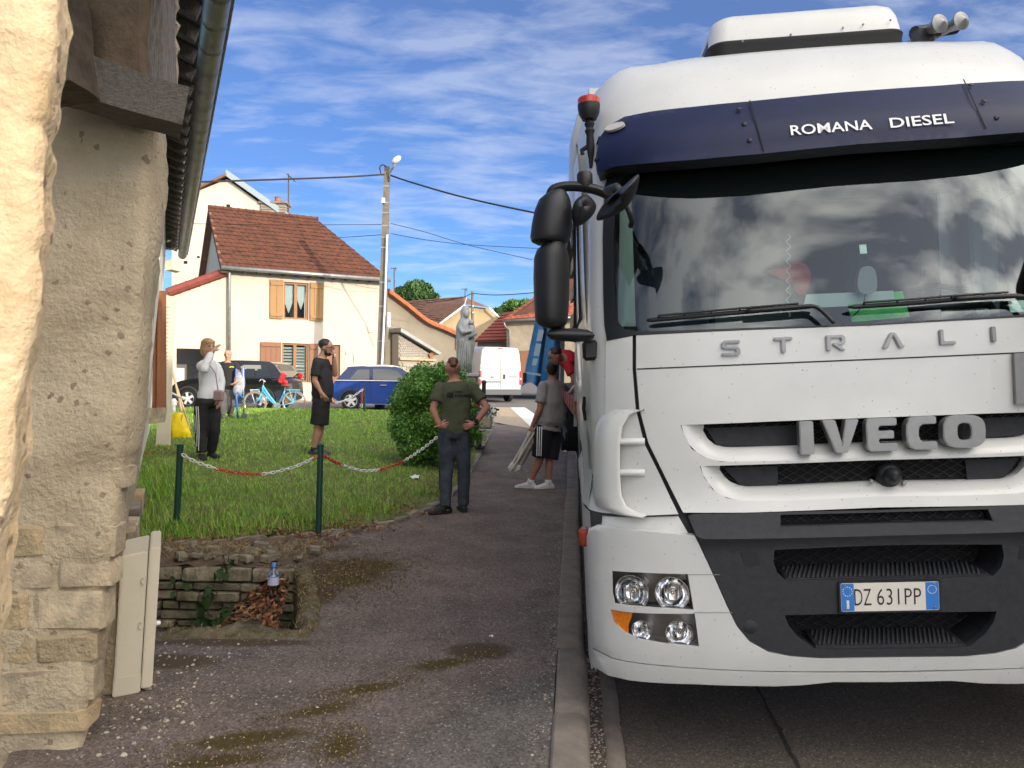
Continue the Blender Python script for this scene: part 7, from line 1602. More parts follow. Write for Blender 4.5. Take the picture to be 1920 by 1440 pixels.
def shoe(mb, ank, toe, k):
    a, t = V(ank), V(toe); d = V((t.x - a.x, t.y - a.y, 0)).normalized(); s = V((d.y, -d.x, 0)); u = V((0, 0, 1)); g = min(a.z, t.z)
    g = t.z; rows = []
    for f, w_, h in ((-.075, .028, .055), (-.05, .038, .085), (.0, .04, .10), (.06, .042, .075), (.12, .047, .055), (.165, .043, .045), (.195, .022, .03)):
        c = V((a.x, a.y, g)) + d * (f * k) + u * (h * k / 2); rows.append((c, s, u, w_ * k, h * k / 2))
    rowsolid(mb, rows, 14)
SKIN = {}
def person(label, J, fdir, k, skin, cloth, hair, group='people around the lorry', face=True):
    """J: joints in world coordinates. cloth: dict of shirt/legs/shoes specs"""
    J = {a: V(b) for a, b in J.items()}; base = V(((J['ankL'].x + J['ankR'].x) / 2, (J['ankL'].y + J['ankR'].y) / 2, min(J['toeL'].z, J['toeR'].z)))
    t = thing('person', label, 'person', base, group); f = V(fdir).normalized(); up = V((0, 0, 1))
    ms = mat('skin_%s' % skin[3], skin[:3], .55, var=.12, vscale=20)
    lat_s = (J['shR'] - J['shL']); lat_s.normalize(); lat_h = (J['hipR'] - J['hipL']).normalized()
    sp = spline([J['pel'], J['mid'], J['che'], J['nek']], 6); N_ = len(sp) - 1
    shw = (J['shR'] - J['shL']).length / 2
    def spine_rows(prof, infl=0.0):
        out = []
        for fr_, hx, hy in prof:
            x = max(0, min(.999, fr_)) * N_; i = int(x); c = sp[i].lerp(sp[min(N_, i + 1)], x - i); tg = (sp[min(N_, i + 1)] - sp[max(0, i - 1)]).normalized()
            if fr_ < 0: c = c + tg * (fr_ * (sp[-1] - sp[0]).length)
            a = lat_h.lerp(lat_s, max(0, min(1, fr_))); a = (a - tg * a.dot(tg)).normalized(); b = tg.cross(a).normalized(); 
            out.append((c, a, b, (hx * k + infl), (hy * k + infl)))
        return out
    fat = cloth.get('fat', 1.0)
    TP = [(-.10, .14, .10), (-.03, .165, .115), (.10, .165 * (1 + (fat - 1) * .7), .118 * fat), (.3, .152 * fat, .112 * fat), (.5, .155 * fat, .112 * fat), (.7, shw / k * .84, .118), (.86, shw / k * .80, .10), (.95, shw / k * .52, .078), (1.0, .07, .065)]
    hc = J['head']; hf = V(J.get('hdir', f)).normalized(); hr = V((hf.y, -hf.x, 0)).normalized(); hu = hr.cross(hf).normalized(); 
    if hu.z < 0: hu = -hu
    Mh = Matrix((hr, hf, hu)).transposed(); hp_ = lambda x, y, z: hc + hr * x * k + hf * y * k + hu * z * k
    B = MB(); rowsolid(B, spine_rows(TP)); limb(B, [J['nek'] - (J['head'] - J['nek']) * .2, J['nek'].lerp(hc, .5), hp_(0, -.02, -.03)], [.062 * k, .055 * k, .055 * k])
    B.sphere(hp_(0, -.012, .03), (.079 * k, .099 * k, .092 * k), 16, 12, M=Mh); B.sphere(hp_(0, .022, -.025), (.060 * k, .070 * k, .085 * k), 14, 10, M=Mh); B.sphere(hp_(0, .045, -.085), (.035 * k, .035 * k, .028 * k), 10, 6, M=Mh)
    B.tube([hp_(0, .085, .018), hp_(0, .106, -.018), hp_(0, .094, -.03)], [.009 * k, .015 * k, .012 * k], 8)
    for s_ in (-1, 1): B.sphere(hp_(s_ * .077, -.008, -.005), (.011 * k, .020 * k, .032 * k), 8, 6, M=Mh)
    for s_, q in ((-1, 'L'), (1, 'R')):
        sh, el, wr = J['sh' + q], J['elb' + q], J['wri' + q]; limb(B, [sh, sh.lerp(el, .4), el], [.056 * k, .050 * k, .040 * k]); limb(B, [el, el.lerp(wr, .3), wr], [.041 * k, .043 * k, .027 * k])
        hi, kn, an = J['hip' + q], J['kne' + q], J['ank' + q]; limb(B, [hi, hi.lerp(kn, .5), kn], [.085 * k * fat ** .5, .075 * k * fat ** .5, .055 * k]); limb(B, [kn, kn.lerp(an, .35), kn.lerp(an, .8), an], [.055 * k, .058 * k, .038 * k, .036 * k])
        limb(B, [an, an.lerp(J['toe' + q], .3) - up * .02 * k], [.036 * k, .03 * k])
    vs, fs = remesh(B, 'body', ms, t, .0135 * k, 3); out = MB().add(vs, fs)
    for s_, q in ((-1, 'L'), (1, 'R')): 
        hd_ = J.get('hand' + q, (J['wri' + q] - J['elb' + q])); pn = J.get('palm' + q, -lat_s * s_); hand(out, J['wri' + q], hd_, pn, k, J.get('curl', V((.35, 0, 0))).x, 1 if s_ > 0 else -1)
    body = out.build('body', ms, t, smooth=True)
    # --- clothes
    if 'shirt' in cloth:
        m, sl, hem, infl = cloth['shirt']; S = MB(); pr = [(hem, .150 * fat, .112 * fat)] + [(a, b_, c) for a, b_, c in TP if a > hem + .02 and a < .96] + [(.965, .10, .085)]
        rowsolid(S, spine_rows(pr, infl))
        for q in 'LR':
            sh, el, wr = J['sh' + q], J['elb' + q], J['wri' + q]
            if sl <= 1: P = [sh, sh.lerp(el, sl * .5), sh.lerp(el, sl)]; S.sphere(sh, .060 * k + infl * .4, 12, 8); S.tube(P, [.060 * k + infl * .5, .062 * k + infl * .5, .064 * k + infl * .8], 14)
            else: limb(S, [sh, sh.lerp(el, .5), el], [.064 * k + infl * .5, .060 * k + infl, .052 * k + infl]); S.tube([el, el.lerp(wr, .5), el.lerp(wr, sl - 1)], [.052 * k + infl, .048 * k + infl, .042 * k + infl], 12)
        vs, fs = remesh(S, 'shirt', m, t, .015 * k, 2)
        vs = [v + V((fbm(v * 7, 3), fbm(v * 7 + V((9, 0, 0)), 3), .4 * fbm(v * 7 + V((0, 9, 0)), 3))) * .009 for v in vs]
        mk('jacket' if sl > 1 else 't_shirt', vs, fs, m, t, smooth=True)
    if 'legs' in cloth:
        m, ln, infl = cloth['legs']; S = MB(); rowsolid(S, spine_rows([(-.14, .13, .105), (-.04, .168, .122), (.08, .166 * (1 + (fat - 1) * .5), .122 * fat), (cloth.get('waist', .16), .160 * fat, .116 * fat)], infl * .6))
        for q in 'LR':
            hi, kn, an = J['hip' + q], J['kne' + q], J['ank' + q]
            if ln <= 1: S.sphere(hi, .09 * k + infl, 12, 8); S.tube([hi, hi.lerp(kn, ln * .5), hi.lerp(kn, ln)], [.092 * k * fat ** .5 + infl, .090 * k * fat ** .5 + infl * 1.2, .088 * k * fat ** .5 + infl * 1.5], 16)
            else: limb(S, [hi, hi.lerp(kn, .5), kn], [.092 * k + infl, .084 * k + infl, .064 * k + infl]); S.tube([kn, kn.lerp(an, .35), kn.lerp(an, .8), kn.lerp(an, ln - 1)], [.064 * k + infl, .064 * k + infl, .054 * k + infl, .056 * k + infl], 14)
        vs, fs = remesh(S, 'legs', m, t, .015 * k, 2)
        vs = [v + V((fbm(v * 9, 3), fbm(v * 9 + V((9, 0, 0)), 3), 0)) * .007 for v in vs]
        mk('trousers' if ln > 1 else 'shorts', vs, fs, m, t, smooth=True)
    for q in 'LR':
        S = MB(); shoe(S, J['ank' + q], J['toe' + q], k * 1.04); so = S.build('shoe', cloth['shoe'], t, smooth='a'); 
        S = MB(); d = V((J['toe' + q].x - J['ank' + q].x, J['toe' + q].y - J['ank' + q].y, 0)).normalized(); c = V((J['ank' + q].x, J['ank' + q].y, J['toe' + q].z)) + d * .055 * k
        rowsolid(S, [(c + d * fz * k + up * .011 * k, V((d.y, -d.x, 0)), up, w_ * k, .013 * k) for fz, w_ in ((-.135, .026), (-.11, .042), (.0, .046), (.08, .051), (.12, .046), (.148, .026))], 12); S.build('sole', cloth.get('sole', cloth['shoe']), so)
        if 'sock' in cloth: S = MB(); an = J['ank' + q]; S.tube([an - up * .02 * k, an + (J['kne' + q] - an) * .12], [.046 * k, .045 * k], 12); S.build('sock', cloth['sock'], t, smooth=True)
    # --- face and hair
    if face:
        for s_ in (-1, 1):
            b = MB(); b.sphere(hp_(s_ * .030, .083, .012), (.013 * k, .008 * k, .008 * k), 8, 6, M=Mh); b.build('eye', mat('eye_dark', (.04, .03, .025), .3), body, smooth=True)
            b = MB(); b.tube([hp_(s_ * .014, .091, .030), hp_(s_ * .034, .090, .034), hp_(s_ * .050, .078, .028)], [.004 * k, .006 * k, .003 * k], 6); b.build('eyebrow', hair[0], body)
        b = MB(); b.tube([hp_(-.024, .083, -.058), hp_(0, .092, -.056), hp_(.024, .083, -.058)], [.003 * k, .007 * k, .003 * k], 6, flat=.8); b.build('mouth', mat('lip', (.30, .12, .10), .5), body, smooth=True)
    H_ = MB()
    for (x, y, z, rx, ry, rz) in hair[1]: H_.sphere(hp_(x, y, z), (rx * k, ry * k, rz * k), 16, 12, M=Mh)
    if hair[1]:
        vs, fs = remesh(H_, 'hair', hair[0], t, .009 * k, 2); vs = [v + (v - hc).normalized() * .005 * fbm(v * 40, 3) for v in vs]; mk('hair', vs, fs, hair[0], t, smooth=True)
    return t, hp_, body
def bvh_of(o):
    o0 = origin_of(o.parent); return BVHTree.FromPolygons([v.co + o0 for v in o.data.vertices], [tuple(p.vertices) for p in o.data.polygons])
def child(t, nm): return [c for c in t.children if c.name.split('.')[0] == nm][0]
def strip(tree, pts, wpx, m, par, name, off=.006, k=4):
    P = spline([(x, y) for x, y in pts], k); rows = []
    for p in P:
        r = []
        for dx in (-wpx / 2, wpx / 2):
            d = ray(p[0] + dx, p[1]).normalized(); h = tree.ray_cast(CAM, d); r.append(h[0] - d * off if h[0] is not None else None)
        if None not in r: rows.append(r)
    if len(rows) > 1: MB().grid(rows).build(name, m, par)
def jp(d0): return lambda x, y, d=0.0: pix(x, y, d0 + d)
def feet(p, gz): p = V(p); p.z = gz; return p
M_HBR = mat('hair_brown', (.22, .12, .055), .5, var=.4, vscale=30); M_HDK = mat('hair_dark', (.028, .022, .018), .5, var=.3, vscale=40); M_HGY = mat('hair_grey', (.16, .14, .12), .6); M_HRED = mat('hair_auburn', (.14, .055, .03), .5, var=.4, vscale=40)
CAP = [(0, -.022, .045, .084, .100, .086)]
# 1 woman in a grey jacket, shading her eyes
j = jp(10.5); g = GL(*j(388, 858)[:2])
w1p, hpw, _b = person('woman in grey jacket and black striped trousers shading her eyes with one hand', dict(head=j(391, 651), nek=j(390, 674), che=j(390, 695), mid=j(390, 725), pel=j(389, 752), shL=j(406, 687, .12), shR=j(377, 686, -.10), elbL=j(415, 718, .1), wriL=j(411, 748, -.02), elbR=j(383, 692, -.36), wriR=j(397, 660, -.24), handR=j(409, 647, -.18) - j(397, 660, -.24), palmR=(0, .3, -1), hipL=j(399, 757, .08), hipR=j(379, 757, -.06), kneL=j(402, 806, .05), kneR=j(376, 808, -.06), ankL=feet(j(396, 850, .12), g + .08), ankR=feet(j(378, 858, -.08), g + .08), toeL=feet(j(409, 858, .0), g), toeR=feet(j(384, 864, -.26), g), curl=(.12, 0, 0)), (.75, -.66, 0), .98, (.48, .28, .19, 'fair'),
    dict(shirt=(mat('jacket_grey', (.66, .68, .71), .8, var=.1, vscale=6), 1.93, -.04, .006), legs=(mat('trousers_black', (.012, .012, .014), .8), 1.97, .016), shoe=mat('shoe_black', (.015, .015, .016), .6), waist=.1, fat=.80), (mat('hair_blonde', (.42, .27, .13), .5, var=.45, vscale=40), [(0, -.025, .045, .092, .105, .085), (-.045, -.03, -.03, .055, .08, .105), (.045, -.03, -.03, .055, .08, .105), (0, -.06, -.02, .08, .07, .11), (0, .03, .068, .078, .058, .045)]))
tr_ = bvh_of(child(w1p, 'trousers')); M_WST = mat('stripe_white', (.75, .76, .76), .7)
for dx in (0, 3.6, 7.2): strip(tr_, [(364 + dx, 762), (366 + dx, 800), (365 + dx, 845)], 1.6, M_WST, child(w1p, 'trousers'), 'side_stripe')
b = MB(); b.box(j(410, 742, -.16), (.13, .07, .15), bev=.02); hb_ = tag(b.build('handbag', mat('bag_mauve', (.28, .19, .19), .6), None), 'small mauve handbag at the hip of the woman in grey', 'handbag')
b = MB(); b.tube([j(409, 735, -.15), j(404, 700, -.17), j(388, 678, -.1)], .007, 5); b.build('strap', MATS['bag_mauve'], hb_)
# 2 man in black T-shirt at the back
j = jp(18.0); g = GL(*j(425, 795)[:2]); M_TBK = mat('tee_black', (.022, .022, .024), .85, var=.2, vscale=12)
p2, hp2, _b = person('man in black logo T-shirt and grey trousers standing beside the hand truck', dict(head=j(427, 666), nek=j(427, 679), che=j(427, 692), mid=j(427, 710), pel=j(426, 727), shL=j(443, 684, .02), shR=j(411, 684, .0), elbL=j(449, 702, -.1), wriL=j(443, 716, -.28), elbR=j(407, 706, .05), wriR=j(408, 724, .0), handL=(-.3, -.2, -.3), hipL=j(432, 731), hipR=j(419, 731), kneL=j(434, 758, -.02), kneR=j(418, 760, -.08), ankL=feet(j(431, 784, .12), g + .08), ankR=feet(j(418, 791, -.05), g + .08), toeL=feet(j(435, 786, .0), g), toeR=feet(j(421, 796, -.22), g)), (.12, -1, 0), 1.0, (.50, .27, .18, 'tan'),
    dict(shirt=(M_TBK, .62, -.08, .020), legs=(mat('trousers_grey', (.12, .115, .125), .85, var=.2, vscale=14), 1.97, .02), shoe=mat('shoe_grey', (.10, .10, .10), .7)), (M_HGY, [(0, -.03, .035, .080, .096, .078)]))
ts = bvh_of(child(p2, 't_shirt')); strip(ts, [(431, 689), (434, 687), (438, 689)], 3.5, mat('logo_green', (.45, .65, .05), .6), child(p2, 't_shirt'), 'chest_logo'); strip(ts, [(430, 691.5), (439, 691.5)], 1.5, MATS['logo_green'], child(p2, 't_shirt'), 'chest_logo')
# 3 bearded man in black, side view, hand at his mouth
j = jp(11.7); g = GL(*j(592, 848)[:2])
p3, hp3, b3 = person('bearded man in black T-shirt and shorts in profile with hand at his mouth', dict(head=j(612, 652), nek=j(604, 670), che=j(601, 694), mid=j(605, 722), pel=j(604, 745), shL=j(609, 684, .20), shR=j(596, 683, -.18), elbL=j(628, 702, .12), wriL=j(626, 668, .02), handL=j(624, 655, -.02) - j(626, 668, .02), palmL=(-1, 0, 0), elbR=j(590, 714, -.24), wriR=j(603, 738, -.23), handR=j(612, 750, -.2) - j(603, 738, -.23), palmR=(0, 1, 0), hipL=j(604, 751, .09), hipR=j(602, 751, -.09), kneL=j(601, 800, .09), kneR=j(596, 800, -.09), ankL=feet(j(594, 842, .12), g + .08), ankR=feet(j(588, 846, -.06), g + .08), toeL=feet(j(608, 848, .12), g), toeR=feet(j(602, 851, -.08), g), hdir=(.96, -.12, -.2)), (1, -.05, 0), 1.05, (.47, .26, .175, 'olive'),
    dict(fat=1.18, shirt=(M_TBK, .75, -.12, .020), legs=(mat('shorts_black', (.014, .014, .015), .85), .93, .018), shoe=mat('shoe_dark', (.06, .065, .07), .7), sock=mat('sock_black', (.02, .02, .02), .8)), (M_HDK, [(0, -.028, .043, .086, .101, .086)]))
b = MB(); rr_b = [(0, .052, -.078, .046, .045, .038), (.036, .02, -.06, .025, .045, .05), (-.036, .02, -.06, .025, .045, .05)]
for (x, y, z, rx, ry, rz) in rr_b: b.sphere(hp3(x, y, z), (rx, ry, rz), 12, 8)
b.build('beard', M_HDK, p3, smooth=True)
b = MB(); rg_ = 0
for s_ in (-1, 1): b.tube([hp3(s_ * .033 + .022 * math.cos(a) * 1.0, .103, .010 + .018 * math.sin(a)) for a in [2 * math.pi * q / 12 for q in range(12)]], .003, 4, closed=True); b.tube([hp3(s_ * .055, .100, .014), hp3(s_ * .078, .0, .012)], .003, 4)
b.build('glasses', M_RUB, p3)
b = MB(); b.box(hp3(-.03, .135, -.085), (.03, .05, .06), bev=.012); tag(b.build('paper_tissue', mat('tissue_white', (.72, .72, .72), .9), None), 'white tissue held at the mouth of the bearded man', 'tissue')
# 4 man in olive T-shirt, seen from behind, hands on hips
j = jp(8.7); g = G(*j(848, 958)[:2]); M_OLV = mat('tee_olive', (.078, .086, .050), .85, var=.2, vscale=10); M_JEAN = mat('jeans_blue', (.065, .080, .100), .85, var=.5, vscale=9, col2=(.030, .038, .050))
p4, hp4, b4 = person('man in olive T-shirt and jeans seen from behind with hands on hips', dict(head=j(849, 693), nek=j(852, 713), che=j(854, 742), mid=j(854, 777), pel=j(851, 808), shL=j(824, 726), shR=j(886, 727), elbL=j(812, 768, -.06), wriL=j(824, 799, -.08), handL=(.5, -.25, .08), palmL=(0, 1, .1), elbR=j(913, 764, -.06), wriR=j(890, 795, -.09), handR=(-.5, -.2, -.15), palmR=(0, 1, .1), hipL=j(838, 815), hipR=j(865, 815), kneL=j(838, 877, .02), kneR=j(870, 876, .03), ankL=feet(j(835, 945, -.02), g + .09), ankR=feet(j(869, 938, .10), g + .09), toeL=feet(j(813, 958, -.10), g), toeR=feet(j(862, 946, .30), g), hdir=(-.12, 1, 0)), (-.03, 1, 0), 1.0, (.46, .22, .16, 'ruddy'),
    dict(shirt=(M_OLV, .66, -.02, .017), legs=(M_JEAN, 2.03, .010), shoe=mat('shoe_blackw', (.014, .014, .015), .7), waist=.06), (M_HRED, [(0, -.03, .088, .064, .085, .055), (0, -.105, .055, .042, .032, .030), (.0, .04, .08, .066, .06, .055)]), face=False)
b = MB(); b.tube([j(890, 790, -.09) + V((.035 * math.cos(a), .012 * math.sin(a) - .0, .036 * math.sin(a))) for a in [2 * math.pi * q / 12 for q in range(12)]], .012, 6, closed=True); b.box(j(893, 789, -.13), (.045, .02, .045), bev=.008); b.build('wristwatch', M_RUB, p4)
b = MB(); b.tube([j(820, 799, -.08) + V((.036 * math.cos(a), .034 * math.sin(a), .012 * math.cos(a))) for a in [2 * math.pi * q / 12 for q in range(12)]], .006, 6, closed=True); b.build('bracelet', mat('bracelet_tan', (.5, .36, .2), .6), p4)
ts = bvh_of(child(p4, 't_shirt')); M_PRT = mat('print_black', (.012, .013, .012), .8); sh4 = child(p4, 't_shirt')
for k_ in range(6): strip(ts, [(838.5 + k_ * 2.1, 736 - (k_ % 2) * 2), (839 + k_ * 2.0, 746)], 1.6, M_PRT, sh4, 'back_print')
for k_ in range(7): strip(ts, [(853 + k_ * 2.1, 733), (854 + k_ * 2.1, 736.5)], 1.4, M_PRT, sh4, 'back_print')
for k_ in range(9): strip(ts, [(854.5 + k_ * 3.3, 739.5), (854.5 + k_ * 3.3, 744.5)], 2.4, M_PRT, sh4, 'back_print')
tj = bvh_of(child(p4, 'trousers'))
for a, c in (((869, 812), (878, 811)), ((836, 815), (846, 816))): strip(tj, [a, c], 1.6, mat('pocket_thread', (.42, .42, .42), .8), child(p4, 'trousers'), 'pocket_mark', k=2)
for a, c in (((831, 812), (831, 834), ), ((848, 812), (848, 834)), ((863, 812), (863, 834)), ((880, 812), (880, 832))): strip(tj, [a, c], .8, mat('seam_dark', (.012, .016, .024), .8), child(p4, 'trousers'), 'pocket_seam', k=3)
# 5 man in grey T-shirt and striped shorts
j = jp(10.5); g = G(*j(1005, 912)[:2]); M_TGY = mat('tee_grey', (.31, .30, .295), .85, var=.15, vscale=12); M_SHB = mat('shorts_navy', (.013, .013, .017), .85)
p5, hp5, b5 = person('heavy man in grey T-shirt, black striped shorts and white trainers seen from behind', dict(head=j(1035, 694), nek=j(1036, 712), che=j(1036, 738), mid=j(1034, 768), pel=j(1029, 797), shL=j(1018, 724, -.16), shR=j(1054, 727, .20), elbL=j(1012, 768, -.20), wriL=j(998, 799, -.10), handL=j(991, 815, -.05) - j(998, 799, -.1), palmL=(.8, .5, 0), elbR=j(1064, 742, .30), wriR=j(1084, 733, .22), handR=(1, .1, .1), palmR=(0, 0, -1), hipL=j(1019, 804, -.08), hipR=j(1040, 804, .08), kneL=j(1013, 858, -.04), kneR=j(1030, 862, .03), ankL=feet(j(994, 898, -.0), g + .085), ankR=feet(j(1028, 906, .0), g + .085), toeL=feet(j(978, 908, .02), g), toeR=feet(j(1010, 914, -.05), g), hdir=(.1, 1, -.05)), (.55, .83, 0), 1.03, (.42, .21, .14, 'tanned'),
    dict(fat=1.25, shirt=(M_TGY, .72, -.11, .024), legs=(M_SHB, .97, .016), shoe=mat('shoe_white', (.72, .72, .70), .6), sole=mat('sole_white', (.6, .6, .58), .7), sock=mat('sock_white', (.75, .75, .73), .8), waist=.05), (M_HDK, [(0, -.025, .035, .080, .098, .090), (0, -.06, .0, .066, .05, .07)]), face=False)
ts = bvh_of(child(p5, 'shorts'))
for dx in (0, 4, 8): strip(ts, [(1008 + dx, 800), (1007 + dx, 828), (1006.5 + dx, 855)], 1.7, M_WST, child(p5, 'shorts'), 'side_stripe')
# tent poles he holds, lying towards the left
tb_ = thing('tent_frame', 'bundle of cream metal frame poles held slanting to the ground', 'frame poles', j(965, 878)); M_TP = mat('pole_cream', (.50, .45, .36), .5, metal=.2, var=.2, vscale=10)
for k_, (x0, y0, x1, y1, d0, d1) in enumerate(((1004, 793, 962, 868, -.02, -.25), (1001, 800, 958, 874, -.05, -.35), (1008, 800, 969, 872, .05, -.2), (998, 796, 966, 876, 0, -.4), (1010, 808, 972, 880, .0, -.3), (1005, 806, 961, 880, -.08, -.45), (1012, 812, 978, 872, .08, -.15))):
    b = MB(); b.tube([j(x0, y0, d0), j(x1, y1, d1)], .018, 6); b.build('pole', M_TP, tb_)
for k_, (x, y) in enumerate(((960, 872), (966, 880), (957, 878), (972, 877))): b = MB(); b.box(j(x, y, -.38), (.06, .06, .07), Matrix.Rotation(.6 + k_, 3, 'Y'), bev=.012); b.build('joint_foot', mat('joint_white', (.62, .60, .55), .6), tb_)
b = MB(); b.tube([j(x, y, -.3) for x, y in spline([(972, 868), (978, 876), (984, 882), (991, 884)], 4)], .012, 5, flat=.5); b.build('strap', M_TP, tb_)
# 6 man in red bending out of the trailer
j = jp(10.4)
zd = 1.30
p6, hp6, b6 = person('dark haired man in red T-shirt bending down inside the trailer', dict(head=j(1041, 668, -.15), nek=j(1054, 672, -.02), che=j(1068, 676, .05), mid=j(1086, 686, .15), pel=j(1102, 698, .25), shL=j(1065, 684, -.18), shR=j(1064, 670, .22), elbL=j(1076, 710, -.24), wriL=j(1074, 733, -.18), elbR=j(1082, 702, .22), wriR=j(1080, 732, .15), handL=(.1, 0, -1), handR=(.1, 0, -1), hipL=j(1101, 700, .17), hipR=j(1103, 700, .35), kneL=j(1090, 735, .15), kneR=j(1092, 735, .36), ankL=feet(j(1128, 742, .2), zd + .09), ankR=feet(j(1130, 742, .4), zd + .09), toeL=feet(j(1118, 748, .2), zd), toeR=feet(j(1120, 748, .4), zd), hdir=(-.8, -.25, -.55)), (-1, 0, 0), .96, (.40, .20, .13, 'brown'),
    dict(shirt=(mat('tee_red', (.50, .015, .03), .8, var=.15, vscale=12), .7, .02, .018), legs=(mat('trousers_light', (.30, .28, .26), .85), 1.9, .016), shoe=M_TBK), (M_HDK, [(0, -.028, .045, .084, .098, .084)]))
lb = thing('loaded_poles', 'stack of pale frame poles lying on the trailer deck edge', 'frame poles', tp(3.9, .2, 1.3))
for k_ in range(6): b = MB(); b.tube([pix(1064 + k_ * 1.5, 742 - k_ * 2, 9.4), pix(1092 + k_, 712 - k_ * 2.5, 8.6)], .022, 6); b.build('pole', M_TP, lb)
# ================================================================== VEGETATION AND GROUND LITTER (last)
M_GR = [mat('grass_a', (.21, .40, .04), .7), mat('grass_b', (.31, .48, .075), .7), mat('grass_c', (.14, .31, .032), .7), mat('grass_dry', (.36, .28, .13), .8)]
def blades(name, pts, mats, kind='stuff'):
    b = MB(); vs = b.v; fs = b.f; mi = b.mi
    for (p, h, w_, lean, az, m) in pts:
        d = V((math.cos(az), math.sin(az), 0)); s = V((-d.y, d.x, 0)) * w_; n = len(vs); a = p + d * (lean * .35) + V((0, 0, h * .6)); c = p + d * lean + V((0, 0, h))
        vs += [p - s, p + s, a + s * .7, a - s * .7, c]; fs += [(n, n + 1, n + 2, n + 3), (n + 3, n + 2, n + 4)]; mi += [m, m]
    return b.build(name, mats, None, kind=kind)
rg = random.Random(11); pts = []
def lawn_pt(): 
    while True:
        y = 6.7 + (22.0 - 6.7) * rg.random() ** 1.9; x = rg.uniform(-9, -.5)
        if pin((x, y), LAWN): return x, y
for i in range(75000):
    x, y = lawn_pt(); e = edge_dist(x, y); nz = fbm((x * .8, y * .8, 0), 3); n2 = fbm((x * 2.5, y * 2.5, 4), 3)
    if e < .30 and rg.random() < .75: continue
    dry = (e < .55 and rg.random() < .45) or (nz < -.5 and rg.random() < .3) or rg.random() < .02
    h = rg.uniform(.018, .05) * (1 + 1.1 * max(0, n2)) * (1.7 if (y < 9 and rg.random() < .35) else 1.0)
    far = 1 + max(0, y - 9) * .10
    pts.append((V((x, y, GL(x, y) - .005)), h, .0028 * far, h * rg.uniform(.3, 1.5), rg.uniform(0, 6.28), 3 if dry else (0 if nz > .1 else (1 if rg.random() < .55 else 2))))
gr_ = blades('grass', pts, M_GR); gr_['label'] = 'patchy green grass of the lawn'
# taller tufts along wall, posts, edging
pts = []
for cx, cy, n, r, h0 in [(-3.55, 7.2, 900, .35, .22), (-3.9, 8.4, 800, .4, .2), (-4.4, 9.4, 500, .4, .16), (*gp(598, 990, .15)[:2], 260, .16, .2), (*gp(330, 985, .15)[:2], 300, .2, .22), (-2.7, 7.25, 900, .5, .16), (-2.0, 7.7, 700, .4, .17), (-1.5, 8.4, 500, .35, .15), (*gp(735, 800, .4)[:2], 500, .5, .2), (-3.2, 6.95, 500, .3, .15), (-1.1, 9.6, 300, .3, .12)]:
    for i in range(n):
        x, y = rg.gauss(cx, r * .5), rg.gauss(cy, r * .5)
        if not pin((x, y), LAWN): continue
        h = h0 * .62 * rg.uniform(.5, 1.4); pts.append((V((x, y, GL(x, y) - .005)), h, .0035, h * rg.uniform(.3, .9), rg.uniform(0, 6.28), 3 if rg.random() < .12 else rg.choice((0, 1, 2, 2))))
gt_ = blades('tall_grass', pts, M_GR); gt_['label'] = 'longer grass tufts along the wall and lawn edge'
# dry straw and brown leaves
M_LF = [mat('leaf_rust', (.26, .095, .035), .8), mat('leaf_tan', (.33, .22, .11), .8), mat('leaf_dark', (.085, .05, .03), .8), mat('moss_green', (.11, .085, .015), .9), mat('straw', (.42, .32, .17), .8)]
b = MB()
def leaf(p, s, m, flat=.35):
    d = V((rg.gauss(0, 1), rg.gauss(0, 1), rg.gauss(0, flat))).normalized(); e = d.cross(V((rg.gauss(0, flat), rg.gauss(0, flat), 1))).normalized() * s * .38; u = V((0, 0, s * rg.uniform(0, .3)))
    b.add([p - d * s, p + e + u * .5, p + d * s, p - e + u * .5], [(0, 1, 2, 3)], m)
for (cx, cy, n, rx, ry, z) in [(*gp(640, 985, .06)[:2], 500, .55, .14, None), (*gp(540, 1000, .06)[:2], 500, .6, .12, None), (*gp(740, 955, .06)[:2], 400, .35, .3, None), (*gp(430, 1020, .03)[:2], 450, .8, .16, None), (*gp(330, 1015, .05)[:2], 250, .3, .2, None), (*gp(820, 920, .06)[:2], 250, .2, .5, None), (*gp(270, 880, .2)[:2], 500, .3, .6, None), (*gp(860, 890, .06)[:2], 200, .15, .7, None)]:
    for i in range(n):
        x, y = rg.gauss(cx, rx * .6), rg.gauss(cy, ry * .7); z = (GL(x, y) if pin((x, y), LAWN) else max(G(x, y), .03)) + .012; leaf(V((x, y, z + rg.uniform(0, .02))), rg.uniform(.012, .03), rg.choice((0, 0, 1, 1, 2)))
for i in range(1500):   # heap in the right of the pit
    f = rg.random(); x, y = lerp(-2.05, -1.52, rg.random()), lerp(4.9, 6.15, f); x -= .25 * f; z = -.50 + .32 * sstep(-2.1, -1.6, x + .25 * f) + .1 * f; leaf(V((x, y, z + rg.uniform(-.03, .04))), rg.uniform(.02, .045), rg.choice((0, 0, 0, 1, 2, 2)), .6)
for i in range(4500):   # crumbs and straw around the pit edge
    x, y = rg.gauss(*(lambda q: (q[0], .35))(pt(640, 1080))), rg.gauss(pt(640, 1080)[1], .45)
    if pin((x, y), PIT) or pin((x, y), LAWN): continue
    leaf(V((x, y, pave_z(x, y) + .006)), rg.uniform(.004, .014), rg.choice((1, 2, 2, 3, 3)), .5)
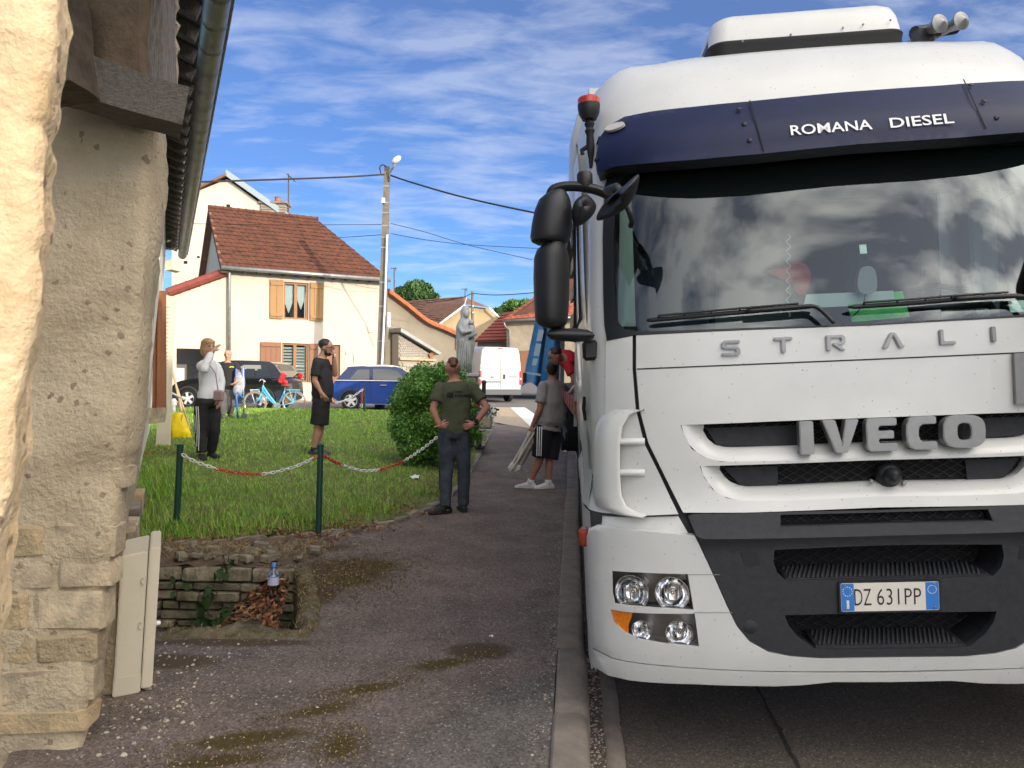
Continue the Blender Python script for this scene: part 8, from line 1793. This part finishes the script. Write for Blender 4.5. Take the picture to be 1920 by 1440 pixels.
for i in range(6500):   # moss crumbs on the asphalt
    bl = MOSS[rg.randrange(len(MOSS))]; r_, a = math.sqrt(rg.random()), rg.uniform(0, 6.28); u, v = bl[2] * r_ * math.cos(a), bl[3] * r_ * math.sin(a); c, s = math.cos(bl[4]), math.sin(bl[4]); x, y = bl[0] + u * c - v * s, bl[1] + u * s + v * c
    if pin((x, y), PIT): continue
    leaf(V((x, y, pave_z(x, y) + .003)), rg.uniform(.003, .008), rg.choice((3, 3, 3, 2, 2, 4)), .8)
o = b.build('dead_leaves', M_LF, None, kind='stuff'); o['label'] = 'dry brown leaves and moss crumbs around the pit and edging'
pts = []
for i in range(700):
    x, y = rg.uniform(-2.6, .2), rg.uniform(2.4, 9)
    if pin((x, y), LAWN) or pin((x, y), PIT) or rg.random() < .5 and x > -.6: continue
    L = rg.uniform(.02, .07); az = rg.uniform(0, 6.28); pts.append((V((x, y, max(pave_z(x, y), 0) + .005)), .004, .0012, L, az, 3))
for i in range(900):
    x, y = rg.gauss(-2.4, .5), rg.gauss(6.6, .16); L = rg.uniform(.04, .12); pts.append((V((x, y, .06)), rg.uniform(.005, .04), .0018, L, rg.uniform(0, 6.28), 3))
o = blades('straw', pts, M_GR); o['label'] = 'scattered dry straw on the pavement'
# gravel: small grit as one mass, larger pale stones singly
b = MB()
def chip(p, s, m):
    q = [V((rg.uniform(.6, 1) * math.cos(a), rg.uniform(.6, 1) * math.sin(a), 0)) * s for a in (0, 1.3, 2.5, 3.8, 5)]; t_ = V((rg.uniform(-.2, .2), rg.uniform(-.2, .2), rg.uniform(.35, .7))) * s
    b.add([p + x for x in q] + [p + x * .55 + t_ for x in q], [(0, 1, 6, 5), (1, 2, 7, 6), (2, 3, 8, 7), (3, 4, 9, 8), (4, 0, 5, 9), (5, 6, 7, 8, 9)], m)
M_PEB = [mat('pebble_cream', (.50, .44, .33), .85, var=.3, vscale=30), mat('pebble_grey', (.26, .235, .215), .9), mat('pebble_pink', (.24, .18, .165), .9), mat('pebble_dark', (.07, .06, .057), .9)]
for i in range(7500):
    y = 2.2 + 7.5 * rg.random() ** 2.0; x = rg.uniform(-2.6, kerb_x(y) - .01)
    if pin((x, y), LAWN) or pin((x, y), PIT) or (F0 + FD * ((y - 3.2) / FD.y)).x + .05 > x: continue
    chip(V((x, y, pave_z(x, y) - .001)), rg.uniform(.004, .0085), rg.choice((1, 1, 2, 2, 3, 3, 3)))
for i in range(420):
    x, y = rg.gauss(-1.75, .28), rg.gauss(3.75, .42)
    if pin((x, y), PIT) or x < -2.3: continue
    chip(V((x, y, pave_z(x, y))), rg.choice((.003, .004, .005, .006, .010)), 0)
for i in range(1600):
    y = rg.uniform(2.2, 6); x = kerb_x(y) + .17 + rg.random() * .14; chip(V((x, y, G(0, y) - .115)), rg.uniform(.004, .010), rg.choice((0, 1, 1, 2, 3)))
for i in range(500):
    y = rg.uniform(3, 9); x = kerb_x(y) - abs(rg.gauss(0, .06)); chip(V((x, y, pave_z(x, y))), rg.uniform(.004, .009), rg.choice((0, 1, 1, 2)))
o = b.build('grit', M_PEB, None, kind='stuff'); o['label'] = 'loose grit scattered over the pavement'
PEBS = [(278, 1292, 9), (296, 1262, 7), (273, 1327, 7), (335, 1325, 8), (312, 1352, 10), (270, 1367, 9), (199, 1376, 9), (250, 1395, 7), (360, 1357, 6), (343, 1355, 7), (340, 1262, 5), (232, 1416, 9), (185, 1417, 8), (325, 1330, 5), (332, 1263, 5), (208, 1365, 5), (281, 1310, 5), (285, 1387, 5), (344, 1337, 4), (395, 1232, 5), (385, 1225, 4), (362, 1247, 6), (365, 1238, 5), (310, 1225, 6), (318, 1232, 5), (328, 1223, 5), (300, 1230, 7)]
import itertools
for (x, y, s) in PEBS:
    p = gp(x, y); b = MB(); chip(p, s * .0022, 0); tag(b.build('pebble', [M_PEB[0]], None), 'pale limestone pebble lying near the meter box', 'pebble', 'pale pebbles near the meter box')
# ---- weeds in the pit wall (leafy plants)
M_IVY = mat('weed_leaf', (.045, .10, .03), .55, var=.3, vscale=20)
def weed(lab, x, y, n, s, sprd):
    c = pix(x, y, 6.08); t = thing('weed', lab, 'plant', c, 'weeds in the pit wall'); b = MB(); b.tube([c + V((0, .08, -.05)), c, c + V((.02, -.05, .05))], .004, 5); b.build('stem', M_IVY, t)
    for i in range(n):
        p = c + V((rg.gauss(0, sprd), rg.uniform(-.10, -.02), rg.gauss(0, sprd * .6))); d = V((rg.gauss(0, .6), -.6, rg.gauss(.2, .5))).normalized(); e = d.cross(V((0, 0, 1))).normalized(); u = e.cross(d)
        L = s * rg.uniform(.6, 1.2); q = [(-1, 0), (-.5, .75), (-.15, .55), (.25, .8), (.5, .45), (1.05, 0), (.5, -.45), (.25, -.8), (-.15, -.55), (-.5, -.75)]
        MB().add([p + e * (a[1] * L * .6) - V((0, 0, 1)) * (a[0] * L * .6) + d * (.12 * L * (1 - abs(a[1]))) for a in q], [tuple(range(10))]).build('leaf', M_IVY, t)
weed('big leafed green weed low in the pit wall', 385, 1145, 12, .085, .11); weed('green weed with broad leaves beside the middle of the pit wall', 420, 1160, 9, .085, .08); weed('small green weed high in the pit wall', 415, 1075, 6, .07, .05); weed('green weed hanging beneath the upper stones of the pit wall', 400, 1105, 5, .065, .05); weed('thin green weed at the left of the pit wall', 345, 1095, 5, .05, .05); weed('light weed on top of the pit wall', 428, 1052, 6, .04, .05)
# ---- trees and shrubs
def foliage(name, m, par, clumps, n, s, rgn, shape=None):
    b = MB(); tot = sum(c[1] ** 2 for c in clumps)
    for c, r, sq in clumps:
        for i in range(int(n * r * r / tot)):
            d = V((rgn.gauss(0, 1), rgn.gauss(0, 1), rgn.gauss(0, 1))).normalized(); rr_ = r * (1 - .35 * rgn.random() ** 2) * (1 + .22 * fbm(d * 2.2 + c, 3)); p = c + V((d.x * rr_, d.y * rr_, d.z * rr_ * sq))
            nrm = (d + V((rgn.gauss(0, .6), rgn.gauss(0, .6), rgn.gauss(0, .6)))).normalized(); e = nrm.orthogonal().normalized(); e = (Matrix.Rotation(rgn.uniform(0, 6.28), 3, nrm) @ e) * s * rgn.uniform(.6, 1.3); u = nrm.cross(e) * .5
            b.add([p - e, p + u * .9 + nrm * s * .1, p + e, p - u * .9 + nrm * s * .1], [(0, 1, 2, 3)], rgn.randrange(len(m)))
    return b.build(name, m, par, kind='stuff')
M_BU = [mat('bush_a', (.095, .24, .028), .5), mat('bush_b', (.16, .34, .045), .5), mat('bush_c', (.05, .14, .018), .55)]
r2 = random.Random(5); bc = pix(812, 775, 12.0); zg = GL(bc.x, bc.y); bs = thing('hedge_bush', 'dense rounded green hedge bush in the middle of the lawn edge', 'bush', V((bc.x, bc.y, zg)))
cl = []
for yy in range(6):
    for xx in range(6):
        x, y_ = 760 + xx * 22 + r2.uniform(-7, 7), 708 + yy * 27 + r2.uniform(-7, 7)
        if (xx in (0, 5) and yy in (0, 5)): continue
        cl.append((pix(x, y_, 12.0 + r2.uniform(-.35, .35)), r2.uniform(.20, .28), .95))
foliage('foliage', M_BU, bs, cl, 26000, .026, r2)
b = MB(); 
for i in range(60):
    x = r2.uniform(748, 885); p = pix(x, r2.uniform(690, 712), 12 + r2.uniform(-.3, .3)); tp_ = p + V((r2.uniform(-.08, .08), r2.uniform(-.05, .05), r2.uniform(.06, .17)))
    for k_ in range(7):
        q = p.lerp(tp_, k_ / 6); d = V((r2.gauss(0, 1), r2.gauss(0, 1), .8)).normalized() * .035; e = d.cross(V((0, 0, 1))).normalized() * .011; b.add([q, q + d * .5 + e, q + d, q + d * .5 - e], [(0, 1, 2, 3)])
b.build('shoots', M_BU[1], bs, kind='stuff')
b = MB(); 
for i in range(5): q = bc + V((r2.uniform(-.4, .4), r2.uniform(-.2, .2), 0)); b.tube([V((q.x, q.y, zg)), V((q.x + r2.uniform(-.1, .1), q.y, zg + .8))], [.03, .012], 6)
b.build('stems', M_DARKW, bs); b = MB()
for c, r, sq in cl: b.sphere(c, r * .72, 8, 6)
b.build('inner_shade_spheres', M_BU[2], bs)  # solid dark green spheres stand in for the shade deep in the bush
M_TRE = [mat('tree_a', (.035, .085, .018), .6), mat('tree_b', (.055, .12, .025), .6), mat('tree_c', (.022, .06, .013), .6)]; M_TRL = [mat('treel_a', (.06, .15, .03), .6), mat('treel_b', (.09, .20, .04), .6)]
def tree(lab, spots, d, base, leafm, n, s, r_):
    c0 = pix(*base, d); t = thing('broadleaf_tree', lab, 'tree', V((c0.x, c0.y, .6))); b = MB(); top = pix(spots[0][0], spots[0][1], d); b.tube([V((c0.x, c0.y, .6)), V((c0.x, c0.y, .6)).lerp(top, .6), top], [.35, .25, .08], 8)
    for x, y_, r in spots: b.tube([V((c0.x, c0.y, .6)).lerp(top, .6), pix(x, y_, d)], [.12, .04], 6)
    b.build('trunk', M_DARKW, t); foliage('crown', leafm, t, [(pix(x, y_, d + r2.uniform(-1, 1)), r / FPX * d, .95) for x, y_, r in spots], n, s, r2)
tree('round dark green tree above the brown roof behind the barn', [(778, 548, 20), (762, 552, 16), (795, 552, 18), (808, 560, 12), (785, 538, 13), (770, 540, 11), (752, 560, 11), (800, 543, 10), (815, 557, 6), (748, 546, 7)], 62, (783, 640), M_TRE, 4200, .30, r2)
tree('light green tree above the maroon roof near the truck mirror', [(955, 582, 16), (970, 577, 12), (942, 588, 10), (985, 572, 10), (960, 571, 8), (932, 582, 4)], 60, (958, 650), M_TRL, 2600, .28, r2)
# ---- crumbled stones and clods on the bank between pit and lawn edging, moss tufts on the rim
for i in range(26):
    x, y = rg.uniform(-3.1, -1.45), rg.uniform(6.22, 6.75); sx = rg.uniform(.04, .13); put_stone(rw, (x, y, .035 + .03 * rg.random()), (rg.uniform(-1, 1), rg.uniform(-.4, .4), 0), (0, 0, 1), sx, sx * .7, sx * .5, M_DAMP + [M_EDGE[1]], .3)
pts = []
for i in range(900):
    f = rg.random(); x, y = (lerp(-2.5, -1.2, f), 4.62 + rg.gauss(0, .06)) if rg.random() < .45 else (lerp(-1.22, -1.68, f) + rg.gauss(0, .05), lerp(4.68, 6.2, f)); h = rg.uniform(.008, .03); pts.append((V((x, y, .012)), h, .002, h * 1.2, rg.uniform(0, 6.28), rg.choice((0, 1, 2))))
o = blades('rim_moss', pts, [mat('moss_olive', (.13, .10, .018), .9), mat('moss_rust', (.17, .09, .035), .9), M_GR[3]]); o['label'] = 'mossy tufts along the pit rim'

# ---- old crack in the road surface in front of the truck
cp = [gp(x, y, -.08) for x, y in ((1405, 1262), (1422, 1295), (1440, 1330), (1458, 1362), (1480, 1405), (1505, 1450), (1530, 1500))]
rr = []
for i, p in enumerate(spline(cp, 6)):
    d = p.x - kerb_x(p.y) - .17; z = G(0, p.y) - .135 + .056 * min(d, 3.4) + .009; wv = .006 + .004 * fbm((i * .6, 0, 0), 3); ox = .012 * fbm((i * .5, 5, 0), 3); rr.append([V((p.x - wv + ox, p.y, z)), V((p.x + wv + ox, p.y, z))])
struct(MB().grid(rr).build('road_crack', mat('crack_tar', (.03, .028, .026), .95)))
